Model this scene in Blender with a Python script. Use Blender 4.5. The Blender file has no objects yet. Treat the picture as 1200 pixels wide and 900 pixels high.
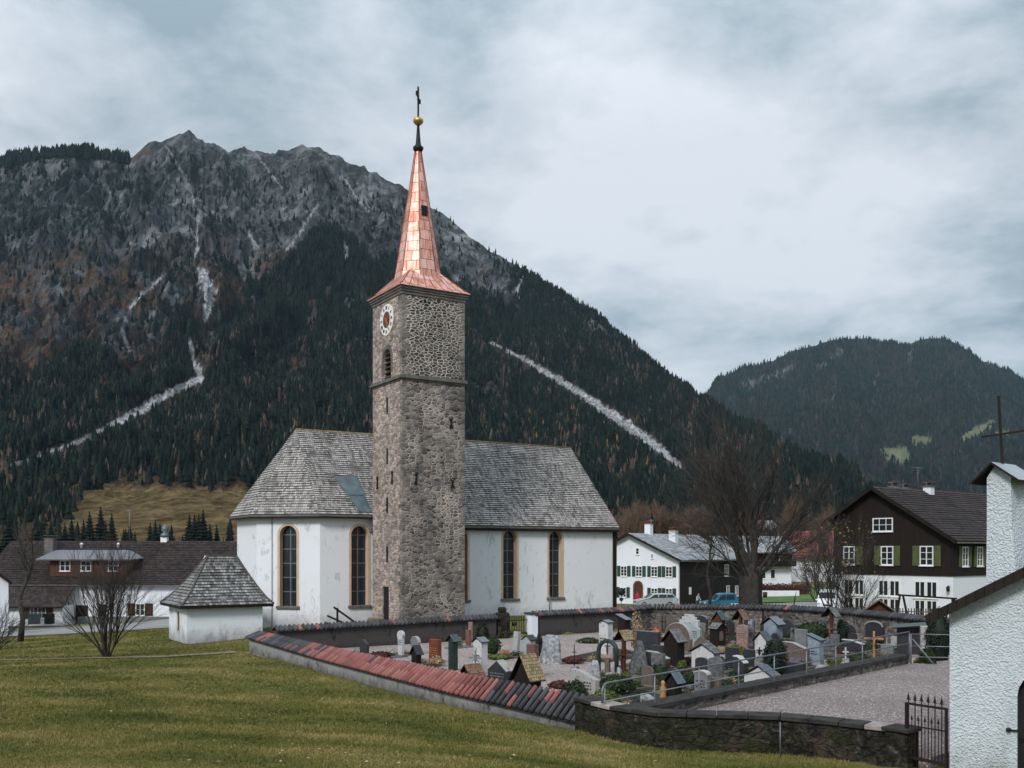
import bpy, math, random
import numpy as np
from mathutils import Matrix, Vector

# ------------------------------------------------------------------ camera
S = bpy.context.scene
COL = S.collection
FPX, HOR, CZ = 1145.0, 645.0, 5.0           # focal length in photo pixels, horizon row, eye height
cam_d = bpy.data.cameras.new('camera'); cam = bpy.data.objects.new('camera', cam_d); COL.objects.link(cam)
cam.location = (0, 0, CZ); cam.rotation_euler = (math.radians(90), 0, 0)
cam_d.sensor_width = 36; cam_d.lens = FPX / 1200 * 36; cam_d.shift_y = (HOR - 450) / 1200
cam_d.clip_end = 20000; cam_d.clip_start = .2
S.camera = cam

# ------------------------------------------------------------------ sky and sun
SUN_DIR = Vector((-.34, -.72, .60)).normalized()      # from the scene towards the (veiled) sun
wld = bpy.data.worlds.new('World'); S.world = wld; wld.use_nodes = True
wn = wld.node_tree; wn.nodes.clear()
def wnew(t, **k):
    n = wn.nodes.new(t)
    for a, b in k.items(): setattr(n, a, b)
    return n
wo = wnew('ShaderNodeOutputWorld'); sky = wnew('ShaderNodeTexSky', sky_type='NISHITA', sun_disc=False)
sky.sun_elevation = math.asin(SUN_DIR.z); sky.sun_rotation = math.atan2(SUN_DIR.x, SUN_DIR.y)
b1 = wnew('ShaderNodeBackground'); b1.inputs[1].default_value = .05; wn.links.new(sky.outputs[0], b1.inputs[0])
tc = wnew('ShaderNodeTexCoord'); sep = wnew('ShaderNodeSeparateXYZ'); wn.links.new(tc.outputs['Generated'], sep.inputs[0])
def wm(op, a, b=None, clamp=False):
    n = wnew('ShaderNodeMath', operation=op, use_clamp=clamp)
    for i, v in enumerate((a, b)):
        if v is None: continue
        if isinstance(v, (int, float)): n.inputs[i].default_value = v
        else: wn.links.new(v, n.inputs[i])
    return n.outputs[0]
den = wm('ADD', wm('MAXIMUM', sep.outputs[2], 0.0), .22)
cv = wnew('ShaderNodeCombineXYZ')
wn.links.new(wm('DIVIDE', sep.outputs[0], den), cv.inputs[0]); wn.links.new(wm('DIVIDE', sep.outputs[1], den), cv.inputs[1])
def wnoise(scale, detail, rough, off, dist=0.0):
    mp = wnew('ShaderNodeMapping'); mp.inputs['Location'].default_value = off; wn.links.new(cv.outputs[0], mp.inputs[0])
    n = wnew('ShaderNodeTexNoise'); n.inputs['Scale'].default_value = scale; n.inputs['Detail'].default_value = detail
    n.inputs['Roughness'].default_value = rough; n.inputs['Distortion'].default_value = dist
    wn.links.new(mp.outputs[0], n.inputs['Vector']); return n.outputs[0]
nA = wnoise(.95, 5, .55, (3.1, 1.7, 0.4), .1); nB = wnoise(3.3, 8, .62, (0.3, 7.7, 2.4), .15)
# the cloud deck is thinnest, so brightest, over the valley mouth to the right of the spire
dot = wnew('ShaderNodeVectorMath', operation='DOT_PRODUCT'); wn.links.new(tc.outputs['Generated'], dot.inputs[0]); dot.inputs[1].default_value = Vector((.16, .90, .36)).normalized()
lobe = wm('MULTIPLY', wm('SUBTRACT', wm('POWER', wm('MAXIMUM', dot.outputs['Value'], 0.0), 18.0), .42), .085)
cl = wm('ADD', wm('ADD', wm('MULTIPLY', nA, .58), wm('MULTIPLY', nB, .42)), lobe)
rp = wnew('ShaderNodeValToRGB'); wn.links.new(cl, rp.inputs[0])
rp.color_ramp.elements[0].position = .40; rp.color_ramp.elements[0].color = (.205, .26, .30, 1)
rp.color_ramp.elements[1].position = .58; rp.color_ramp.elements[1].color = (.50, .53, .575, 1)
e = rp.color_ramp.elements.new(.49); e.color = (.37, .41, .455, 1)
# the overcast vault is brighter overhead than at the horizon
gain = wm('ADD', wm('MULTIPLY', wm('MAXIMUM', wm('SUBTRACT', sep.outputs[2], .38), 0.0), 1.6), 1.0)
b2 = wnew('ShaderNodeBackground'); wn.links.new(rp.outputs[0], b2.inputs[0]); wn.links.new(gain, b2.inputs[1])
mx = wnew('ShaderNodeMixShader'); mx.inputs[0].default_value = .93
wn.links.new(b1.outputs[0], mx.inputs[1]); wn.links.new(b2.outputs[0], mx.inputs[2]); wn.links.new(mx.outputs[0], wo.inputs[0])
sd = bpy.data.lights.new('sun', 'SUN'); sun = bpy.data.objects.new('sun', sd); COL.objects.link(sun)
sd.energy = 1.5; sd.angle = math.radians(14); sd.color = (1, .975, .95)
sun.rotation_euler = SUN_DIR.to_track_quat('Z', 'Y').to_euler()
vs = S.view_settings; vs.view_transform = 'Standard'; vs.look = 'None'; vs.gamma = 1; vs.exposure = .75; vs.use_curve_mapping = False

# ------------------------------------------------------------------ helpers
def W(px, py, Y): return Vector(((px - 600) / FPX * Y, Y, CZ + (HOR - py) / FPX * Y))
def XY(px, Y): return ((px - 600) / FPX * Y, Y)
rnd = random.Random(7)

class MB:
    """collects faces; build() links them as one mesh object with metre UVs"""
    def __init__(s, M=None): s.v = []; s.f = []; s.mi = []; s.M = M; s.sm = []
    def vert(s, p):
        p = Vector(p)
        if s.M is not None: p = s.M @ p
        s.v.append(tuple(p)); return len(s.v) - 1
    def face(s, pts, m=0, smooth=False):
        i = [s.vert(p) for p in pts]; s.f.append(i); s.mi.append(m); s.sm.append(smooth); return s
    def idx(s, ids, m=0, smooth=False): s.f.append(list(ids)); s.mi.append(m); s.sm.append(smooth)
    def box(s, a, b, m=0, T=None):
        x0, y0, z0 = a; x1, y1, z1 = b
        P = [(x0,y0,z0),(x1,y0,z0),(x1,y1,z0),(x0,y1,z0),(x0,y0,z1),(x1,y0,z1),(x1,y1,z1),(x0,y1,z1)]
        if T is not None: P = [T @ Vector(p) for p in P]
        k = [s.vert(p) for p in P]
        for q in ((0,3,2,1),(4,5,6,7),(0,1,5,4),(1,2,6,5),(2,3,7,6),(3,0,4,7)): s.idx([k[i] for i in q], m)
        return s
    def bar(s, a, b, w, h=None, m=0):
        """rectangular bar from a to b"""
        a = Vector(a); b = Vector(b); h = h or w; d = (b - a)
        L = d.length; d.normalize(); up = Vector((0,0,1)) if abs(d.z) < .95 else Vector((1,0,0))
        x = d.cross(up).normalized(); y = x.cross(d).normalized()
        P = [p + x*sx*w/2 + y*sy*h/2 for p in (a, b) for sx, sy in ((-1,-1),(1,-1),(1,1),(-1,1))]
        k = [s.vert(p) for p in P]
        for q in ((0,1,2,3),(7,6,5,4),(0,4,5,1),(1,5,6,2),(2,6,7,3),(3,7,4,0)): s.idx([k[i] for i in q], m)
        return s
    def tube(s, pts, rad, n=6, m=0, caps=True, smooth=True):
        pts = [Vector(p) for p in pts]
        if not hasattr(rad, '__len__'): rad = [rad] * len(pts)
        rings = []; px = None
        for i, p in enumerate(pts):
            d = (pts[min(i+1, len(pts)-1)] - pts[max(i-1, 0)])
            if d.length < 1e-9: d = Vector((0,0,1))
            d.normalize()
            if px is None:
                up = Vector((0,0,1)) if abs(d.z) < .9 else Vector((1,0,0)); px = d.cross(up).normalized()
            else: px = (px - d * px.dot(d)).normalized()
            py = d.cross(px)
            rings.append([s.vert(p + (px*math.cos(2*math.pi*j/n) + py*math.sin(2*math.pi*j/n)) * rad[i]) for j in range(n)])
        for a, b in zip(rings, rings[1:]):
            for j in range(n): s.idx((a[j], a[(j+1)%n], b[(j+1)%n], b[j]), m, smooth)
        if caps: s.idx(rings[0][::-1], m); s.idx(rings[-1], m)
        return s
    def lathe(s, prof, n=16, m=0, c=(0,0,0), smooth=True):
        """prof: list of (r,z); first/last r 0 closes"""
        rings = []
        for r, z in prof:
            if r < 1e-6: rings.append([s.vert((c[0], c[1], c[2]+z))])
            else: rings.append([s.vert((c[0]+r*math.cos(2*math.pi*j/n), c[1]+r*math.sin(2*math.pi*j/n), c[2]+z)) for j in range(n)])
        for a, b in zip(rings, rings[1:]):
            for j in range(n):
                k = (j+1) % n
                if len(a) == 1 and len(b) == 1: continue
                if len(a) == 1: s.idx((a[0], b[k], b[j]), m, smooth)
                elif len(b) == 1: s.idx((a[j], a[k], b[0]), m, smooth)
                else: s.idx((a[j], a[k], b[k], b[j]), m, smooth)
        return s
    def prism(s, poly, z0, z1, m=0, T=None, z0s=None, z1s=None):
        """vertical prism on an xy polygon (counter-clockwise)"""
        n = len(poly); z0s = z0s or [z0]*n; z1s = z1s or [z1]*n
        P = [(x,y,z) for (x,y),z in zip(poly,z0s)] + [(x,y,z) for (x,y),z in zip(poly,z1s)]
        if T is not None: P = [T @ Vector(p) for p in P]
        k = [s.vert(p) for p in P]
        s.idx(k[:n][::-1], m); s.idx(k[n:], m)
        for i in range(n): j = (i+1) % n; s.idx((k[i], k[j], k[n+j], k[n+i]), m)
        return s
    def extr(s, poly, y0, y1, m=0, T=None, ms=None):
        """polygon in xz (counter-clockwise seen from -y), extruded along y"""
        n = len(poly)
        P = [(x,y0,z) for x,z in poly] + [(x,y1,z) for x,z in poly]
        if T is not None: P = [T @ Vector(p) for p in P]
        k = [s.vert(p) for p in P]
        s.idx(k[:n], m); s.idx(k[n:][::-1], m)
        for i in range(n): j = (i+1) % n; s.idx((k[j], k[i], k[n+i], k[n+j]), m if ms is None else ms)
        return s
    def build(s, name, mats, parent=None, bevel=0, uv=True, tags=None):
        if not isinstance(mats, (list, tuple)): mats = [mats]
        me = bpy.data.meshes.new(name); me.from_pydata(s.v, [], s.f)
        for m in mats: me.materials.append(m)
        me.polygons.foreach_set('material_index', s.mi)
        me.polygons.foreach_set('use_smooth', s.sm)
        if uv:
            me.update()
            co = np.array(s.v, dtype=np.float32)
            nrm = np.zeros(len(s.f)*3, dtype=np.float32); me.polygons.foreach_get('normal', nrm); nrm = nrm.reshape(-1,3)
            t = np.stack([-nrm[:,1], nrm[:,0], np.zeros(len(nrm))], 1); L = np.linalg.norm(t, axis=1)
            bad = L < .05; t[bad] = (1,0,0); L[bad] = 1; t /= L[:,None]
            b = np.cross(nrm, t)
            pl = np.zeros(len(s.f), dtype=np.int32); me.polygons.foreach_get('loop_total', pl)
            vi = np.zeros(len(me.loops), dtype=np.int32); me.loops.foreach_get('vertex_index', vi)
            fi = np.repeat(np.arange(len(s.f)), pl)
            uvs = np.stack([(co[vi]*t[fi]).sum(1), (co[vi]*b[fi]).sum(1)], 1).astype(np.float32)
            me.uv_layers.new(name='uv').data.foreach_set('uv', uvs.ravel())
        me.update()
        o = bpy.data.objects.new(name, me); COL.objects.link(o)
        if parent is not None: o.parent = parent
        if bevel:
            bm = o.modifiers.new('bevel', 'BEVEL'); bm.width = bevel; bm.segments = 1; bm.limit_method = 'ANGLE'; bm.angle_limit = .6
        if tags: tag(o, *tags)
        return o

def tag(o, label, cat, group=None):
    o['label'] = label; o['category'] = cat
    if group: o['group'] = group
    return o
def thing(name, label, cat, loc=(0,0,0), rotz=0, group=None):
    o = bpy.data.objects.new(name, None); COL.objects.link(o); o.empty_display_size = .3
    o.location = loc; o.rotation_euler = (0, 0, rotz); return tag(o, label, cat, group)
def structure(o): o['kind'] = 'structure'; return o
CHILDREN = {}
def copy_tree(o, parent=None):
    c = o.copy(); COL.objects.link(c)
    if parent is not None: c.parent = parent
    for ch in [x for x in COL.objects if x.parent == o]: copy_tree(ch, c)
    return c
def npmesh(name, co, faces, mats, parent=None, attrs=None, smooth=False, mi=None):
    """big mesh from arrays; faces (n,3) or (n,4)"""
    me = bpy.data.meshes.new(name); co = np.asarray(co, dtype=np.float32); faces = np.asarray(faces, dtype=np.int32)
    k = faces.shape[1]; n = len(faces)
    me.vertices.add(len(co)); me.vertices.foreach_set('co', co.ravel())
    me.loops.add(n*k); me.loops.foreach_set('vertex_index', faces.ravel())
    me.polygons.add(n); me.polygons.foreach_set('loop_start', np.arange(0, n*k, k, dtype=np.int32))
    if mi is not None: me.polygons.foreach_set('material_index', np.asarray(mi, dtype=np.int32))
    me.update(calc_edges=True)
    me.polygons.foreach_set('use_smooth', np.full(n, smooth))
    for m in (mats if isinstance(mats, (list,tuple)) else [mats]): me.materials.append(m)
    for an, av in (attrs or {}).items():
        a = me.attributes.new(an, 'FLOAT', 'POINT'); a.data.foreach_set('value', np.asarray(av, dtype=np.float32).ravel())
    o = bpy.data.objects.new(name, me); COL.objects.link(o)
    if parent is not None: o.parent = parent
    return o

# gradient noise in numpy
_pr = np.random.RandomState(11); _perm = _pr.permutation(4096); _ga = _pr.rand(4096) * 2 * np.pi
def perlin(x, y):
    x = np.asarray(x, float); y = np.asarray(y, float)
    xi = np.floor(x).astype(int); yi = np.floor(y).astype(int); xf = x - xi; yf = y - yi
    u = xf*xf*xf*(xf*(xf*6-15)+10); v = yf*yf*yf*(yf*(yf*6-15)+10)
    def g(i, j, dx, dy):
        a = _ga[_perm[(_perm[i & 4095] + j) & 4095]]; return np.cos(a)*dx + np.sin(a)*dy
    a = g(xi, yi, xf, yf); b = g(xi+1, yi, xf-1, yf); c = g(xi, yi+1, xf, yf-1); d = g(xi+1, yi+1, xf-1, yf-1)
    return ((a*(1-u)+b*u)*(1-v) + (c*(1-u)+d*u)*v) * 1.5
def fbm(x, y, o=5, lac=2.03, g=.5):
    r = 0; a = 1; s = 0
    for i in range(o): r = r + a*perlin(x*lac**i + 17.3*i, y*lac**i - 9.1*i); s += a; a *= g
    return r / s
def ridged(x, y, o=5, lac=2.07, g=.5):
    r = 0; a = 1; s = 0
    for i in range(o):
        r = r + a*(1 - np.abs(perlin(x*lac**i + 7.7*i, y*lac**i + 3.3*i))*1.7); s += a; a *= g
    return r / s
def inpoly(x, y, poly):
    r = np.zeros(np.shape(x), bool); n = len(poly)
    for i in range(n):
        x0, y0 = poly[i]; x1, y1 = poly[(i+1) % n]
        if y0 == y1: continue
        c = ((y0 > y) != (y1 > y)) & (x < (x1-x0)*(y-y0)/(y1-y0) + x0); r ^= c
    return r
def dpoly(x, y, pts):
    """distance to a polyline and the parameter along it (in point index)"""
    best = np.full(np.shape(x), 1e9); par = np.zeros(np.shape(x))
    for i in range(len(pts)-1):
        ax, ay = pts[i][:2]; bx, by = pts[i+1][:2]; dx, dy = bx-ax, by-ay
        t = np.clip(((x-ax)*dx+(y-ay)*dy)/(dx*dx+dy*dy), 0, 1); d = np.hypot(x-ax-t*dx, y-ay-t*dy)
        k = d < best; best = np.where(k, d, best); par = np.where(k, i+t, par)
    return best, par

def coursed(mb, pts, h=.23, lift=.045, m=0, me=1, seed=1):
    """a roof plane laid in real overlapping courses, each tilted with a butt edge"""
    P = [Vector(p) for p in pts]; n = (P[1]-P[0]).cross(P[2]-P[0])
    if n.length < 1e-6: n = (P[2]-P[0]).cross(P[3]-P[0])
    n.normalize(); n = -n if n.z < 0 else n; t = Vector((-n.y, n.x, 0)).normalized(); b = n.cross(t); b = -b if b.z < 0 else b
    v = [p.dot(b) for p in P]; lo, hi = min(v), max(v); k = max(1, round((hi-lo)/h)); r = random.Random(seed)
    def clip(poly, c, sgn):
        out = []
        for i in range(len(poly)):
            p, q = poly[i], poly[(i+1) % len(poly)]; dp = (p.dot(b)-c)*sgn; dq = (q.dot(b)-c)*sgn
            if dp >= -1e-7: out.append(p)
            if dp*dq < -1e-12: out.append(p.lerp(q, dp/(dp-dq)))
        return out
    for i in range(k):
        c0 = lo+(hi-lo)*i/k; c1 = lo+(hi-lo)*(i+1)/k; poly = clip(clip(P, c0, 1), c1, -1)
        if len(poly) < 3: continue
        l = lift*r.uniform(.8,1.2); off = [n*(l*(1-(p.dot(b)-c0)/(c1-c0))+.004) for p in poly]; top = [p+o for p, o in zip(poly, off)]; mb.face(top, m)
        for j in range(len(poly)):
            p, q = poly[j], poly[(j+1) % len(poly)]
            if abs(p.dot(b)-c0) < 1e-5 and abs(q.dot(b)-c0) < 1e-5 and (p-q).length > 1e-4: mb.face([p, q, q+n*(l+.004), p+n*(l+.004)], me)

# ------------------------------------------------------------------ materials
class NT:
    def __init__(s, name, rough=.8, metal=0, spec=.3):
        s.m = bpy.data.materials.new(name); s.m.use_nodes = True; s.t = s.m.node_tree
        s.b = s.t.nodes['Principled BSDF']; s.b.inputs['Roughness'].default_value = rough
        s.b.inputs['Metallic'].default_value = metal; s.b.inputs['Specular IOR Level'].default_value = spec
        s.tc = s.t.nodes.new('ShaderNodeTexCoord')
    def n(s, t, inp=None, **k):
        q = s.t.nodes.new(t)
        for a, b in k.items(): setattr(q, a, b)
        for a, b in (inp or {}).items(): s.put(q.inputs[a], b)
        return q
    def put(s, sock, v):
        if isinstance(v, bpy.types.NodeSocket): s.t.links.new(v, sock)
        else:
            if isinstance(v, tuple) and len(v) == 3 and sock.type == 'RGBA': v = v + (1,)
            sock.default_value = v
    def co(s, kind='Object', scale=(1,1,1), loc=(0,0,0)):
        return s.n('ShaderNodeMapping', {0: s.tc.outputs[kind], 'Location': loc, 'Scale': scale}).outputs[0]
    def noise(s, vec, sc, det=4, r=.55, dist=0):
        return s.n('ShaderNodeTexNoise', {'Vector': vec, 'Scale': sc, 'Detail': det, 'Roughness': r, 'Distortion': dist}).outputs[0]
    def ramp(s, f, st):
        q = s.n('ShaderNodeValToRGB', {0: f}); r = q.color_ramp
        while len(r.elements) < len(st): r.elements.new(.5)
        for e, (p, c) in zip(r.elements, st):
            e.position = p; e.color = (c,c,c,1) if isinstance(c, (int,float)) else tuple(c)+(1,)
        return q.outputs[0]
    def mix(s, f, a, b, bt='MIX'):
        q = s.n('ShaderNodeMix', data_type='RGBA', blend_type=bt); s.put(q.inputs[0], f); s.put(q.inputs[6], a); s.put(q.inputs[7], b)
        return q.outputs[2]
    def math(s, op, a, b=0.0, clamp=False):
        q = s.n('ShaderNodeMath', {0: a, 1: b}, operation=op, use_clamp=clamp); return q.outputs[0]
    def bump(s, h, strength=.5, dist=.05, prev=None):
        q = s.n('ShaderNodeBump', {'Height': h, 'Strength': strength, 'Distance': dist})
        if prev is not None: s.put(q.inputs['Normal'], prev)
        s.put(s.b.inputs['Normal'], q.outputs[0]); return q.outputs[0]
    def col(s, c): s.put(s.b.inputs['Base Color'], c); return s
    def attr(s, name): return s.n('ShaderNodeAttribute', attribute_name=name).outputs['Fac']

def m_plain(name, c, rough=.7, metal=0, var=.15, sc=3, spec=.3, bump=0):
    n = NT(name, rough, metal, spec); f = n.noise(n.co(), sc, 5, .6)
    lo = tuple(x*(1-var) for x in c); hi = tuple(min(1, x*(1+var)) for x in c)
    n.col(n.ramp(f, [(.3, lo), (.7, hi)]))
    if bump: n.bump(f, bump, .02)
    return n.m
def m_plaster(name, c=(.78,.79,.80), stain=(.30,.31,.30), amount=.5, bump=.25, sc=1.0, low=None):
    n = NT(name, .9, 0, .2); o = n.co()
    f = n.noise(o, .55*sc, 6, .62, .4); g = n.noise(n.co(scale=(1,1,.35)), 1.7*sc, 6, .7, 1.2)
    k = n.ramp(n.math('MULTIPLY', f, g), [(.27+.06*(1-amount), 0), (.40, 1)])
    base = n.mix(n.noise(o, .8, 3), tuple(x*.93 for x in c), c)
    cc = n.mix(n.math('MULTIPLY', k, amount), base, stain)
    if low is not None:     # splash dirt in a ragged band above the ground
        z = n.n('ShaderNodeSeparateXYZ', {0: n.tc.outputs['Object']}).outputs[2]
        q = n.math('SUBTRACT', n.math('ADD', z, n.math('MULTIPLY', n.noise(o, 1.6, 6, .7), -low[1]*2.0)), low[0]-low[1])
        cc = n.mix(n.math('MULTIPLY', n.ramp(n.math('MULTIPLY', q, -1.0/low[1]), [(.0,0),(1,1)]), low[2]), cc, stain)
    n.col(cc); b = n.bump(n.noise(o, 7, 5, .6), bump, .03); n.bump(n.noise(o, 45, 3, .6), bump, .006, b)
    return n.m
def m_rubble(name, scale=2.6, mortar=(.52,.46,.42), s1=(.10,.09,.085), s2=(.30,.26,.235), band=True, msz=.07, wmin=.35):
    n = NT(name, .92, 0, .15); uv = n.n('ShaderNodeMapping', {0: n.tc.outputs['UV'], 'Scale': (1,1.75,1)}).outputs[0]
    w = n.n('ShaderNodeMix', data_type='RGBA', blend_type='LINEAR_LIGHT'); n.put(w.inputs[0], .19); n.put(w.inputs[6], uv)
    n.put(w.inputs[7], n.n('ShaderNodeTexNoise', {'Vector': uv, 'Scale': 1.4, 'Detail': 3.0}).outputs[1]); v = w.outputs[2]
    e = n.n('ShaderNodeTexVoronoi', {'Vector': v, 'Scale': scale, 'Randomness': .95}, feature='DISTANCE_TO_EDGE', voronoi_dimensions='2D').outputs[0]
    cell = n.n('ShaderNodeTexVoronoi', {'Vector': v, 'Scale': scale, 'Randomness': .95}, feature='F1', voronoi_dimensions='2D').outputs[1]
    cs = n.n('ShaderNodeSeparateColor', {0: cell}).outputs[0]
    big = n.noise(n.tc.outputs['UV'], .42, 6, .68, .6)
    wid = n.ramp(big, [(.38, msz*wmin), (.50, msz*(wmin+1.1)/2), (.60, msz*1.35), (.72, msz*2.3)])
    ed = n.math('SUBTRACT', wid, e); edge = n.ramp(n.math('MULTIPLY', n.math('ADD', ed, n.math('MULTIPLY', n.math('SUBTRACT', n.noise(uv, 9, 3), .5), .05)), 28.0), [(0,0),(1,1)])
    st = n.mix(cs, s1, s2); st = n.mix(.7, st, n.ramp(n.noise(uv, 6, 6, .7), [(.25,.35),(.75,1.3)]), 'MULTIPLY')
    st = n.mix(n.ramp(n.noise(n.tc.outputs['UV'], .22, 4, .6), [(.45,0),(.65,.32)]), st, n.mix(cs, (.20,.165,.148), (.44,.36,.315)))
    mo = n.mix(n.noise(uv, 2.2, 5, .6), tuple(x*.55 for x in mortar), mortar)
    n.col(n.mix(1.0, n.mix(edge, st, mo), n.mix(n.ramp(n.noise(n.n('ShaderNodeMapping', {0: n.tc.outputs['UV'], 'Scale': (1,.45,1)}).outputs[0], .55, 6, .7, .4), [(.36,0),(.60,1)]), (.66,.645,.64), (1.15,1.12,1.09)), 'MULTIPLY'))
    h = n.math('ADD', n.math('MULTIPLY', n.math('MINIMUM', e, .16), 4.0), n.math('MULTIPLY', n.noise(uv, 14, 5, .7), .35))
    n.bump(h, .9, .05); return n.m
def m_ashlar(name):
    n = NT(name, .9, 0, .15); uv = n.tc.outputs['UV']
    def brick(w, h):
        return n.n('ShaderNodeTexBrick', {'Vector': uv, 'Color1': (0,0,0), 'Color2': (1,1,1), 'Mortar': (.5,.5,.5), 'Scale': 1.0,
               'Mortar Size': .018, 'Mortar Smooth': .3, 'Bias': 0.0, 'Brick Width': w, 'Row Height': h})
    b = brick(.55, .31); cs = n.n('ShaderNodeSeparateColor', {0: b.outputs[0]}).outputs[0]
    st = n.mix(cs, (.17,.135,.12), (.50,.40,.355)); st = n.mix(.75, st, n.ramp(n.noise(uv, 5, 7, .7), [(.25,.4),(.75,1.35)]), 'MULTIPLY')
    st = n.mix(n.ramp(n.noise(uv, .5, 5, .65), [(.48,0),(.62,.6)]), st, (.50,.43,.39))
    n.col(n.mix(b.outputs[1], st, (.45,.38,.34)))
    n.bump(n.math('ADD', n.math('MULTIPLY', b.outputs[1], -1.0), n.math('MULTIPLY', n.noise(uv, 12, 5, .7), .6)), .7, .04); return n.m
def m_shingle(name, w=.16, h=.23, dark=(.035,.033,.033), light=(.34,.325,.32), moss=(.10,.095,.05), mossamt=.4, mid=.5, bumpd=.05, rough=.85):
    n = NT(name, rough, 0, .25); uv = n.tc.outputs['UV']
    wob = n.n('ShaderNodeMix', data_type='RGBA', blend_type='LINEAR_LIGHT'); n.put(wob.inputs[0], .018); n.put(wob.inputs[6], uv)
    n.put(wob.inputs[7], n.n('ShaderNodeTexNoise', {'Vector': uv, 'Scale': 2.2, 'Detail': 4.0}).outputs[1]); v = wob.outputs[2]
    b = n.n('ShaderNodeTexBrick', {'Vector': v, 'Color1': (0,0,0), 'Color2': (1,1,1), 'Mortar': (0,0,0), 'Scale': 1.0, 'Mortar Size': h*.035,
            'Mortar Smooth': .2, 'Bias': 0.0, 'Brick Width': w, 'Row Height': h}); b.offset = .37; b.squash = 1.0
    cs = n.n('ShaderNodeSeparateColor', {0: b.outputs[0]}).outputs[0]
    y = n.n('ShaderNodeSeparateXYZ', {0: v}).outputs[1]; fr = n.math('FRACT', n.math('DIVIDE', y, h))
    big = n.noise(uv, .33, 6, .65, .5); sm = n.noise(n.n('ShaderNodeMapping', {0: uv, 'Scale': (1,.3,1)}).outputs[0], 3.5, 6, .7)
    k = n.math('ADD', n.math('MULTIPLY', cs, .42), n.math('ADD', n.math('MULTIPLY', big, .55), n.math('MULTIPLY', sm, .55)))
    c = n.ramp(k, [(mid-.18, dark), (mid+.17, tuple((a+b)/2 for a, b in zip(dark, light))), (mid+.40, light)])
    c = n.mix(n.ramp(n.noise(uv, .9, 5, .7), [(.5,0),(.66,mossamt)]), c, moss)
    n.col(n.mix(b.outputs[1], c, tuple(x*.5 for x in dark)))
    hh = n.math('ADD', n.math('MULTIPLY', fr, -1.0), n.math('ADD', n.math('MULTIPLY', cs, .5), n.math('MULTIPLY', b.outputs[1], -.8)))
    n.bump(hh, .9, bumpd); return n.m
def m_boards(name, c1, c2, w=.18, vertical=True, rough=.75, bumpd=.015):
    n = NT(name, rough, 0, .25); uv = n.tc.outputs['UV']
    q = n.n('ShaderNodeMapping', {0: uv, 'Rotation': (0,0,math.pi/2 if vertical else 0)}).outputs[0]
    b = n.n('ShaderNodeTexBrick', {'Vector': q, 'Color1': (0,0,0), 'Color2': (1,1,1), 'Mortar': (0,0,0), 'Scale': 1.0, 'Mortar Size': w*.05,
            'Mortar Smooth': .2, 'Bias': 0.0, 'Brick Width': 3.1, 'Row Height': w})
    cs = n.n('ShaderNodeSeparateColor', {0: b.outputs[0]}).outputs[0]
    g = n.noise(n.n('ShaderNodeMapping', {0: q, 'Scale': (1.2,14,1)}).outputs[0], 1.6, 6, .7)
    n.col(n.mix(b.outputs[1], n.mix(n.math('ADD', n.math('MULTIPLY', cs, .4), n.math('MULTIPLY', g, .6)), c1, c2), tuple(x*.3 for x in c1)))
    n.bump(n.math('SUBTRACT', n.math('MULTIPLY', g, .4), b.outputs[1]), .7, bumpd); return n.m
def m_glass(name, c=(.02,.025,.03), rough=.12):
    n = NT(name, rough, 0, .5); n.col(c); n.bump(n.noise(n.co(), 3, 2), .15, .01); return n.m
def m_leaf(name, c1, c2, c3=None, sc=1.3, rough=.7):
    n = NT(name, rough, 0, .25); f = n.noise(n.co(), sc, 5, .7)
    g = n.n('ShaderNodeNewGeometry').outputs['Random Per Island']
    st = [(.25, c1), (.75, c2)] if c3 is None else [(.2, c1), (.6, c2), (.9, c3)]
    n.col(n.ramp(n.math('ADD', n.math('MULTIPLY', f, .6), n.math('MULTIPLY', g, .4)), st)); return n.m

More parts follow.
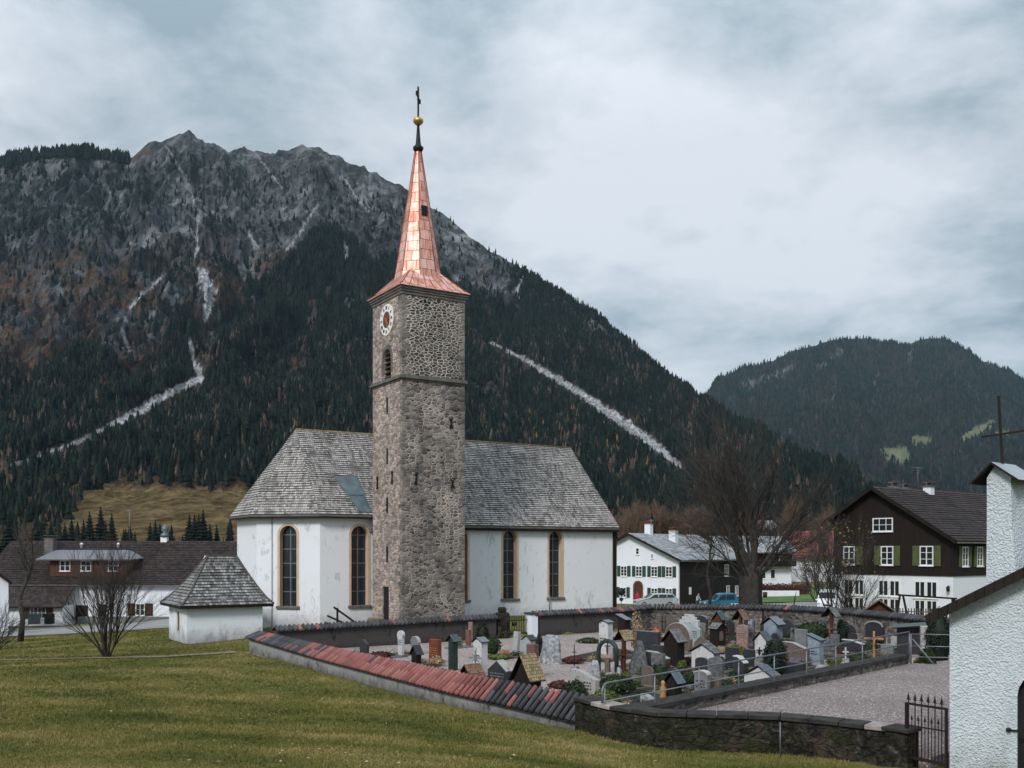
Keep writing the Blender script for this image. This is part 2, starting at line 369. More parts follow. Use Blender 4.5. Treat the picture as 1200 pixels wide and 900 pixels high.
MAT = dict(
    church_wall = m_plaster('church plaster', (.79,.80,.83), (.30,.29,.29), .55, .3, 1.5, low=(.9, 1.1, .55)),
    house_wall = m_plaster('house plaster', (.76,.78,.82), (.42,.43,.43), .3, .2),
    annex_wall = m_plaster('annex plaster', (.78,.80,.84), (.20,.20,.205), .7, .4, 1.5, low=(1.1, 1.0, .75)),
    rubble = m_rubble('rubble masonry', 3.3, (.72,.62,.55), (.070,.067,.067), (.36,.325,.30), msz=.085, wmin=.15),
    rubble_pale = m_rubble('pale rubble masonry', 3.4, (.15,.12,.11), (.26,.215,.195), (.64,.53,.475), msz=.035),
    rubble_up = m_rubble('belfry masonry', 3.2, (.80,.74,.69), (.035,.034,.034), (.20,.175,.16), msz=.10, wmin=.75),
    ashlar = m_ashlar('dressed masonry'),
    trim = m_plain('weathered cornice', (.13,.12,.11), .8, 0, .4, 2),
    shingle = m_shingle('grey wooden shingles', .15, .21, (.020,.018,.017), (.56,.52,.49), (.085,.07,.045), mid=.48, mossamt=.55), butt = m_plain('dark shingle ends', (.022,.02,.02), .9),
    shingle_dark = m_shingle('mossy dark shingles', .17, .24, (.014,.014,.015), (.40,.39,.38), (.09,.08,.05), .4, .58),
    tile_brown = m_shingle('brown roof tiles', .28, .34, (.008,.006,.0055), (.070,.047,.042), (.07,.062,.056), .3, .60, .03, .7),
    slate = m_shingle('grey diamond slates', .5, .5, (.12,.125,.13), (.42,.43,.44), (.10,.10,.09), .3, .5, .02, .5),
    lead = m_plain('leaded dark glass frame', (.05,.055,.06), .5),
    ochre = m_plain('ochre window surround', (.60,.43,.30), .85, 0, .12, 2),
    stone_sill = m_plain('stone sill', (.14,.125,.11), .9, 0, .35, 4, bump=.4),
    glass = m_glass('window glass'), iron = m_plain('black iron', (.02,.02,.022), .55, .4),
    rust = m_plain('rusty iron', (.024,.016,.014), .8, .2), patina = m_plain('patinated sheet', (.13,.17,.18), .5, .4, .35, 1.2),
    wood_dark = m_boards('dark brown boards', (.007,.005,.0045), (.026,.017,.013)),
    wood_red = m_boards('red brown boards', (.045,.018,.010), (.13,.05,.026)),
    wood_grey = m_boards('weathered boards', (.05,.042,.036), (.16,.14,.12), .12),
    gold = m_plain('gilded metal', (.62,.40,.12), .38, .85, .2), white_paint = m_plain('white paint', (.78,.78,.76), .6, 0, .06),
    green_paint = m_plain('green shutter paint', (.022,.052,.036), .6), olive_paint = m_plain('olive shutter paint', (.085,.10,.035), .65, 0, .25),
    brown_paint = m_plain('brown shutter paint', (.05,.014,.010), .6), galv = m_plain('galvanised steel', (.20,.212,.23), .5, .5, .2, 5),
    rubber = m_plain('tyre rubber', (.02,.02,.02), .8), brick = m_plain('brick red', (.30,.10,.06), .85, 0, .4, 6),
)
def m_copper():
    n = NT('new copper sheet', .5, .45, .4); uv = n.tc.outputs['UV']
    b = n.n('ShaderNodeTexBrick', {'Vector': uv, 'Color1': (0,0,0), 'Color2': (1,1,1), 'Mortar': (0,0,0), 'Scale': 1.0, 'Mortar Size': .016,
            'Mortar Smooth': .3, 'Bias': 0.0, 'Brick Width': .62, 'Row Height': .66})
    cs = n.n('ShaderNodeSeparateColor', {0: b.outputs[0]}).outputs[0]
    k = n.math('ADD', n.math('MULTIPLY', cs, .22), n.math('MULTIPLY', n.noise(n.n('ShaderNodeMapping', {0: uv, 'Scale': (1.5,.4,1)}).outputs[0], 1.6, 7, .75), .95))
    c = n.ramp(k, [(.30, (.20,.06,.045)), (.45, (.58,.23,.165)), (.60, (.78,.42,.34)), (.8, (.88,.60,.52))])
    n.col(n.mix(b.outputs[1], c, (.10,.03,.022)))
    n.put(n.b.inputs['Roughness'], n.ramp(n.noise(uv, 1.7, 4), [(.3,.42),(.7,.62)]))
    n.bump(n.math('SUBTRACT', n.math('MULTIPLY', n.noise(uv, 2, 3), .4), b.outputs[1]), .6, .03); return n.m
MAT['copper'] = m_copper()
# ------------------------------------------------------------------ ground
CP = [(0,0,3.3),(-14,0,3.4),(14,0,3.0),(0,12,2.25),(-9,13,2.2),(9,12,1.6),(0,18,1.25),(-6,22,1.06),(-10,24,1.05),(-17,35,.55),(-3,24,.8),(3,20,.6),
      (-13,48,.02),(-2,31.3,.0),(1.7,27.3,-.02),(3.7,24.7,-.03),(6.6,24.2,-.03),(8.8,22.7,.02),(9.4,21,.15),(14,18,.2),(20,18,.2),(6,17,.7),(-8,36,.12),(-8,32,.3),(-14,40,.25),
      (-18,54,-.2),(-18.7,45,.0),(-28,60,-.76),(-36,75,-1.55),(-37,85,-2.05),(-40,105,-2.6),(-35,107,-2.0),(-60,105,-3),(-22,60,-.25),(-8,58,.35),(0,62,.4),
      (10,74,.3),(8,66,.25),(-20,72,-.6),(5,90,-.6),(16,66,-.1),(18,110,-1.4),(20,118,-1.5),(26,100,-1.2),(38,130,-1.2),(48,150,-1.0),(30,70,0),(38,75,0),(45,60,.2),
      (24,45,.2),(22,50,.1),(30,58,0),(26,80,-.4),(-60,30,.3),(-60,70,-1.8),(-100,110,-4),(-100,0,2),(60,0,1.5),(60,30,.8),(0,170,-1.8),(100,100,0),(100,180,0),(-60,200,-2.5),(0,-30,3.5),(-50,-30,3),(50,-30,2.5)]
_cp = np.array(CP, float)
def _k(r2): return np.where(r2 > 1e-9, r2*np.log(np.maximum(r2, 1e-9)), 0)
_n = len(_cp); _A = np.zeros((_n+3, _n+3))
_A[:_n,:_n] = _k(((_cp[:,None,:2]-_cp[None,:,:2])**2).sum(2)) + np.eye(_n)*4.0
_A[:_n,_n] = 1; _A[:_n,_n+1:] = _cp[:,:2]; _A[_n,:_n] = 1; _A[_n+1:,:_n] = _cp[:,:2].T
_w = np.linalg.solve(_A, np.concatenate([_cp[:,2], np.zeros(3)]))
CEM = [(-13.2,48.2),(-11,49.5),(1.3,57.2),(6.3,60.6),(9.0,63.4),(15.4,60.4),(19.2,54.9),(20.8,49.3),(21.5,44),(16.5,40.9),(15,30),(9.8,22.6),(8.7,23.0),(6.6,24.45),(3.8,24.95),(2.0,27.4),(-1.7,31.6)]
def _raw(x, y):
    x = np.asarray(x, float); y = np.asarray(y, float); sh = x.shape; x = x.ravel(); y = y.ravel(); out = np.zeros(len(x))
    for i in range(0, len(x), 20000):
        a = x[i:i+20000]; b = y[i:i+20000]; r2 = (a[:,None]-_cp[None,:,0])**2 + (b[:,None]-_cp[None,:,1])**2
        out[i:i+20000] = _k(r2) @ _w[:_n] + _w[_n] + a*_w[_n+1] + b*_w[_n+2]
    return out.reshape(sh)
def gz(x, y):
    x = np.asarray(x, float); y = np.asarray(y, float)
    cx = np.clip(x, -100, 100); cy = np.clip(y, -30, 200); z = _raw(cx, cy)
    far = np.clip(np.maximum(np.hypot(x-cx, y-cy)/120, 0), 0, 1); z = z*(1-far) + (-3.5)*far
    return z + .04*fbm(x/3.1, y/3.1, 3)
def gzf(x, y): return float(gz(np.array([x]), np.array([y]))[0])
def _ax(lo, hi, step, far, k=1.28):
    a = list(np.arange(lo, hi+1e-6, step)); d = step
    while a[-1] < far: d *= k; a.append(a[-1]+d)
    d = step
    while a[0] > -far: d *= k; a.insert(0, a[0]-d)
    return np.array(a)
gx = _ax(-50, 58, .62, 9000); gy = _ax(2, 180, .7, 9000)
GX, GY = np.meshgrid(gx, gy); GZ = gz(GX, GY)
GZ = np.where(inpoly(GX, GY, CEM), -.12, GZ)
ny, nx = GX.shape
def gridfaces(ny, nx):
    i = np.arange(ny*nx).reshape(ny, nx); return np.stack([i[:-1,:-1], i[:-1,1:], i[1:,1:], i[1:,:-1]], -1).reshape(-1,4)
def m_grass():
    n = NT('lawn', .95, 0, .1); o = n.co(); f = n.noise(o, .22, 6, .62, .6); g = n.noise(o, 2.4, 6, .7); h = n.noise(o, 22, 5, .75)
    k = n.math('ADD', n.math('MULTIPLY', f, .5), n.math('ADD', n.math('MULTIPLY', g, .28), n.math('MULTIPLY', h, .3)))
    c = n.ramp(k, [(.36, (.055,.062,.018)), (.50, (.120,.120,.032)), (.60, (.18,.158,.050)), (.74, (.27,.21,.10))])
    n.col(c); b = n.bump(h, .8, .05); n.bump(n.noise(o, 90, 3, .7), .6, .02, b); return n.m
def m_gravel(name='gravel', tint=(.33,.27,.25), sc=24):
    n = NT(name, .9, 0, .2); o = n.co(); v = n.n('ShaderNodeTexVoronoi', {'Vector': o, 'Scale': float(sc)})
    cs = n.n('ShaderNodeSeparateColor', {0: v.outputs[1]}).outputs[0]
    c = n.ramp(cs, [(0, tuple(x*.45 for x in tint)), (.5, tint), (.92, tuple(min(1,x*1.35) for x in tint)), (1, (.78,.73,.70))])
    c = n.mix(n.ramp(n.noise(o, .35, 6, .6), [(.4,0),(.7,.35)]), c, tuple(x*.5 for x in tint)); n.col(c)
    n.bump(v.outputs[0], -.8, .03); return n.m
def m_asphalt():
    n = NT('asphalt', .85, 0, .3); o = n.co(); f = n.noise(o, .3, 6, .6, .5)
    c = n.ramp(f, [(.3, (.19,.18,.18)), (.55, (.29,.275,.275)), (.75, (.38,.355,.35))]); n.col(n.mix(.3, c, n.ramp(n.noise(o, 30, 3), [(.3,.4),(.7,1.3)]), 'MULTIPLY'))
    n.bump(n.noise(o, 40, 3), .3, .01); return n.m
MAT.update(grass=m_grass(), gravel=m_gravel(), asphalt=m_asphalt(), soil=m_plain('grave soil', (.045,.035,.028), .95, 0, .5, 6, bump=.6),
           green=m_plain('far lawn', (.085,.140,.030), .95, 0, .35, .6))
g = npmesh('ground', np.stack([GX.ravel(), GY.ravel(), GZ.ravel()], 1), gridfaces(ny, nx), MAT['grass'], smooth=True); structure(g)
def strip(name, line, widths, mat, dz=.03, step=1.0, kind=True):
    """a sheet that follows the terrain along a centre line"""
    pts = [];
    for i in range(len(line)-1):
        a = Vector(line[i]); b = Vector(line[i+1]); n = max(1, int((b-a).length/step))
        for j in range(n): pts.append((a.lerp(b, j/n), widths[i]+(widths[i+1]-widths[i])*j/n))
    pts.append((Vector(line[-1]), widths[-1])); V = []; K = 9
    for i, (p, w) in enumerate(pts):
        d = (pts[min(i+1,len(pts)-1)][0]-pts[max(i-1,0)][0]).normalized(); nn = Vector((-d.y, d.x))
        for j in range(K): q = p + nn*(j/(K-1)-.5)*w; V.append((q.x, q.y))
    V = np.array(V); Z = gz(V[:,0], V[:,1]) + dz
    o = npmesh(name, np.column_stack([V, Z]), gridfaces(len(pts), K), mat, smooth=True); return structure(o) if kind else o
strip('road', [(-75,84),(-45,86),(-30,92),(-20,98),(0,92),(12,88),(22,92),(34,104),(44,112),(60,118),(90,122)], [24,24,24,24,20,14,18,24,20,14,12], MAT['asphalt'], .05)
strip('path', [(-50,46.5),(-30,45),(-17,45.3),(-13.4,47.5)], [.8,.9,.9,1.0], m_plain('trodden earth path', (.20,.16,.10), .95, 0, .45, 3, bump=.4), .045, .5)
strip('path', [(26,128),(40,136),(52,140),(64,142)], [2.5,2.5,2.5,2.5], MAT['asphalt'], .06)
SOIL = m_plain('churchyard soil', (.035,.030,.024), .95, 0, .7, 2.5, bump=.6)
strip('far_lawn', [(28,139),(40,139),(62,139)], [42,42,42], MAT['green'], .10)
def flat(name, poly, z, mat, step=None):
    m = MB(); m.face([(x,y,z) for x,y in poly]); o = m.build(name, mat); return structure(o)
flat('cemetery_gravel', CEM, -.02, MAT['gravel'])
TER = [(3.3,26.3),(5.46,29.1),(16.6,40.9),(21,43.5),(22,38),(16,28),(9.6,22.4),(8.6,23.1),(6.6,24.5),(3.9,25.0)]
MB().prism(TER[::-1] if False else TER, -.1, .25).build('gravel_terrace', m_gravel('terrace gravel', (.25,.205,.195), 26))['kind'] = 'structure'

for pl in ([(8.6,62.6),(15.2,59.8),(18.8,54.6),(20.4,49.2),(17.4,44.2),(13.0,45.5),(10.8,50.5),(7.8,53.5),(6.9,58)], [(4.6,42.5),(7.5,46.3),(11.5,42.6),(14.2,40.6),(7.2,32.3),(3.0,28.2),(2.2,30.5),(4.6,35.8)], [(-7.6,42.4),(-5.2,42.3),(0.2,34.6),(2.1,30.5),(.6,29.8),(-1.2,31.9)], [(2.6,46),(4.2,43.6),(7.0,47),(5.2,50.2)]):
    flat('churchyard_soil', pl, -.008, SOIL)

# ------------------------------------------------------------------ mountains
def m_mountain(name, far=False):
    n = NT(name, .95, 0, .1); o = n.co(); k = .35 if far else 1.0
    f = n.noise(n.co(scale=(1,.5,1)), .012*k, 8, .68, 1.0); g = n.noise(n.co(scale=(1,.4,.6)), .055*k, 8, .72, 1.6)
    hgt = n.math('ADD', n.math('MULTIPLY', f, .45), n.math('MULTIPLY', g, .55))
    rock = n.ramp(hgt, [(.38, (.012,.014,.017)), (.47, (.050,.055,.063)), (.57, (.125,.132,.143)), (.68, (.36,.37,.39))])
    rock = n.mix(n.math('MULTIPLY', n.attr('streak'), .80), rock, n.mix(g, (.20,.205,.215), (.56,.57,.59)))
    shrub = n.ramp(n.noise(o, .035*k, 8, .75, .6), [(.48,0),(.55,1)])
    rock = n.mix(n.math('MULTIPLY', shrub, .75), rock, (.028,.032,.026))
    rust = n.ramp(n.noise(o, .10, 7, .78), [(.35,(.035,.026,.020)),(.5,(.095,.055,.036)),(.65,(.19,.11,.072))])
    c = n.mix(n.math('MULTIPLY', n.attr('rust'), n.ramp(n.noise(o, .05, 7, .75), [(.38,.15),(.58,1)])), rock, rust)
    fl = n.mix(n.noise(o, .03, 6, .7), (.012,.013,.010), (.055,.040,.030))
    c = n.mix(n.attr('forest'), c, fl)
    md = n.ramp(n.noise(n.co(scale=(1,.6,1)), .16, 8, .78, .3), [(.38, (.060,.042,.019)), (.5, (.18,.122,.050)), (.62, (.32,.23,.115))])
    if far: md = n.mix(n.noise(o, .02, 4), (.15,.17,.085), (.27,.28,.155))
    c = n.mix(n.attr('meadow'), c, md)
    sc = n.ramp(n.noise(o, .22, 7, .75), [(.38,(.16,.16,.165)),(.5,(.42,.42,.43)),(.62,(.74,.74,.75))]); c = n.mix(n.attr('scree'), c, sc)
    n.col(c); b = n.bump(g, 1.0, 9.0*(2 if far else 1)); n.bump(n.noise(n.co(scale=(1,1,.5)), .22*k, 7, .75), .9, 2.5/k, b); return n.m

def conifers(name, pos, hts, tone, label, sides=5, tiers=3, mat=None, cat='forest'):
    """one mass of spruces: pos (n,3)"""
    n = len(pos); rs = np.random.RandomState(5); V = []; F = []; base = 0
    allv = []; allf = []; T = []
    for t in range(tiers):
        z0 = .08 + .84*t/tiers*.92; z1 = min(1.0, z0 + .84/tiers*1.75) if t < tiers-1 else 1.0
        r = .20*(1-.74*t/tiers)
        a = rs.rand(n)*6.28
        ring = []
        for j in range(sides):
            th = a + j*2*np.pi/sides; rr = r*(.72+.56*rs.rand(n))*hts; zz = (z0 + .07*(rs.rand(n)-.5))*hts
            ring.append(np.stack([pos[:,0]+rr*np.cos(th), pos[:,1]+rr*np.sin(th), pos[:,2]+zz], 1))
        top = np.stack([pos[:,0]+rs.randn(n)*.01*hts, pos[:,1], pos[:,2]+z1*hts], 1)
        allv.append(np.stack(ring+[top], 1)); T.append(t)
    VV = np.concatenate(allv, 1); per = VV.shape[1]
    f = []
    for t in range(tiers):
        o = t*(sides+1)
        for j in range(sides): f.append((o+j, o+(j+1)%sides, o+sides))
    f = np.array(f); FF = (np.arange(n)[:,None,None]*per + f[None]).reshape(-1,3)
    o = npmesh(name, VV.reshape(-1,3), FF, mat, attrs={'tone': np.repeat(tone, per)})
    o['kind'] = 'stuff'; o['label'] = label; o['category'] = cat; return o
def m_forest():
    n = NT('conifer mass', .9, 0, .1); t = n.attr('tone')
    f = n.noise(n.co(), .35, 4, .7)
    c = n.ramp(t, [(0, (.005,.008,.008)), (.5, (.012,.019,.016)), (.80, (.024,.031,.022)), (.86, (.055,.042,.034)), (.95, (.105,.082,.068)), (1, (.22,.12,.05))])
    n.col(n.mix(.8, c, n.ramp(f, [(.25,.5),(.75,1.5)]), 'MULTIPLY')); return n.m
MAT['forest'] = m_forest()

def mountain(name, prof, Yf, Yr, pyf, NPX, NS, px0, px1, relief, masks, far=False, jag=1.0, seed=0, drop=.25):
    P = np.linspace(px0, px1, NPX); S1 = np.linspace(0, 1, NS)**.85
    pr = np.interp(P, [a for a,b in prof], [b for a,b in prof])
    pr = pr + jag*(fbm(P/23+seed, P*0+.3, 5)*5.5 + ridged(P/26+4, P*0+.7, 4)*np.clip((P-180)/40, 0, 1)*np.clip((520-P)/60, 0, 1)*-6 + 3*np.clip((P-180)/40, 0, 1)*np.clip((520-P)/60, 0, 1))
    yf = np.interp(P, [a for a,b in Yf], [b for a,b in Yf]); yr = np.interp(P, [a for a,b in Yr], [b for a,b in Yr])
    PX, SS = np.meshgrid(P, S1); Y = yf + (yr-yf)*SS; PY = pyf + (pr-pyf)*SS
    X = (PX-600)/FPX*Y; Z = CZ + (HOR-PY)/FPX*Y
    wx = X + 60*fbm(X/260+seed, Y/260, 3)
    R = relief(wx, X, Y, SS, seed); edge = np.clip((1-SS)/.05, 0, 1)*.85+.15
    up = np.clip(SS/.12, 0, 1)
    Z = Z + R*edge*up - (1-np.clip(SS/.03, 0, 1))*9
    Yb = []; Zb = []; Xb = []
    for k in (1, 2, 3):                       # the far side falls away behind the ridge
        f = 1+.05*k; Yb.append(Y[-1]*f); Xb.append(X[-1]*f); Zb.append(Z[-1] - Z[-1]*drop*k)
    co = np.concatenate([np.stack([X, Y, Z], -1), np.stack([Xb, Yb, Zb], -1)], 0)
    ms = masks(PX, HOR-(Z-CZ)/Y*FPX, X, Y, SS); at = {k: np.concatenate([v, np.repeat(v[-1:], 3, 0)], 0) for k, v in ms.items() if k != 'density'}
    o = npmesh(name, co.reshape(-1,3), gridfaces(NS+3, NPX), m_mountain(name+' surface', far), attrs=at, smooth=False); structure(o)
    return co[:NS], ms, PX, PY
def plant(co, dens, n, seed, hl, hh):
    """scatter points on the slope, probability by cell area x density"""
    a = np.linalg.norm(np.cross(co[1:,:-1]-co[:-1,:-1], co[:-1,1:]-co[:-1,:-1]), axis=-1); w = (a*dens[:-1,:-1]).ravel(); w /= w.sum()
    rs = np.random.RandomState(seed); k = rs.choice(len(w), n, p=w); nx = co.shape[1]-1; i, j = k//nx, k%nx; u = rs.rand(n,1); v = rs.rand(n,1)
    p = (co[i,j]*(1-u)+co[i,j+1]*u)*(1-v) + (co[i+1,j]*(1-u)+co[i+1,j+1]*u)*v; p[:,2] -= .6
    return p, hl + (hh-hl)*rs.rand(n)**1.2, rs, i, j

PROF1 = [(-500,215),(-100,205),(0,189),(50,178),(100,176),(150,184),(170,168),(200,158),(222,154),(240,166),(262,172),(300,176),(322,182),(345,172),(352,169),(380,176),(410,190),(440,204),
         (475,222),(510,242),(545,272),(575,295),(610,312),(650,335),(700,370),(740,402),(780,436),(815,463),(840,475),(900,505),(950,535),(1000,566),(1060,590),(1200,612),(1700,622)]
DENSE = [(-500,380),(0,420),(30,440),(70,425),(95,398),(120,402),(140,425),(160,445),(180,420),(205,372),(218,350),(230,372),(238,432),(248,420),(258,372),(280,348),(320,312),(345,292),(370,266),(390,262),(412,280),(440,300),
         (470,300),(510,310),(560,345),(600,345),(640,352),(700,385),(760,420),(820,462),(1700,500)]
SCREE = [([(236,318,6),(246,342,9),(241,374,3)],), ([(222,398,3),(228,424,3),(236,443,5),(196,462,5),(160,484,6),(120,504,3.5),(82,522,2.5),(12,546,2.5)],), ([(193,322,2),(157,354,2),(143,384,2.4),(152,412,2)],),
         ([(574,401,1.2),(620,424,2.8),(682,462,5),(732,496,6.5),(770,524,6),(797,547,3)],), ([(372,240,1.5),(350,275,2),(336,292,3)],), ([(292,275,2),(300,290,3.5)],), ([(612,324,1.5),(606,340,2),(610,352,1.5)],),
         ([(222,215,1),(232,260,1.5),(230,300,2)],), ([(196,172,1),(215,205,1.2)],), ([(300,180,.8),(330,220,1.2)],), ([(400,205,.8),(432,250,1.2)],), ([(402,283,2),(408,305,2.5)],)]
MEADOW = [(60,640),(84,606),(96,580),(140,567),(200,570),(260,573),(300,574),(420,585),(430,640)]
def relief1(wx, X, Y, s, sd):
    a = ridged(wx/130+sd, Y/620, 5)-.62; b = ridged(wx/46+3, Y/190+1, 4)-.62; c = fbm(X/16, Y/30, 4); d = ridged((wx+Y*.35)/75, Y/300+4, 4)-.6
    amp = np.clip((s-.10)/.5, 0, 1)
    return amp*(58*a + 42*b + 30*d)*np.clip(1.25-(X/Y*FPX+600)/900, .45, 1) + 5*c*np.clip(s*4, .2, 1)
def masks1(PX, PY, X, Y, s):
    jx = PX + 9*fbm(PX/22, PY/22, 4); jy = PY + 13*fbm(PX/16+5, PY/22, 4)
    top = np.interp(jx, [a for a,b in DENSE], [b for a,b in DENSE]); forest = np.clip((jy-top)/8, 0, 1)
    pr = np.interp(PX, [a for a,b in PROF1], [b for a,b in PROF1])
    scree = np.zeros_like(PX); clear = np.zeros_like(PX)
    for (ln,) in SCREE:
        qx = PX + 3.0*fbm(PX/7+2, PY/7, 3); qy = PY + 2.2*fbm(PX/6, PY/6+9, 3)
        d, t = dpoly(qx, qy, ln); wd = np.interp(t, range(len(ln)), [p[2] for p in ln]); scree = np.maximum(scree, np.clip((wd*(.5+.9*np.clip(fbm(PX/5+3, PY/5, 3)+.4,0,1))-d)/1.4+.3, 0, 1)); clear = np.maximum(clear, np.clip((wd+2.4-np.minimum(d, dpoly(qx, qy-7, ln)[0]))/2, 0, 1)) if wd.max() > 2.6 else clear
    spots = fbm(PX/5, PY/9, 4)
    wx = X + 60*fbm(X/260+2.3, Y/260, 3); g1 = 1-(ridged(wx/46+3, Y/190+1, 4)); g2 = 1-ridged((wx+Y*.35)/75, Y/300+4, 4); g3 = ridged((PX+PY*.55)/9, (PY)/70, 4); g4 = ridged((PX-PY*.5)/8, PY/60+3, 4)
    streak = np.clip((g3-.82)*5, 0, 1)*np.clip((PX-130)/60, 0, 1) + np.clip((g4-.84)*5, 0, 1)*.8 + np.clip((g1-.42)*3, 0, 1)*.5 + np.clip((g2-.42)*3, 0, 1)*.3
    streak = np.clip(streak*(.35+1.3*np.clip(fbm(PX/14+7, PY/18, 4)+.35, 0, 1)), 0, 1)
    meadow = (inpoly(jx, jy, MEADOW) & (PY < 650)).astype(float)
    lower = np.clip((PY-548)/12, 0, 1)*np.clip((330-PX)/40, 0, 1)          # thin wood round the meadow
    n1 = fbm(PX/30+1, PY/40, 4); rust = np.clip((n1+.2)*7, 0, 1)*np.clip((PY-275-40*fbm(PX/60,PY/60,2))/50, 0, 1)*np.clip((420-PX)/60, 0, 1)
    rust = np.maximum(rust, np.clip((fbm(PX/26+9, PY/24, 4)-.16)*7, 0, 1)*np.clip((PX-540)/40, 0, 1)*.8)
    rust = np.maximum(rust, np.clip((1-np.hypot((jx-160)/26, (jy-180)/7))*3, 0, 1))
    gaps = np.clip((fbm(PX/18+4, PY/26+2, 4)-.10)*7, 0, 1)
    dens = forest*(1-.8*gaps)
    dens = np.maximum(dens, np.clip((PX-590)/30, 0, 1)*.62*np.clip((.16-n1)*5, 0.12, 1))                      # right flank up to the ridge
    dens = np.maximum(dens, .13*np.clip((spots-.05)*6, 0, 1))
    dens = np.where((PY-pr < 26) & (PX > 152) & (PX < 470), 0, dens)
    ridge = ((PY-pr) < 9) & ((PX < 152) | (PX > 612)); dens = np.where(ridge, 1.5, dens)
    dens = np.where((PX < 330) & (PX > 150) & (PY > 300) & (PY < 470), np.maximum(dens, .16*np.clip((spots+.1)*6, 0, 1)), dens)
    dens = dens*(1-lower*.6)*(1-meadow)*(1-np.clip(scree*2, 0, 1))*(1-clear)
    dens = dens*np.where(PY > 615, .5, 1)
    fl = np.clip(dens*1.4, 0, 1)*np.where(forest > .5, 1, .5); fl = np.maximum(fl, forest*(1-.5*gaps)*.9)*(1-meadow)
    meadow = np.maximum(meadow, lower*.35*(1-meadow))
    return dict(streak=streak, rust=rust*(1-meadow), forest=fl*(1-scree), meadow=meadow, scree=scree, density=dens)
YF1 = [(-500,185),(0,190),(400,200),(700,205),(900,235),(1200,240),(1700,240)]
YR1 = [(-500,1500),(400,1500),(600,1420),(820,1150),(900,900),(1000,720),(1200,560),(1700,500)]
co1, ms1, PX1, PY1 = mountain('mountain_slope', PROF1, YF1, YR1, 646, 1150, 560, -260, 1420, relief1, masks1, jag=.9, seed=2.3)
rs0 = np.random.RandomState(3)
pos, ht, rs, ii, jj = plant(co1, ms1['density']*np.clip(.35+1.6*np.clip(fbm(PX1/7, PY1/9, 3)+.35, 0, 1), 0, 2), 115000, 21, 4.0, 10.5)
tone = rs.rand(len(pos))*.78; py = PY1[ii,jj]; px = PX1[ii,jj]
br = (fbm(px/20+8, py/14, 3) > .10) & (rs.rand(len(pos)) < .5) & (py > 380); tone[br] = .84 + .12*rs.rand(br.sum())
lar = (rs.rand(len(pos)) < .05) & (px > 620) & (px < 760) & (py > 470) & (py < 560); tone[lar] = .99
ht = ht*np.where((px < 156) & (py < 215), 1.5, 1)*np.where(py < 330, 1.05, 1)*np.where(pos[:,1] < 380, .8, 1); ht = np.where(tone > .8, ht*.8, ht)
conifers('conifer_forest', pos, ht, tone, 'dark spruce forest covering the steep slope of the rocky mountain behind the church', 6, 3, MAT['forest'])

PROF2 = [(600,560),(760,500),(828,462),(850,440),(875,430),(905,424),(925,412),(950,404),(985,398),(1015,396),(1035,401),(1055,402),(1080,398),(1108,395),(1130,408),(1150,422),(1180,434),(1200,444),(1300,470),(1500,480),(1900,500)]
MEAD2 = [[(1031,526),(1062,524),(1068,543),(1040,541)],[(1068,512),(1078,510),(1092,514),(1084,524),(1070,522)],[(1124,514),(1140,502),(1160,494),(1168,490),(1162,500),(1150,512),(1132,518)],[(1163,506),(1182,505),(1180,512),(1166,512)]]
def relief2(wx, X, Y, s, sd):
    a = ridged(wx/330+sd, Y/900, 5)-.62; b = ridged(wx/120+3, Y/400+1, 4)-.62
    return np.clip(s*3, 0, 1)*(110*a+60*b) + 8*fbm(X/40, Y/60, 3)
def masks2(PX, PY, X, Y, s):
    md = np.zeros(PX.shape)
    jx = PX + 2*fbm(PX/5, PY/5, 3); jy = PY + 1.5*fbm(PX/4+3, PY/4, 3)
    for p in MEAD2: md = np.maximum(md, inpoly(jx, jy, p).astype(float))
    rk = np.zeros(PX.shape)
    for ln in ([(960,430,2),(985,412,4)],[(870,452,6),(915,438,6),(930,430,3)],[(1068,404,4),(1066,425,4)],[(915,518,3),(925,505,3)],[(1022,452,1.5),(1030,440,1.5)],[(975,480,1),(980,440,1.5)]):
        d, t = dpoly(PX+4*fbm(PX/8, PY/8, 3), PY+4*fbm(PX/6+4, PY/9, 3), ln); w = np.interp(t, range(len(ln)), [q[2] for q in ln]); rk = np.maximum(rk, np.clip((w-d)/2+.3, 0, 1))
    rk = rk*np.clip(.55+2*fbm(PX/4, PY/5, 3), 0, 1)
    gp = np.clip((fbm(PX/9+4, PY/14+2, 4)-.18)*6, 0, 1)
    return dict(streak=rk*.3, rust=gp*.25, forest=np.clip(1-rk-md-gp*.5, 0, 1), meadow=md, scree=rk*.22, density=(1-rk*.9)*(1-md)*(1-gp*.6))
co2, ms2, PX2, PY2 = mountain('far_mountain', PROF2, [(500,1300),(1900,1300)], [(500,3600),(1900,3600)], 640, 620, 260, 640, 1560, relief2, masks2, far=True, jag=.6, seed=8.1)
pos, ht, rs, ii, jj = plant(co2, ms2['density'], 60000, 22, 11, 20)
conifers('conifer_forest', pos, ht, rs.rand(len(pos))*.9, 'blue-green forest covering the distant round-topped mountain at the right', 4, 2, MAT['forest'])

# ------------------------------------------------------------------ haze
hm = bpy.data.materials.new('haze'); hm.use_nodes = True; ht_ = hm.node_tree; ht_.nodes.clear()
ho = ht_.nodes.new('ShaderNodeOutputMaterial'); hv = ht_.nodes.new('ShaderNodeVolumePrincipled')
hv.inputs['Color'].default_value = (.50,.76,.92,1); hv.inputs['Density'].default_value = HAZE = 4.2e-5; hv.inputs['Anisotropy'].default_value = .2
ht_.links.new(hv.outputs[0], ho.inputs['Volume'])
hz = MB().box((-11000,-9500,-60), (11000,11500,1400)).build('haze', hm, uv=False); hz['kind'] = 'stuff'; hz['label'] = 'thin blue haze in the valley air'; hz['category'] = 'haze'
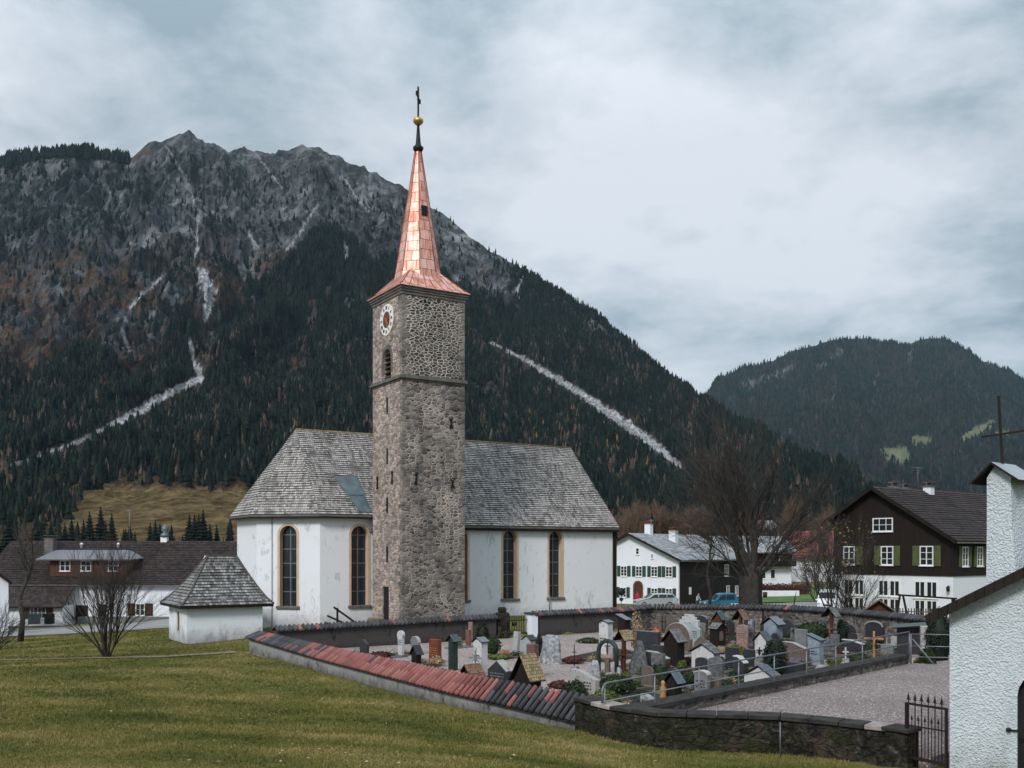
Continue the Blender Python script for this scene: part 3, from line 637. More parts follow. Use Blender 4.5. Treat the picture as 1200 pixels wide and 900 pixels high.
# ------------------------------------------------------------------ church
ROT = math.atan2(.527, .85)
church = thing('church', 'white village church with steep grey shingle roof and tall stone bell tower with copper spire', 'church', (-6.76, 60, .25), ROT)
WZ = 6.9   # wall top (local z; base at 0 = world .25)
def T2(o, d, inward):
    """matrix mapping (s, depth, z) onto a wall: o origin xy, d unit direction; depth positive = inward"""
    d = Vector((d[0], d[1], 0)).normalized(); n = Vector((inward[0], inward[1], 0)).normalized()
    M = Matrix.Identity(4)
    M.col[0] = (d.x, d.y, 0, 0); M.col[1] = (n.x, n.y, 0, 0); M.col[2] = (0,0,1,0); M.col[3] = (o[0], o[1], 0, 1); return M
def arc(cx, z0, z1, w, n=10):
    """outline points of an arched opening, from left foot over the arch to right foot (springing at z1-w/2)"""
    r = w/2; zs = z1-r; pts = [(cx-r, z0)]
    for i in range(n+1): a = math.pi - math.pi*i/n; pts.append((cx+r*math.cos(a), zs+r*math.sin(a)))
    pts.append((cx+r, z0)); return pts
def wall_open(mb, T, L, zb, zt, ops, depth=.4, ztf=None, m=0, mrev=0):
    """flat wall s in 0..L with arched or square openings (cx, z0, z1, w, arched); reveals go inward by depth"""
    P = lambda s_, d, z: T @ Vector((s_, d, z))
    ztf = ztf or (lambda s_: zt); x = 0
    for cx, z0, z1, w, ar in sorted(ops):
        l, r = cx-w/2, cx+w/2
        mb.face([P(x,0,zb), P(l,0,zb), P(l,0,ztf(l)), P(x,0,ztf(x))], m)
        if z0 > zb+.001: mb.face([P(l,0,zb), P(r,0,zb), P(r,0,z0), P(l,0,z0)], m)
        pts = arc(cx, z0, z1, w) if ar else [(l,z0),(l,z1),(r,z1),(r,z0)]
        up = pts[1:-1]
        for (a, za), (b, zb_) in zip(up, up[1:]): mb.face([P(a,0,za), P(b,0,zb_), P(b,0,ztf(b)), P(a,0,ztf(a))], m)
        for (a, za), (b, zb_) in zip(pts, pts[1:]): mb.face([P(a,0,za), P(a,depth,za), P(b,depth,zb_), P(b,0,zb_)], mrev)
        mb.face([P(l,0,z0), P(r,0,z0), P(r,depth,z0), P(l,depth,z0)], mrev)
        x = r
    mb.face([P(x,0,zb), P(L,0,zb), P(L,0,ztf(L)), P(x,0,ztf(x))], m)
def church_window(T, cx, z0, z1, w, depth=.46, ncol=2, nrow=5):
    P = lambda s_, d, z: T @ Vector((s_, d, z))
    g = MB(); pts = arc(cx, z0, z1, w, 12); g.face([P(a, depth-.06, z) for a, z in pts]); pane = g.build('window', MAT['glass'], church)
    b = MB(); bw = .035; y0, y1 = depth-.10, depth-.065
    for i in range(1, ncol):
        x = cx-w/2+w*i/ncol; b.box((x-bw,y0,z0),(x+bw,y1,z1-.02), 0, T)
    for i in range(1, nrow+1):
        z = z0+(z1-w/2-z0)*i/nrow; b.box((cx-w/2,y0+.004,z-bw*.8),(cx+w/2,y1+.004,z+bw*.8), 0, T)
    b.build('muntin', MAT['galv'], pane)
    f = MB(); o = arc(cx, z0, z1+.17, w+.34, 14); q = arc(cx, z0, z1, w, 14)
    for (a, c) in zip(zip(o, o[1:]), zip(q, q[1:])):
        (x0,u0),(x1,u1) = a; (x2,u2),(x3,u3) = c
        f.face([P(x0,-.02,u0), P(x2,-.02,u2), P(x3,-.02,u3), P(x1,-.02,u1)]); f.face([P(x0,-.02,u0), P(x1,-.02,u1), P(x1,.01,u1), P(x0,.01,u0)])
    q = arc(cx, z0+.001, z1-.008, w-.016, 14)
    for (x0,u0),(x1,u1) in zip(q, q[1:]): f.face([P(x0,-.02,u0), P(x0,depth-.11,u0), P(x1,depth-.11,u1), P(x1,-.02,u1)])
    f.build('frame', MAT['ochre'], pane)
    MB().box((cx-w/2-.22,-.14,z0-.17),(cx+w/2+.22,depth-.1,z0+.01), 0, T).build('sill', MAT['stone_sill'], pane, bevel=.02)

V0, VC, VR = 4.4, 5.05, 10.4                     # nave front, choir front, ridge line (local y)
UN = 19.66; UR = -3.1; CC = (-1.15, 10.4)
K = [(-3.37,5.05), (-6.5,8.18), (-6.5,12.61), (-3.37,15.75)]
walls = MB()
TN = T2((2.0, V0), (1,0), (0,1))
nv = [(4.5,1.32,6.15,1.12), (8.5,1.32,6.15,1.12), (12.42,1.32,6.15,1.12)]
wall_open(walls, TN, UN-2.0, -.3, WZ-.45, [(a,b,c,d,True) for a,b,c,d in nv], .52)
TC = T2(K[0], (1,0), (0,1)); cw = [(2.72,1.15,6.35,1.18)]
wall_open(walls, TC, 2.0-K[0][0], -.3, WZ+.15, [(a,b,c,d,True) for a,b,c,d in cw], .48)
d1 = Vector((K[0][0]-K[1][0], K[0][1]-K[1][1])); TA = T2(K[1], d1, (.707,.707)); aw = [(2.22,1.15,6.35,1.18)]
wall_open(walls, TA, d1.length, -.8, WZ+.15, [(a,b,c,d,True) for a,b,c,d in aw], .48)
def wq(a, b, z0, z1, z2=None): walls.face([(a[0],a[1],z0),(b[0],b[1],z0),(b[0],b[1],z2 or z1),(a[0],a[1],z1)])
wq(K[2], K[1], -.8, WZ+.15); wq(K[3], K[2], -.8, WZ+.15); wq((2.0,15.75), K[3], -.8, WZ+.15); wq((2.0,16.4),(2.0,15.75), -.5, WZ-.2); wq((UN,16.4),(2.0,16.4), -.5, WZ-.45)
wq((2.0,V0),(2.0,VC), -.3, WZ-.4)
walls.face([(UN,V0,-.3),(UN,16.4,-.3),(UN,16.4,WZ-.45),(UN,VR,12.9),(UN,V0,WZ-.45)])
walls.build('wall', MAT['church_wall'], church)
for a, b, c, d in nv: church_window(TN, a, b, c, d)
for a, b, c, d in cw: church_window(TC, a, b, c, d)
for a, b, c, d in aw: church_window(TA, a, b, c, d)
# roof: nave slopes, choir slopes and three hips
RZ = 13.05; kk = 6.6/6.4
zf = lambda v: RZ-(VR-v)*kk
KP = [(CC[0]+(x-CC[0])*1.085, CC[1]+(y-CC[1])*1.085) for x, y in K]; ze = zf(KP[0][1])
rf = MB(); R1 = (UN+.35, VR, RZ); R0 = (UR, VR, RZ); RM = (2.0, VR, RZ)
def slab(mb, pts, t=.14, m=0, me=1):
    P = [Vector(p) for p in pts]; n = len(P); mb.face(P, m); mb.face([p-Vector((0,0,t)) for p in P[::-1]], me)
    for i in range(n): a, b = P[i], P[(i+1)%n]; mb.face([a-Vector((0,0,t)), b-Vector((0,0,t)), b, a], me)
for i_, q_ in enumerate(([(2.0,4.0,zf(4.0)), (UN+.35,4.0,zf(4.0)), R1, RM], [(KP[0][0],KP[0][1],ze), (2.0,KP[0][1],ze), RM, R0], [(KP[1][0],KP[1][1],ze), (KP[0][0],KP[0][1],ze), R0], [(KP[2][0],KP[2][1],ze), (KP[1][0],KP[1][1],ze), R0])): coursed(rf, q_, .21, .05, 0, 2, i_)
slab(rf, [(2.0,4.0,zf(4.0)), (UN+.35,4.0,zf(4.0)), R1, RM]); slab(rf, [(UN+.35,16.8,zf(4.0)), (2.0,16.8,zf(4.0)), RM, R1])
slab(rf, [(KP[0][0],KP[0][1],ze), (2.0,KP[0][1],ze), RM, R0]); slab(rf, [(2.0,KP[3][1],ze), (KP[3][0],KP[3][1],ze), R0, RM])
slab(rf, [(KP[1][0],KP[1][1],ze), (KP[0][0],KP[0][1],ze), R0]); slab(rf, [(KP[2][0],KP[2][1],ze), (KP[1][0],KP[1][1],ze), R0]); slab(rf, [(KP[3][0],KP[3][1],ze), (KP[2][0],KP[2][1],ze), R0])
roof = rf.build('roof', [MAT['shingle'], MAT['trim'], MAT['butt']], church)
rc = MB(); rc.tube([(UR,VR,RZ+.02),(UN+.35,VR,RZ+.02)], .09, 6)
rc.build('ridge_cap', m_plain('lichened ridge', (.20,.15,.09), .9, 0, .5, 3), roof)
# soffit boards under the eaves
sf = MB(); sf.box((2.0,4.02,zf(4.0)-.32),(UN+.3,4.40,zf(4.0)-.14)); sf.build('eave_board', MAT['wood_dark'], roof)
sf = MB()
for a, b in ((0,1),(1,2)):
    p = Vector(KP[a]+(0,)); q = Vector(KP[b]+(0,)); sf.bar((p.x,p.y,ze-.2),(q.x,q.y,ze-.2),.10,.12)
sf.bar((KP[0][0],KP[0][1],ze-.2),(2.0,KP[0][1],ze-.2),.10,.12); sf.build('eave_board', MAT['wood_dark'], roof)
pp = MB(); y0 = KP[0][1]
def onroof(u, v, dz=.09): return (u, v, zf(v)+dz)
pp.face([onroof(-.75,y0+.12), onroof(.0,y0+.12), onroof(.0,7.1), onroof(-1.65,7.1)])
for u0, u1 in ((-.75,-1.65),(-.38,-.82),(0,0)): pp.bar(onroof(u0,y0+.12,.11), onroof(u1,7.1,.11), .06, .06)
pp.bar(onroof(-1.1,5.8,.11), onroof(0,5.8,.11), .05, .05)
pp.build('flashing', MAT['patina'], roof)
# dark timber corner strip, lightning wire, small wall lamp
MB().box((UN+.02,V0-.10,-.2),(UN+.32,V0+.5,WZ-.5)).build('corner_board', MAT['wood_dark'], church)
for x in (6.2,): MB().tube([(x,V0-.04,0),(x,V0-.04,WZ-.5)], .02, 5).build('lightning_wire', MAT['iron'], church)
MB().tube([(K[1][0]+.75,K[1][1]-.80,-.3),(K[1][0]+.75,K[1][1]-.80,WZ)], .02, 5).build('lightning_wire', MAT['iron'], church)
MB().box((.0,VC-.28,5.95),(.28,VC,6.25)).build('wall_lamp', MAT['galv'], church, bevel=.03)
MB().tube([(12.2+1.6,V0-.15,.2),(12.2+1.6,V0-.15,1.5)], .04, 5).build('vent_pipe', MAT['patina'], church)

# tower ------------------------------------------------------------
SZ = 4.4; BZ = 15.25; TZ = 20.65
tw = MB(); TL = T2((0,SZ), (0,-1), (1,0))       # left face: s runs from the back corner to the front corner
for z0, z1, mi in ((-.4, BZ, 0), (BZ, TZ, 1)):
    ops = [(SZ-2.39, -.4+.001, 2.3, .95, False)] + [] if z0 < 0 else [(SZ-2.15, BZ+.35, 17.5, 1.15, True)]
    if z0 < 0:
        wall_open(tw, TL, SZ, z0, z1, [(SZ-2.39, z0+.001, 2.45, .95, False)], .14, m=2, mrev=2)
    else: wall_open(tw, TL, SZ, z0, z1, ops, .45, m=3, mrev=2)
    tw.face([(0,0,z0),(SZ,0,z0),(SZ,0,z1),(0,0,z1)], mi); tw.face([(SZ,0,z0),(SZ,SZ,z0),(SZ,SZ,z1),(SZ,0,z1)], mi); tw.face([(SZ,SZ,z0),(0,SZ,z0),(0,SZ,z1),(SZ,SZ,z1)], mi)
MAT['ashlar_up'] = MAT['ashlar']
tower = tw.build('tower', [MAT['rubble'], MAT['rubble_up'], MAT['rubble_pale'], MAT['rubble_pale']], church)
q = MB(); z = -.3; i = 0                        # quoins on both front corners, standing 2.5 cm proud
rq = random.Random(4)
while z < TZ-.3:
    h = rq.uniform(.28,.40); a = rq.uniform(.32,.55) if i % 2 else rq.uniform(.2,.32); b = rq.uniform(.2,.32) if i % 2 else rq.uniform(.32,.55)
    if not (BZ-.1 < z+h and z < BZ+.35):
        q.box((-.010,-.010,z+.012),(a,b,z+h-.012)); q.box((SZ-b,-.010,z+.012),(SZ+.010,a,z+h-.012))
    z += h; i += 1
q.build('quoins', m_rubble('quoin stone', 1.3, (.34,.30,.27), (.15,.14,.132), (.33,.295,.27), msz=.012), tower, bevel=.012)
c = MB()
for (e_, z0, z1) in ((.05,BZ-.02,BZ+.10),(.16,BZ+.10,BZ+.24),(.09,BZ+.24,BZ+.34)): c.box((-e_,-e_,z0),(SZ+e_,SZ+e_,z1))
c.build('string_course', MAT['trim'], tower, bevel=.012)
c = MB()
for (e_, z0, z1) in ((.06,TZ-.12,TZ+.06),(.12,TZ+.06,TZ+.20),(.18,TZ+.20,TZ+.34),(.23,TZ+.34,TZ+.42)): c.box((-e_,-e_,z0),(SZ+e_,SZ+e_,z1))
c.build('cornice', MAT['trim'], tower, bevel=.02)
lv = MB(); TLm = TL
cx = SZ-2.15
for z in np.arange(BZ+.5, 17.3, .30): lv.face([TL @ Vector((cx-.56,.08,z)), TL @ Vector((cx+.56,.08,z)), TL @ Vector((cx+.56,.34,z+.16)), TL @ Vector((cx-.56,.34,z+.16))]); lv.box((cx-.56,.07,z-.03),(cx+.56,.10,z), 0, TL)
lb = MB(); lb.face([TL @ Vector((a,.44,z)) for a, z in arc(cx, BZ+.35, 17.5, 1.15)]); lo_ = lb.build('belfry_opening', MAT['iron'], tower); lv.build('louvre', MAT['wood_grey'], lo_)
vs_ = MB(); o_ = arc(cx, BZ+.7, 17.75, 1.65, 14); q_ = arc(cx, BZ+.7, 17.5, 1.15, 14)
for (a_, c_) in zip(zip(o_, o_[1:]), zip(q_, q_[1:])):
    (x0,u0),(x1,u1) = a_; (x2,u2),(x3,u3) = c_
    vs_.face([TL @ Vector((x0,-.03,u0)), TL @ Vector((x2,-.03,u2)), TL @ Vector((x3,-.03,u3)), TL @ Vector((x1,-.03,u1))]); vs_.face([TL @ Vector((x0,-.03,u0)), TL @ Vector((x1,-.03,u1)), TL @ Vector((x1,.01,u1)), TL @ Vector((x0,.01,u0))])
vs_.build('arch_surround', MAT['trim'], tower)
for z in (13.4, 10.2, 7.1, 4.0):
    s = MB(); s.box((SZ-2.28,-.012,z),(SZ-2.02,.02,z+1.0), 0, TL); s.build('slit_window', MAT['iron'], tower)
dd = MB(); dd.box((SZ-2.86,.09,-.4),(SZ-1.92,.13,2.44), 0, TL); dr = dd.build('door', MAT['iron'], tower)
MB().box((SZ-2.1,.06,1.0),(SZ-2.04,.09,1.15), 0, TL).build('handle', MAT['iron'], dr)
st = MB(); st.box((SZ-3.3,-.9,-.5),(SZ-2.6,-.02,.45), 0, TL); st.build('step_block', m_plain('mossy step', (.18,.16,.10), .9, 0, .4, 3, bump=.5), tower, bevel=.06)
def anchor(T, s, z, tilt):
    b = MB()
    for t in tilt: b.bar(T @ Vector((s-.26*math.sin(t),-.05,z-.42*math.cos(t))), T @ Vector((s+.26*math.sin(t),-.05,z+.42*math.cos(t))), .055, .055)
    b.build('wall_anchor', MAT['iron'], tower)
TR = T2((0,0), (1,0), (0,1))
for T_, s_, z_, tl in ((TL,.8,9.1,(.35,-.35)), (TL,3.05,9.3,(.3,-.3)), (TR,.95,9.2,(.4,-.1)), (TR,3.5,9.0,(.6,-.6)), (TR,3.4,12.8,(.3,-.5))): anchor(T_, s_, z_, tl)
# clock
ck = MB(); cz = 19.35; cs_ = SZ-2.2; N = 40
def ringf(mb, r0, r1, d, m=0):
    for i in range(N):
        a, b = 2*math.pi*i/N, 2*math.pi*(i+1)/N
        mb.face([TL @ Vector((cs_+r*math.cos(t), d, cz+r*math.sin(t))) for r, t in ((r0,a),(r1,a),(r1,b),(r0,b))], m)
ringf(ck, .50, .99, -.035); 
for i in range(N):
    a, b = 2*math.pi*i/N, 2*math.pi*(i+1)/N
    ck.face([TL @ Vector((cs_+.99*math.cos(t), d, cz+.99*math.sin(t))) for t, d in ((a,-.035),(a,.01),(b,.01),(b,-.035))])
clock = ck.build('clock', MAT['white_paint'], tower)
fc = MB(); fc.face([TL @ Vector((cs_+.52*math.cos(2*math.pi*i/N), -.045, cz+.52*math.sin(2*math.pi*i/N))) for i in range(N)]); fc.build('clock_face', m_plain('dark red dial', (.16,.035,.022), .6), clock)
ROM = ['XII','I','II','III','IIII','V','VI','VII','VIII','IX','X','XI']
for h, tx in enumerate(ROM):
    nu = MB()
    a = math.pi/2 - h*math.pi/6; r = .76; ux = Vector((math.cos(a), math.sin(a))); tn = Vector((math.sin(a), -math.cos(a)))
    wd = {'I':.055,'V':.10,'X':.10}; tot = sum(wd[c_] for c_ in tx); x = -tot/2
    for c_ in tx:
        m_ = x+wd[c_]/2; x += wd[c_]
        for (x0,y0_,x1,y1_) in {'I':[(0,-.10,0,.10)],'V':[(-.035,.10,0,-.10),(.035,.10,0,-.10)],'X':[(-.035,.10,.035,-.10),(.035,.10,-.035,-.10)]}[c_]:
            A = Vector((cs_,cz))+ux*(r+y0_)+tn*(m_+x0); B = Vector((cs_,cz))+ux*(r+y1_)+tn*(m_+x1)
            nu.bar(TL @ Vector((A.x,-.05,A.y)), TL @ Vector((B.x,-.05,B.y)), .022, .02)
    nu.build('numeral', MAT['iron'], clock)
hd = MB()
for ang, L in ((math.radians(-50), .46), (math.radians(-63), .62)):
    hd.bar(TL @ Vector((cs_-.14*math.cos(ang),-.08,cz-.14*math.sin(ang))), TL @ Vector((cs_+L*math.cos(ang),-.08,cz+L*math.sin(ang))), .07, .03)
hd.build('clock_hand', MAT['gold'], clock)
# spire: low square skirt pierced by a steep octagon
C = (SZ/2, SZ/2); EZ = TZ+.42; sk = MB(); H = 2.47
rings = [(H, EZ), (H-.35, EZ+.26), (1.2, EZ+1.28), (.6, EZ+1.9)]
for (h0, z0), (h1, z1) in zip(rings, rings[1:]):
    for i in range(4):
        s0 = [(-1,-1),(1,-1),(1,1),(-1,1)]
        a, b = s0[i], s0[(i+1)%4]
        sk.face([(C[0]+a[0]*h0, C[1]+a[1]*h0, z0), (C[0]+b[0]*h0, C[1]+b[1]*h0, z0), (C[0]+b[0]*h1, C[1]+b[1]*h1, z1), (C[0]+a[0]*h1, C[1]+a[1]*h1, z1)])
sk.face([(C[0]+a*H, C[1]+b*H, EZ-.04) for a, b in ((-1,-1),(-1,1),(1,1),(1,-1))])
for i in range(4):
    s0 = [(-1,-1),(1,-1),(1,1),(-1,1)]; a, b = s0[i], s0[(i+1)%4]
    sk.face([(C[0]+a[0]*H, C[1]+a[1]*H, EZ-.04), (C[0]+b[0]*H, C[1]+b[1]*H, EZ-.04), (C[0]+b[0]*H, C[1]+b[1]*H, EZ), (C[0]+a[0]*H, C[1]+a[1]*H, EZ)])
spire = sk.build('spire', MAT['copper'], church)
oc = MB(); ST = 30.55; prof = [(1.66, EZ+.4), (1.48, EZ+1.4), (1.02, EZ+4.2), (.62, EZ+6.7), (.19, ST)]
for (r0, z0), (r1, z1) in zip(prof, prof[1:]):
    for i in range(8):
        a, b = math.pi/8+i*math.pi/4, math.pi/8+(i+1)*math.pi/4
        oc.face([(C[0]+r*math.cos(t), C[1]+r*math.sin(t), z) for r, t, z in ((r0,a,z0),(r0,b,z0),(r1,b,z1),(r1,a,z1))])
oc.build('spire_shaft', MAT['copper'], spire)
sm = MB()
for i in range(8):
    a = math.pi/8+i*math.pi/4; sm.tube([(C[0]+(r+.01)*math.cos(a), C[1]+(r+.01)*math.sin(a), z) for r, z in prof[1:]], .028, 4)
for i in range(4):
    a, b = [(-1,-1),(1,-1),(1,1),(-1,1)][i]; sm.tube([(C[0]+a*h, C[1]+b*h, z+.02) for h, z in rings[:3]], .03, 4)
    for t in np.linspace(-1, 1, 9)[1:-1]:
        d = [(0,-1),(1,0),(0,1),(-1,0)][i]; e_ = (-d[1], d[0])
        sm.tube([(C[0]+d[0]*h+e_[0]*t*h, C[1]+d[1]*h+e_[1]*t*h, z+.015) for h, z in rings[:3]], .018, 3)
sm.build('seam', m_plain('copper seam', (.30,.09,.055), .4, .6), spire)
ha = MB(); ha.box((C[0]-.16,C[1]-.86,26.1),(C[0]+.22,C[1]-.55,26.75)); ha.build('hatch', MAT['iron'], spire)
fn = MB(); fn.lathe([(0,ST-.15),(.24,ST-.1),(.34,ST+.08),(.34,ST+.2),(.2,ST+.32),(.16,ST+.5),(.07,ST+1.75),(0,ST+1.75)], 10, 0, (C[0],C[1],0)); fin = fn.build('finial', MAT['iron'], spire)
bl = MB(); zb = ST+1.62; bl.lathe([(0,zb),(.18,zb+.04),(.32,zb+.20),(.34,zb+.32),(.28,zb+.42),(.14,zb+.52),(0,zb+.56)], 16, 0, (C[0],C[1],0)); bl.build('gilded_ball', MAT['gold'], spire)
cr = MB(); z0 = zb+.5; zt_ = z0+1.95; ca = .25
D = Vector((.60,.80,0)).normalized(); Mc = Vector((C[0],C[1],0))
cr.bar(Mc+Vector((0,0,z0)), Mc+Vector((0,0,zt_)), .09, .09)
cr.bar(Mc-D*.62+Vector((0,0,z0+1.3)), Mc+D*.62+Vector((0,0,z0+1.3)), .09, .09)
for s_ in (-1,1):
    cr.bar(Mc+D*s_*.62+Vector((0,0,z0+1.16)), Mc+D*s_*.62+Vector((0,0,z0+1.44)), .08, .08)
    for t_ in (-1,1): cr.bar(Mc+D*s_*.05+Vector((0,0,z0+1.3)), Mc+D*s_*.28+Vector((0,0,z0+1.3+t_*.26)), .05, .05)
cr.bar(Mc-D*.12+Vector((0,0,zt_-.02)), Mc+D*.12+Vector((0,0,zt_-.02)), .07, .07)
cr.build('cross', MAT['iron'], spire)

# sacristy pavilion at the foot of the choir
an = thing('annex', 'low white annex with flared hipped shingle roof beside the church choir', 'annex', (-17.97, 54, -.3), ROT)
AL, AD, AZ = 4.25, 4.3, 2.3
aw_ = MB(); TL2 = T2((0,AD), (0,-1), (1,0))
wall_open(aw_, TL2, AD, -.6, AZ, [(AD/2+.1, .72, 1.85, .66, True)], .07)
aw_.face([(0,0,-.6),(AL,0,-.6),(AL,0,AZ),(0,0,AZ)]); aw_.face([(AL,0,-.6),(AL,AD+3,-.6),(AL,AD+3,AZ),(AL,0,AZ)]); aw_.face([(AL,AD+.01,-.6),(0,AD+.01,-.6),(0,AD+.01,AZ),(AL,AD+.01,AZ)])
aw_.box((2.2,AD-.02,-.6),(AL-.02,AD+3.4,AZ+.3))
aw_.build('wall', MAT['annex_wall'], an)
b = MB(); b.face([TL2 @ Vector((x,.06,z)) for x, z in arc(AD/2+.1,.72,1.85,.66)]); w_ = b.build('window', m_plain('dark ochre niche', (.14,.085,.045), .9), an)
rr = MB(); o_ = .42; zE, zR = AZ-.08, 4.98
def hipring(t):      # concave flare
    zz = zE+(zR-zE)*t; f = t**.80
    return [(-o_+(1.68+o_)*f, -o_+(AD/2+o_)*f, zz), (AL+o_+.1-(AL+o_+.1-3.35)*f, -o_+(AD/2+o_)*f, zz), (AL+o_+.1-(AL+o_+.1-3.35)*f, AD+o_-(AD/2+o_)*f, zz), (-o_+(1.68+o_)*f, AD+o_-(AD/2+o_)*f, zz)]
ts = [0,.12,.28,.5,.75,1]; tf = [i/17 for i in range(18)]
for t0, t1 in zip(tf, tf[1:]):
    A, B = hipring(t0), hipring(t1); u_ = Vector((0,0,.035))
    for i in range(4):
        j = (i+1)%4; o2 = [Vector((0,-1,0)),Vector((1,0,0)),Vector((0,1,0)),Vector((-1,0,0))][i]*.03; rr.face([Vector(A[i])+u_+o2, Vector(A[j])+u_+o2, B[j], B[i]]); rr.face([A[i], A[j], Vector(A[j])+u_+o2, Vector(A[i])+u_+o2], 1)
A = hipring(0); rr.face([Vector(p)-Vector((0,0,.14)) for p in A[::-1]], 1)
for i in range(4): j = (i+1)%4; rr.face([Vector(A[i])-Vector((0,0,.14)), Vector(A[j])-Vector((0,0,.14)), A[j], A[i]], 1)
rr.prism([(2.2,AD),(AL,AD),(AL,AD+3.4),(2.2,AD+3.4)], AZ+.3, AZ+1.2, 0)
arf = rr.build('roof', [MAT['shingle_dark'], MAT['wood_dark']], an)
hp = MB()
for i in (0,1,3): hp.tube([tuple(Vector(hipring(t)[i])+Vector((0,0,.03))) for t in ts], .06, 5)
hp.bar(tuple(Vector(hipring(1)[0])+Vector((0,0,.03))), tuple(Vector(hipring(1)[1])+Vector((0,0,.03))), .14, .08)
hp.build('ridge_cap', MAT['wood_grey'], arf)
# ------------------------------------------------------------------ houses
def hwin(par, T, cx, z0, w, h, nx=2, ny=3, shut=None, sw=.42, frame='white_paint', name='window', t=.075):
    f = MB(); o = .05
    f.box((cx-w/2,-o,z0),(cx-w/2+t,.02,z0+h), 0, T); f.box((cx+w/2-t,-o,z0),(cx+w/2,.02,z0+h), 0, T)
    f.box((cx-w/2+t,-o,z0),(cx+w/2-t,.02,z0+t), 0, T); f.box((cx-w/2+t,-o,z0+h-t),(cx+w/2-t,.02,z0+h), 0, T)
    for i in range(1, nx): x = cx-w/2+w*i/nx; k = .034 if (nx % 2 == 0 and i == nx//2) else .018; f.box((x-k,-o+.006,z0+t),(x+k,.01,z0+h-t), 0, T)
    for i in range(1, ny): z = z0+h*i/ny; f.box((cx-w/2+t,-o+.012,z-.018),(cx+w/2-t,.012,z+.018), 0, T)
    f.box((cx-w/2-.05,-o-.07,z0-.06),(cx+w/2+.05,.0,z0-.002), 0, T)
    fo = f.build(name, MAT[frame], par)
    g = MB(); g.face([T @ Vector(p) for p in ((cx-w/2+t,-.015,z0+t),(cx+w/2-t,-.015,z0+t),(cx+w/2-t,-.015,z0+h-t),(cx-w/2+t,-.015,z0+h-t))]); g.build('pane', MAT['glass'], fo)
    if shut:
        for sg in (-1, 1):
            s = MB(); xa = cx+sg*(w/2+.03); xb = xa+sg*sw; s.box((min(xa,xb),-.06,z0-.02),(max(xa,xb),-.015,z0+h+.02), 0, T)
            for z in (z0+.12, z0+h-.22): s.box((min(xa,xb)+.03,-.075,z),(max(xa,xb)-.03,-.058,z+.1), 0, T)
            s.build('shutter', MAT[shut], par)
    return fo
def house(name, label, loc, rotz, L, D, wh, rh, mats, yr=None, oh=(.6,.8), split=None, wh2=None, cat='house', group=None, base=-1.5, rt=.16):
    """x along the ridge, y across; gables at x=0 and x=L; wall heights wh (y=0) and wh2 (y=D); ridge rh at y=yr"""
    t = thing(name, label, cat, loc, rotz, group); yr = yr or D/2; wh2 = wh2 if wh2 is not None else wh; ml, mu, mr = mats
    def gab(y): return wh+(rh-wh)*y/yr if y <= yr else wh2+(rh-wh2)*(D-y)/(D-yr)
    lo = MB(); sp = split if split is not None else None
    def wall(mb, z0, top):
        mb.face([(0,0,z0),(L,0,z0),(L,0,min(top,wh)),(0,0,min(top,wh))]); mb.face([(L,D,z0),(0,D,z0),(0,D,min(top,wh2)),(L,D,min(top,wh2))])
        if top >= rh:
            mb.face([(0,D,z0),(0,0,z0),(0,0,wh),(0,yr,rh),(0,D,wh2)]); mb.face([(L,0,z0),(L,D,z0),(L,D,wh2),(L,yr,rh),(L,0,wh)])
        else: mb.face([(0,D,z0),(0,0,z0),(0,0,top),(0,D,top)]); mb.face([(L,0,z0),(L,D,z0),(L,D,top),(L,0,top)])
    if sp is None: wall(lo, base, rh); lo.build('wall', MAT[ml], t)
    else:
        wall(lo, base, sp); lo.build('wall', MAT[ml], t)
        up = MB(Matrix.Translation((L/2,D/2,0)) @ Matrix.Diagonal((1+.16/L,1+.16/D,1,1)) @ Matrix.Translation((-L/2,-D/2,0))); wall(up, sp, rh)
        up.face([(0,0,sp),(0,D,sp),(L,D,sp),(L,0,sp)]); up.build('timber_wall', MAT[mu], t)
    r = MB(); ox, oy = oh; k1 = (rh-wh)/yr; k2 = (rh-wh2)/(D-yr); zt = rt
    coursed(r, [(-ox,-oy,wh-oy*k1+zt),(L+ox,-oy,wh-oy*k1+zt),(L+ox,yr,rh+zt),(-ox,yr,rh+zt)], .33, .04 if mr != 'slate' else .012, 0, 1, int(L*7))
    slab(r, [(-ox,-oy,wh-oy*k1+zt),(L+ox,-oy,wh-oy*k1+zt),(L+ox,yr,rh+zt),(-ox,yr,rh+zt)], rt)
    slab(r, [(L+ox,D+oy,wh2-oy*k2+zt),(-ox,D+oy,wh2-oy*k2+zt),(-ox,yr,rh+zt),(L+ox,yr,rh+zt)], rt)
    ro = r.build('roof', [MAT[mr], MAT['wood_dark']], t)
    for x in (-ox-.04, L+ox+.04):
        MB().bar((x,-oy,wh-oy*k1+zt-.10),(x,yr,rh+zt-.10),.05,.26).build('bargeboard', MAT['wood_dark'], ro); MB().bar((x,yr,rh+zt-.10),(x,D+oy,wh2-oy*k2+zt-.10),.05,.26).build('bargeboard', MAT['wood_dark'], ro)
    b = MB(); b.bar((-ox,-oy-.07,wh-oy*k1+zt-.12),(L+ox,-oy-.07,wh-oy*k1+zt-.12),.12,.10); b.build('gutter', MAT['trim'], ro)
    t2 = t
    return t, ro, T2((0,0),(1,0),(0,1)), T2((0,D),(0,-1),(1,0)), T2((L,0),(0,1),(-1,0))
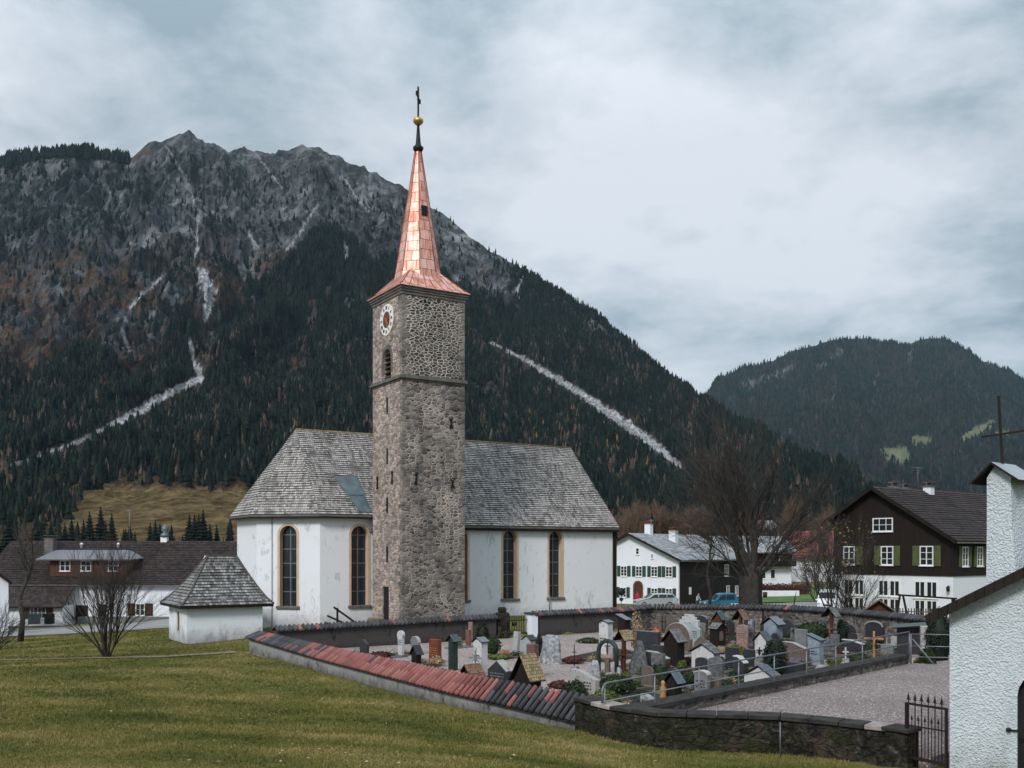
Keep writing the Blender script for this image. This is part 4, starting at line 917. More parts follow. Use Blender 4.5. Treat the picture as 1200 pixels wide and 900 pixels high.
def chimney(par, x, y, z, w, h, mat, cap='trim'):
    o = MB().box((x-w/2,y-w/2,z-.9),(x+w/2,y+w/2,z+h)).build('chimney', MAT[mat], par, bevel=.02)
    c = MB(); c.box((x-w/2-.07,y-w/2-.07,z+h),(x+w/2+.07,y+w/2+.07,z+h+.09))
    for sx in (-1,1): c.bar((x+sx*w*.3,y,z+h+.05),(x+sx*w*.3,y,z+h+.34),.06,.3)
    c.bar((x-w/2-.05,y,z+h+.36),(x+w/2+.05,y,z+h+.36),w+.1,.05); c.build('chimney_cap', MAT[cap], o); return o

# white house with green shutters and a dark timber side
t, ro, TF, TG, TR_ = house('farmhouse', 'white village house with green shutters, arched door and grey roof behind the churchyard', (19.6,115,-1.5), math.atan2(.8,.6), 17.5, 13.0, 5.5, 8.45, ('house_wall','wood_dark','slate'), oh=(.7,.7))
MB().face([TF @ Vector(p) for p in ((.25,-.05,-.5),(17.5,-.05,-.5),(17.5,-.05,5.4),(.25,-.05,5.4))]).build('timber_wall', MAT['wood_dark'], t)
for x in (3.4, 5.6, 7.7, 9.8, 11.75): hwin(t, TG, x, 3.35, .9, 1.25, 2, 3, 'green_paint', .46)
for x in (3.5, 5.5, 9.8, 11.75): hwin(t, TG, x, .75, .9, 1.25, 2, 3, 'green_paint', .46)
hwin(t, TG, 7.5, 6.0, .5, .8, 1, 2, None); hwin(t, TG, 9.5, 5.5, .3, .6, 1, 1, None)
dm = MB(); dm.face([TG @ Vector((a,-.03,z)) for a, z in arc(7.6,.0,2.7,1.1,12)]); d_ = dm.build('door', MAT['wood_red'], t)
dm = MB(); o_ = arc(7.6,.0,2.85,1.4,12); q_ = arc(7.6,.0,2.7,1.1,12)
for (a_, c_) in zip(zip(o_, o_[1:]), zip(q_, q_[1:])): dm.face([TG @ Vector((p[0],-.06,p[1])) for p in (a_[0], c_[0], c_[1], a_[1])])
dm.build('door_frame', m_plain('brown stone jamb', (.16,.075,.045)), d_)
TFo = T2((0,-.06),(1,0),(0,1)); hwin(t, TFo, 13.2, 3.2, 1.2, 1.5, 3, 3); hwin(t, TFo, 13.6, .5, .9, 1.5, 2, 3); hwin(t, TFo, 16.3, .5, .9, 1.4, 2, 3)
MB().box((2.6,-.08,1.2),(3.2,-.05,2.1), 0, TF).build('notice_board', MAT['white_paint'], t)
chimney(ro, 4.6, 6.5, 8.5, .8, 1.3, 'house_wall', 'brick'); chimney(ro, 7.2, 4.4, 7.7, .9, 1.3, 'house_wall', 'brick')
ms = thing('roof_mast', 'thin grey mast standing behind the ridge of the white house with green shutters', 'mast', (XY(763,128)[0],128,-1.5)); MB().tube([(0,0,0),(0,0,10.6)], .07, 6).build('pole', MAT['galv'], ms); MB().bar((-.3,0,10.4),(.3,0,10.4),.06).build('crossbar', MAT['galv'], ms)

# brown chalet, white below
t, ro, TF, TG, TR_ = house('chalet', 'dark brown timber chalet with white ground floor, olive shutters and brown tiled roof', (29.8,66,.0), math.atan2(.6,.8), 15.5, 9.2, 5.85, 9.45, ('house_wall','wood_dark','tile_brown'), yr=5.8, wh2=7.35, oh=(.6,.6), split=3.25)
k = 10.6
TGo = T2((-.09,9.2),(0,-1),(1,0)); TFo = T2((0,-.09),(1,0),(0,1))
for x, w in ((1.25,.95),(4.35,.98),(7.35,1.0)): hwin(t, TGo, x, 3.95, w, 1.36, 2, 3, None if x < 2 else 'olive_paint', .50)
MB().box((1.9,-.09,3.95),(2.4,-.04,5.3), 0, TGo).build('shutter', MAT['olive_paint'], t)
hwin(t, TGo, 4.0, 6.35, 1.6, .98, 3, 2)
for x in (1.6, 4.45, 7.25):
    [hwin(t, TG, x+s_*.44, z_, .86, h_, 2, 1, t=.10) for s_ in (-1,1) for z_, h_ in ((1.70,1.2),(.30,1.3))]
for x in (1.35, 3.3, 5.6): hwin(t, TFo, x, 3.9, .8, 1.36, 2, 3, 'olive_paint', .38)
lp = MB(); lp.bar(TG @ Vector((9.0,-.02,2.6)), TG @ Vector((9.0,-.3,2.6)), .03); lp.lathe([(0,2.2),(.10,2.25),(.13,2.5),(.03,2.62),(0,2.62)], 8, 0, tuple((TG @ Vector((9.0,-.3,0))).to_tuple())); lp.build('wall_lamp', MAT['iron'], t)
chimney(ro, 3.6, 6.6, 9.3, .55, .45, 'house_wall'); chimney(ro, 6.3, 5.4, 9.05, .6, .75, 'house_wall'); chimney(ro, 5.4, 6.8, 9.1, .5, .6, 'brick')
an_ = MB(); an_.tube([(6.0,6.1,9.4),(6.0,6.1,11.4)], .025, 4)
for z, w in ((11.3,.9),(11.1,.7),(10.9,.6)): an_.bar((6-w/2,6.1,z),(6+w/2,6.1,z),.02)
for x in (5.5,5.8,6.2,6.5): an_.bar((x,5.85,11.3),(x,6.35,11.3),.02)
an_.build('aerial', MAT['galv'], ro)

# long farmhouse at the left
t, ro, TF, TG, TR_ = house('farmhouse', 'long low farmhouse with brown tiled roof and timber dormer across the road', (-57.0,105.5,-3.1), math.radians(-2), 28, 12.5, 4.75, 9.0, ('house_wall','wood_dark','tile_brown'), oh=(.5,.6))
lw = MB(); slab(lw, [(-.5,-3.2,4.72-.6*.68-2.1),(10.2,-3.2,4.72-.6*.68-2.1),(10.2,.1,4.85),(-.5,.1,4.85)], .15); lw.build('lean_to_roof', [MAT['tile_brown'], MAT['wood_dark']], ro)
lw = MB(); lw.box((3.9,-2.7,-.8),(10.0,.05,2.30)); lw.build('wing_wall', MAT['house_wall'], t); TW = T2((0,-2.7),(1,0),(0,1))
hwin(t, TW, 7.35, .95, 1.7, 1.2, 4, 2, 'brown_paint', .75)
MB().box((10.05,-.05,-.3),(11.4,-.02,2.2), 0, TF).build('door', MAT['wood_dark'], t); MB().box((12.6,-.05,-.1),(13.4,-.02,2.3), 0, TF).build('door', MAT['wood_dark'], t)
hwin(t, TF, 17.1, 1.1, 1.0, 1.3, 2, 2, 'brown_paint', .85)
dm = MB(); dm.face([TF @ Vector((a,-.03,z)) for a, z in arc(22.2,.2,3.0,2.2,12)]); dm.build('barn_door', MAT['wood_dark'], t)
MB().box((10.3,-.06,-.6),(21,-.02,1.0), 0, TF).build('plinth', m_plain('grey plinth', (.16,.17,.18), .9, 0, .3), t)
# dormer
dz0 = 5.0; D_ = MB(); D_.box((6.9,.6,dz0),(15.4,6.2,7.15)); dor = D_.build('dormer', MAT['wood_red'], ro); TD = T2((0,.6),(1,0),(0,1))
for x in (8.6,10.9,13.9): hwin(dor, TD, x, dz0+.85, 1.15, 1.15, 2, 2)
slabm = MB(); slab(slabm, [(5.7,-.1,7.15),(16.1,-.1,7.15),(14.0,4.3,8.15),(5.7,4.3,8.15)], .12); slab(slabm, [(16.1,-.1,7.15),(16.1,4.6,7.3),(14.0,4.3,8.15)], .1); slabm.build('dormer_roof', [m_plain('grey sheet roof', (.20,.205,.22), .5, .2, .12, .4), MAT['trim']], dor)
chimney(ro, 5.0, 4.5, 8.1, 1.0, 1.3, 'trim'); 
for x in (8.2, 12.4): MB().lathe([(0,8.3),(.16,8.3),(.16,8.75),(.26,8.8),(0,9.0)], 8, 0, (x,5.2,0)).build('roof_vent', MAT['white_paint'], ro)
MB().box((16.9,6.0,8.7),(17.6,6.6,9.6)).build('chimney', MAT['white_paint'], ro); fg = MB()
fg.lathe([(0,9.6),(.5,9.65),(.45,9.95),(.2,10.1),(.42,10.4),(.3,10.8),(.12,11.0),(0,11.1)], 9, 0, (17.3,6.3,0)); fg.build('chimney_cap', MAT['patina'], ro)
MB().tube([(13.2,6.3,9.2),(13.2,6.3,12.8)], .04, 4).bar((12.8,6.3,12.6),(13.6,6.3,12.6),.04).build('aerial', MAT['galv'], ro)
sk_ = MB(); kx = (9.0-4.75)/6.25; sk_.face([(22.8,2.4,4.75+2.4*kx+.24),(23.8,2.4,4.75+2.4*kx+.24),(23.8,3.7,4.75+3.7*kx+.24),(22.8,3.7,4.75+3.7*kx+.24)]); sk_.build('skylight', MAT['white_paint'], ro)
# neighbour at the left edge
t, ro, TF, TG, TR_ = house('house', 'white gabled house cut off by the left edge of the picture', (-57.0,97,-3.0), math.radians(-12), 6, 8.0, 4.4, 7.6, ('house_wall','wood_dark','tile_brown'), oh=(.4,.3))
t.location = (-46.9,91,-2.3); t.rotation_euler.z = math.radians(118)
hwin(t, TF, 2.0, 1.0, .9, 1.2, 2, 2); hwin(t, TG, 3.4, 3.3, .8, 1.1, 2, 2); hwin(t, TG, 2.1, .8, .8, 1.2, 2, 2); hwin(t, TG, 5.0, .8, .8, 1.2, 2, 2)

# chalet and roofs beyond the big tree
t, ro, TF, TG, TR_ = house('chalet', 'timber chalet with white ground floor and grey roof seen right of the big bare tree', (XY(850,168)[0],168,-.9), math.radians(14), 12.6, 9, 6.0, 8.3, ('house_wall','wood_red','slate'), oh=(.9,1.2), split=3.2)
for x in (5.2,7.2,9.0): hwin(t, TF, x, 1.0, .9, 1.6, 1, 1)
for x in (3.0,5.5,8,10.5): hwin(t, T2((0,-.09),(1,0),(0,1)), x, 3.9, .7, 1.0, 2, 2)
bl_ = MB(); bl_.box((-.3,-1.3,3.1),(12.8,-.08,3.25)); bl_.box((-.3,-1.35,3.25),(12.8,-1.25,4.1)); bl_.build('balcony', MAT['wood_dark'], t)
m_red = m_shingle('red roof tiles', .3, .36, (.12,.03,.03), (.42,.13,.125), (.2,.1,.09), .25, .45, .05, .7); MAT['tile_red'] = m_red
t, ro, TF, TG, TR_ = house('house', 'long house with faded red tiled roof behind the timber chalet', (XY(905,186)[0],186,-1), math.radians(-38), 15, 15, 5.0, 9.6, ('house_wall','wood_dark','tile_red'), oh=(.6,.8)); chimney(ro, 7.5, 5.5, 9.3, .9, 1.2, 'brick')
t, ro, TF, TG, TR_ = house('house', 'far house with pale grey roof behind the branches of the big tree', (XY(872,225)[0],225,-1), math.radians(22), 11, 9, 8.5, 13.0, ('house_wall','wood_dark','slate'), oh=(.6,.8))
t, ro, TF, TG, TR_ = house('house', 'small dark hut with white door far off beyond the red roof', (XY(936,240)[0],240,4), math.radians(10), 5, 5, 3.8, 5.8, ('wood_dark','wood_dark','slate')); hwin(t, TF, 1.2, .8, .8, 1.4, 1, 1); hwin(t, TF, 3.4, 1.4, 1.4, .9, 3, 1)
t, ro, TF, TG, TR_ = house('barn', 'red-brown roofed barn peeping out left of the white house gable', (XY(690,150)[0],150,-1.2), math.radians(-20), 12, 9, 4.5, 8.2, ('wood_dark','wood_dark','tile_red'), oh=(.5,.6))

# ------------------------------------------------------------------ white rendered chapel, front right
def m_rough():
    n = NT('rough cast render', .9, 0, .2); o = n.co(); v = n.math('ADD', n.n('ShaderNodeTexVoronoi', {'Vector': n.n('ShaderNodeMix', {0: .04, 6: o, 7: n.n('ShaderNodeTexNoise', {'Vector': o, 'Scale': 9.0}).outputs[1]}, data_type='RGBA', blend_type='LINEAR_LIGHT').outputs[2], 'Scale': 24.0, 'Smoothness': .6}, feature='SMOOTH_F1').outputs[0], n.noise(o, 14, 4, .6)); w = n.noise(o, 60, 3, .6)
    zz = n.n('ShaderNodeSeparateXYZ', {0: o}).outputs[2]; ww = n.mix(n.noise(o, 1.2, 6, .7), (.52,.57,.60), (.68,.735,.765)); k_ = n.math('MULTIPLY', n.ramp(zz, [(0,1),(.9,0)]), n.ramp(n.noise(o, 2.2, 7, .75), [(.42,0),(.62,.8)])); n.col(n.mix(k_, n.mix(n.ramp(n.noise(n.co(scale=(1,1,.25)), 1.5, 7, .7), [(.5,0),(.72,.4)]), ww, (.36,.38,.37)), (.16,.155,.13))); b = n.bump(v, .85, .04); n.bump(w, .7, .012, b); return n.m
MAT['roughcast'] = m_rough()
ch = thing('chapel', 'small white roughcast chapel with dark roof beside the iron gate', 'chapel', (9.54,21.3,.15), math.radians(-30))
CL, CD, CW, CR = 5.0, 7.5, 3.52, 4.92; kc = (CR-CW)/2.5
TFc = T2((0,0),(1,0),(0,1)); cwm = MB()
gfun = lambda s_: CW+kc*s_ if s_ <= 2.5 else CW+kc*(5-s_)
wall_open(cwm, TFc, 2.5, -.6, 0, [(1.90, -.599, 2.35, 1.18, True)], .35, gfun)
cwm.face([(2.5,0,-.6),(5,0,-.6),(5,0,CW),(2.5,0,CR)]); cwm.face([(0,CD,-.6),(0,0,-.6),(0,0,CW),(0,CD,CW)]); cwm.face([(5,0,-.6),(5,CD,-.6),(5,CD,CW),(5,0,CW)]); cwm.face([(5,CD,-.6),(0,CD,-.6),(0,CD,CW),(2.5,CD,CR),(5,CD,CW)])
cwm.build('wall', MAT['roughcast'], ch)
dm = MB(); dm.face([Vector((a,.3,z)) for a, z in arc(1.9,-.599,2.35,1.18)]); d_ = dm.build('door', MAT['iron'], ch)
dm = MB(); dm.bar((1.14,-.04,1.05),(1.9,.0,1.02),.035); dm.lathe([(0,1.0),(.05,1.03),(.05,1.08),(0,1.11)], 6, 0, (1.15,-.05,0)); dm.build('hinge_bar', MAT['iron'], d_)
rm = MB(); a_ = .42
slab(rm, [(-a_,-.35,CW-a_*kc+.14),(-a_,CD+.3,CW-a_*kc+.14),(2.5,CD+.3,CR+.14),(2.5,-.35,CR+.14)][::-1], .12); slab(rm, [(5+a_,-.35,CW-a_*kc+.14),(5+a_,CD+.3,CW-a_*kc+.14),(2.5,CD+.3,CR+.14),(2.5,-.35,CR+.14)], .12)
cro = rm.build('roof', [MAT['tile_brown'], MAT['wood_dark']], ch)
rm = MB(); rm.bar((-a_,-.38,CW-a_*kc+.06),(2.5,-.38,CR+.06),.05,.20); rm.bar((2.5,-.38,CR+.06),(5+a_,-.38,CW-a_*kc+.06),.05,.20); rm.build('bargeboard', MAT['wood_dark'], cro)
# rendered turret with its own little metal roof and iron cross
TM = Matrix.Translation((.70,.30,0)) @ Matrix.Rotation(math.radians(-20), 4, 'Z') @ Matrix.Translation((-.72,0,0)); tu = MB(TM); x0, x1 = .72, 1.24; zt0, zt1 = 3.75, 6.42
lo_ = [(x0,-.02),(x1+.16,-.02),(x1+.42,.85),(x0,.85)]; mi_ = [(x0+.02,-.02),(x1+.03,-.02),(x1+.12,.8),(x0+.02,.8)]; hi_ = [(x0+.02,-.02),(x1,-.02),(x1,.8),(x0+.02,.8)]
for (A, z0), (B, z1) in (((lo_,zt0),(mi_,5.35)), ((mi_,5.35),(hi_,zt1))):
    for i in range(4): j = (i+1)%4; tu.face([(A[i][0],A[i][1],z0),(A[j][0],A[j][1],z0),(B[j][0],B[j][1],z1),(B[i][0],B[i][1],z1)])
xm = x0+.19; tu.face([(x0+.02,-.02,zt1),(x1,-.02,zt1),(xm,-.02,zt1+.26)])
tur = tu.build('turret', MAT['roughcast'], ch)
tr = MB(TM); slab(tr, [(x0-.24,-.20,zt1-.08),(xm,-.20,zt1+.33),(xm,1.0,zt1+.33),(x0-.24,1.0,zt1-.08)][::-1], .05); slab(tr, [(x1+.24,-.20,zt1-.08),(x1+.24,1.0,zt1-.08),(xm,1.0,zt1+.33),(xm,-.20,zt1+.33)], .05)
tr.build('turret_roof', [m_plain('pale sheet metal', (.42,.44,.47), .45, .4, .15, 2), MAT['wood_dark']], tur)
cr = MB(TM); cr.bar((xm+.02,.3,zt1+.3),(xm-.06,.3,zt1+1.80),.045); cr.bar((xm-.40,.25,zt1+.93),(xm+.5,.3,zt1+.99),.04); cr.build('cross', MAT['rust'], tur)

# ------------------------------------------------------------------ walls
MAT['wall_plaster'] = m_plaster('old wall plaster', (.30,.30,.29), (.035,.033,.028), 1.0, .6, 3.0, low=(.35,.5,.8))
MAT['wall_dark'] = m_plaster('dark wall plaster', (.066,.060,.056), (.012,.011,.010), 1.0, .9, 2.6, low=(.3,.5,.6))
MAT['wall_grey'] = m_rubble('rough field stone wall', 4.2, (.20,.185,.17), (.055,.052,.048), (.27,.25,.23), msz=.11)
def m_oldwall():
    n = NT('dark mossy field stone', .95, 0, .1); o = n.co(); e = n.n('ShaderNodeTexVoronoi', {'Vector': n.co(scale=(1,1,1.7)), 'Scale': 3.4}, feature='DISTANCE_TO_EDGE').outputs[0]
    f = n.noise(o, 4.5, 8, .75, .8); c = n.ramp(f, [(.36, (.007,.0065,.006)), (.5, (.026,.024,.020)), (.60, (.065,.058,.046)), (.70, (.20,.185,.16))])
    c = n.mix(n.ramp(n.noise(o, 1.3, 6, .7, .5), [(.48,0),(.60,.7)]), c, (.028,.032,.012)); c = n.mix(n.ramp(n.noise(n.co(loc=(5,2,1)), .9, 6, .7, .6), [(.55,0),(.64,.5)]), c, (.10,.07,.05)); n.col(c)
    b = n.bump(n.math('MINIMUM', e, .14), 1.0, .16); n.bump(n.noise(o, 12, 6, .75), .9, .05, b); return n.m
MAT['wall_old'] = m_oldwall()
m_tile_r = NT('terracotta barrel tile', .7); m_tile_r.col(m_tile_r.ramp(m_tile_r.math('ADD', m_tile_r.math('MULTIPLY', m_tile_r.n('ShaderNodeNewGeometry').outputs['Random Per Island'], .45), m_tile_r.math('MULTIPLY', m_tile_r.noise(m_tile_r.co(), 5, 5, .7), .4)), [(.1,(.15,.06,.055)),(.45,(.27,.098,.088)),(.85,(.40,.175,.155))]))
m_tile_d = NT('slate grey barrel tile', .65); m_tile_d.col(m_tile_d.ramp(m_tile_d.math('ADD', m_tile_d.math('MULTIPLY', m_tile_d.n('ShaderNodeNewGeometry').outputs['Random Per Island'], .6), m_tile_d.math('MULTIPLY', m_tile_d.noise(m_tile_d.co(), 5, 5, .7), .4)), [(.1,(.028,.028,.033)),(.5,(.05,.05,.058)),(.85,(.088,.088,.10))]))
MAT['tr'], MAT['td'] = m_tile_r.m, m_tile_d.m
def resample(pts, step):
    out = []; 
    for a, b in zip(pts, pts[1:]):
        A = Vector(a); B = Vector(b); n = max(1, round((Vector(a[:2])-Vector(b[:2])).length/step))
        for j in range(n): out.append(A.lerp(B, j/n))
    out.append(Vector(pts[-1])); return out
def perp(P, i):
    d = (P[min(i+1,len(P)-1)].xy-P[max(i-1,0)].xy).normalized(); return Vector((-d.y, d.x))     # left of the direction of travel
def body(mb, P, w0, w1, zb, zt, jit=0):
    """wall between offsets w0..w1 left of the line; zt(i) top heights, zb(i) bottoms"""
    n = len(P)
    for i in range(n-1):
        q = []
        for k in (i, i+1):
            d = perp(P, k); z0, z1 = zb(k), zt(k); a = P[k].xy+d*w0; b = P[k].xy+d*w1; q.append((a, b, z0, z1))
        (a,b,z0,z1),(c,e,y0,y1) = q
        mb.face([(a.x,a.y,z0),(c.x,c.y,y0),(c.x,c.y,y1),(a.x,a.y,z1)]); mb.face([(e.x,e.y,y0),(b.x,b.y,z0),(b.x,b.y,z1),(e.x,e.y,y1)]); mb.face([(a.x,a.y,z1),(c.x,c.y,y1),(e.x,e.y,y1),(b.x,b.y,z1)])
        if i == 0: mb.face([(b.x,b.y,z0),(a.x,a.y,z0),(a.x,a.y,z1),(b.x,b.y,z1)])
        if i == n-2: mb.face([(c.x,c.y,y0),(e.x,e.y,y0),(e.x,e.y,y1),(c.x,c.y,y1)])
def barrel(mb, P, o0, z0, o1, z1, rows, redf, pitch=.25, rad=.076):
    """barrel tiles across the wall: from offset o0/height z0(k) up to o1/z1(k)"""
    Q = resample([tuple(p) for p in P], pitch); n = len(Q)
    for i in range(n):
        d = perp(Q, i); t = i/(n-1); k = t*(len(P)-1); a = Q[i].xy+d*o0; b = Q[i].xy+d*o1; za, zb_ = z0(t), z1(t)
        A = Vector((a.x,a.y,za)); B = Vector((b.x,b.y,zb_)); ax = (B-A).normalized(); sd = Vector((d.y,-d.x,0)); up = sd.cross(ax); up = -up if up.z < 0 else up
        for r in range(rows):
            p = A.lerp(B, r/rows-.02) + up*.012*(rows-r-1); q = A.lerp(B, (r+1)/rows+.03) + up*.012*(rows-r-1); rr = rad*rnd.uniform(.93,1.05); jit = sd*rnd.uniform(-.012,.012)
            m = 1 if redf(t, r, i) else 0
            u0 = None; K6 = [math.pi*j/5 for j in range(6)]
            V0_ = [p+jit+sd*rr*math.cos(x)+up*rr*1.25*math.sin(x) for x in K6]; V1_ = [q+jit+sd*rr*.84*math.cos(x)+up*rr*1.1*math.sin(x) for x in K6]
            i0 = [mb.vert(v) for v in V0_]; i1 = [mb.vert(v) for v in V1_]
            for j in range(5): mb.idx((i0[j], i0[j+1], i1[j+1], i1[j]), m, True)
            mb.idx(i0[::-1], m)
# left boundary wall: runs from the far corner towards the camera
LW = [(-13.0,48.0,0),(-7.6,39.6,0),(-1.9,31.3,0),(0.1,29.1,0),(1.75,27.2,0)]
lw = thing('churchyard_wall', 'low plastered churchyard wall along the lawn under red and grey barrel tiles', 'wall', (-13,48,0))
def Lc(P): return [(p[0]+13, p[1]-48, 0) for p in P]
P = resample(Lc(LW), .8); NP = len(P); ez = lambda t: float(np.interp(t, [0,.35,.78,1], [.70,.55,.42,.24])); rz_ = lambda t: float(np.interp(t, [0,.35,.78,1], [.97,.96,.95,.86]))
b = MB(); body(b, P, .10, .55, lambda i: -.5, lambda i: ez(i/(NP-1))+.08); b.build('wall', MAT['wall_plaster'], lw)
b = MB()
for i in range(NP-1):
    q = []
    for k in (i, i+1):
        d = perp(P, k); t_ = k/(NP-1); q.append([(*(P[k].xy+d*o), z) for o, z in ((-.02,ez(t_)-.05),(.60,rz_(t_)-.05),(.72,rz_(t_)-.05),(.72,ez(t_)))])
    for j in range(3): b.face([q[0][j], q[1][j], q[1][j+1], q[0][j+1]])
    b.face([q[0][3], q[1][3], q[1][0], q[0][0]])
def redf(t, r, i):
    p = .02 if t < .05 else .9 if t < .09 else .04 if t < .28 else .5 if t < .36 else .97 if t < .50 else .88 if t < .53 else .985 if t < .845 else .07
    return 0 if rnd.random() < p else 1
cp = b.build('coping_base', MAT['butt'], lw)
b = MB(); barrel(b, Lc(LW), -.05, ez, .60, rz_, 2, redf); b.build('coping_tiles', [MAT['tr'], MAT['td']], lw)

# near stone wall with slab cap
NWL = [(1.75,27.15,0),(2.6,25.7,0),(3.67,24.7,0),(5.1,24.35,0),(6.6,24.1,0),(7.8,23.3,0),(8.75,22.55,0)]
nw = thing('stone_wall', 'dark mossy stone wall with flat slab capping in front of the gravel terrace', 'wall', (1.75,27.15,0))
Ln = lambda P: [(p[0]-1.75, p[1]-27.15, 0) for p in P]
P = resample(Ln(NWL), .30); NP = len(P); jz = [rnd.uniform(-.02,.02) for _ in range(NP+1)]
b = MB(); body(b, P, 0, .48, lambda i: -.7, lambda i: .80+jz[i]); b.build('wall', MAT['wall_old'], nw)
MAT['capstone'] = m_plain('weathered cap stone', (.036,.033,.031), .9, 0, .6, 3, bump=.6); MAT['capstone_pale'] = m_plain('pale cap stone', (.33,.28,.26), .9, 0, .3, 4, bump=.4)
P2 = resample(Ln(NWL), .75)
for i in range(len(P2)-1):
    b = MB(); A, B = P2[i], P2[i+1]; g_ = (B-A).normalized()*.008; z = rnd.uniform(-.012,.012)
    poly = []
    for (pt, k, s_) in ((A,i,1),(B,i+1,-1)):
        d = perp(P2, k); poly.append((pt.xy+g_.xy*s_+d*-.07, pt.xy+g_.xy*s_+d*.56))
    pl = [poly[0][0], poly[1][0], poly[1][1], poly[0][1]]; b.prism([(q.x,q.y) for q in pl], .81+z, .92+z)
    b.build('cap_slab', MAT['capstone_pale'] if i in (len(P2)-2, 1) else MAT['capstone'], nw, bevel=.015)
b = MB(); b.box((6.72,-4.75,-.7),(7.22,-4.28,.98), 0); 
pr_ = MB(); pr_.box((-.27,-.27,-.7),(.27,.27,.86)); 
gp = thing('gate_pier', 'square dark stone pier ending the wall beside the iron gate', 'pier', (8.95,22.45,0), math.radians(-50)); pr_.build('pier', MAT['wall_old'], gp, bevel=.03); MB().box((-.33,-.33,.86),(.33,.33,.95)).build('pier_cap', MAT['capstone'], gp, bevel=.02)

# back walls
def tiled_wall(name, label, pts, h, mat, w=.42, redp=.1, cap=True, gap=None):
    o = thing(name, label, 'wall', (pts[0][0],pts[0][1],0)); L_ = [(p[0]-pts[0][0], p[1]-pts[0][1], 0) for p in pts]; P = resample(L_, .8); n = len(P)
    hh = (lambda t: h) if not callable(h) else h
    b = MB(); body(b, P, 0, w, lambda i: -.6, lambda i: hh(i/(n-1))); b.build('wall', MAT[mat], o)
    b = MB()
    for i in range(n-1):
        q = []
        for k in (i, i+1):
            d = perp(P, k); z = hh(k/(n-1)); q.append([(*(P[k].xy+d*o_), zz) for o_, zz in ((-.14,z-.01),(w/2,z+.20),(w+.14,z-.01))])
        for j in range(2): b.face([q[0][j], q[1][j], q[1][j+1], q[0][j+1]])
        b.face([q[0][2], q[1][2], q[1][0], q[0][0]])
    b.build('coping_base', MAT['trim'], o)
    b = MB(); rf_ = lambda t, r, i: 0 if rnd.random() < redp else 1
    barrel(b, L_, -.18, lambda t: hh(t)+.0, w/2+.02, lambda t: hh(t)+.21, 1, rf_, .24, .092); barrel(b, L_, w+.18, lambda t: hh(t)+.0, w/2-.02, lambda t: hh(t)+.21, 1, rf_, .24, .092)
    b.build('coping_tiles', [MAT['tr'], MAT['td']], o); return o
tiled_wall('churchyard_wall', 'dark churchyard wall with tile coping running below the tower to the gate', [(-11.6,48.3),(-.9,55.5)], lambda t: 1.0+.12*t, 'wall_dark', redp=.03)
tiled_wall('churchyard_wall', 'dark grey churchyard wall with tile coping below the nave windows', [(1.35,57.1),(5.9,60.2),(7.6,61.6)], 1.18, 'wall_dark', redp=.12)
tiled_wall('churchyard_wall', 'rough stone churchyard wall behind the graves in front of the parked cars', [(7.6,61.7),(9.0,63.2),(12.2,62.2),(15.4,60.2)], lambda t: 1.2+.2*t, 'wall_grey', redp=.02)
tiled_wall('churchyard_wall', 'pale stone churchyard wall with niche in front of the brown chalet', [(15.5,60.15),(17.6,57.6),(19.2,54.7),(20.3,51.4),(21.3,48.3),(23.5,45)], 1.42, 'wall_grey', redp=.02)

# curb wall with railing above the terrace
cu = thing('kerb_wall', 'low retaining kerb of rough blocks along the edge of the gravel terrace', 'wall', (3.1,26.6,0)); Lk = [(0,0,0),(5.46-3.1,29.1-26.6,0),(16.6-3.1,40.9-26.6,0)]
P = resample(Lk, 1.0); b = MB(); body(b, P, 0, .40, lambda i: -.2, lambda i: .52); b.build('wall', MAT['wall_grey'], cu)
b = MB(); body(b, P, -.06, .62, lambda i: .525, lambda i: .64); b.build('cap_slab', MAT['capstone'], cu, bevel=.02)
ra = thing('railing', 'galvanised pipe railing with two rails on the kerb wall beside the graves', 'railing', (2.55,26.0,0))
def rail_pts(): 
    A = Vector((2.35-2.55+.0,25.95-26.0,0)); B = Vector((16.55-2.55,40.85-26.0,0)); return A, B
A, B = rail_pts(); dr = (B-A).normalized(); LR = (B-A).length; side = Vector((dr.y,-dr.x,0))*.06
b = MB(); N_ = 9; top = [A+side+Vector((0,0,z)) for z in ()]
p0 = A+side; b.tube([p0+Vector((0,0,.95)), p0+Vector((0,0,1.28)), p0+dr*.05+Vector((0,0,1.40)), p0+dr*.17+Vector((0,0,1.46)), p0+dr*.3+Vector((0,0,1.47)), B+side+Vector((0,0,1.60))], .027, 8); b.build('handrail', MAT['galv'], ra)
b = MB(); b.tube([p0+Vector((0,0,.98)), B+side+Vector((0,0,1.12))], .021, 6); b.build('middle_rail', MAT['galv'], ra)
for i in range(N_+1):
    p = A.lerp(B, .005+.995*i/N_)+side; b = MB(); b.tube([p+Vector((0,0,.30)), p+Vector((0,0,1.47+.13*i/N_))], .023, 6); b.build('post', MAT['galv'], ra)
ra2 = thing('railing', 'short galvanised three-rail barrier between the kerb end and the chapel', 'railing', (16.7,40.9,0))
for j, z in enumerate((.55,1.0,1.5)): MB().tube([(0,0,z),(3.4,-.6,z-.02)], .020, 6).build('rail', MAT['galv'], ra2)
for x in (0,1.7,3.4): MB().tube([(x,-x*.6/3.4,.1),(x,-x*.6/3.4,1.5)], .03, 6).build('post', MAT['galv'], ra2)
MB().tube([(.05,-.02,1.3),(.7,-.6,.3)], .03, 6).build('brace', MAT['galv'], ra2)

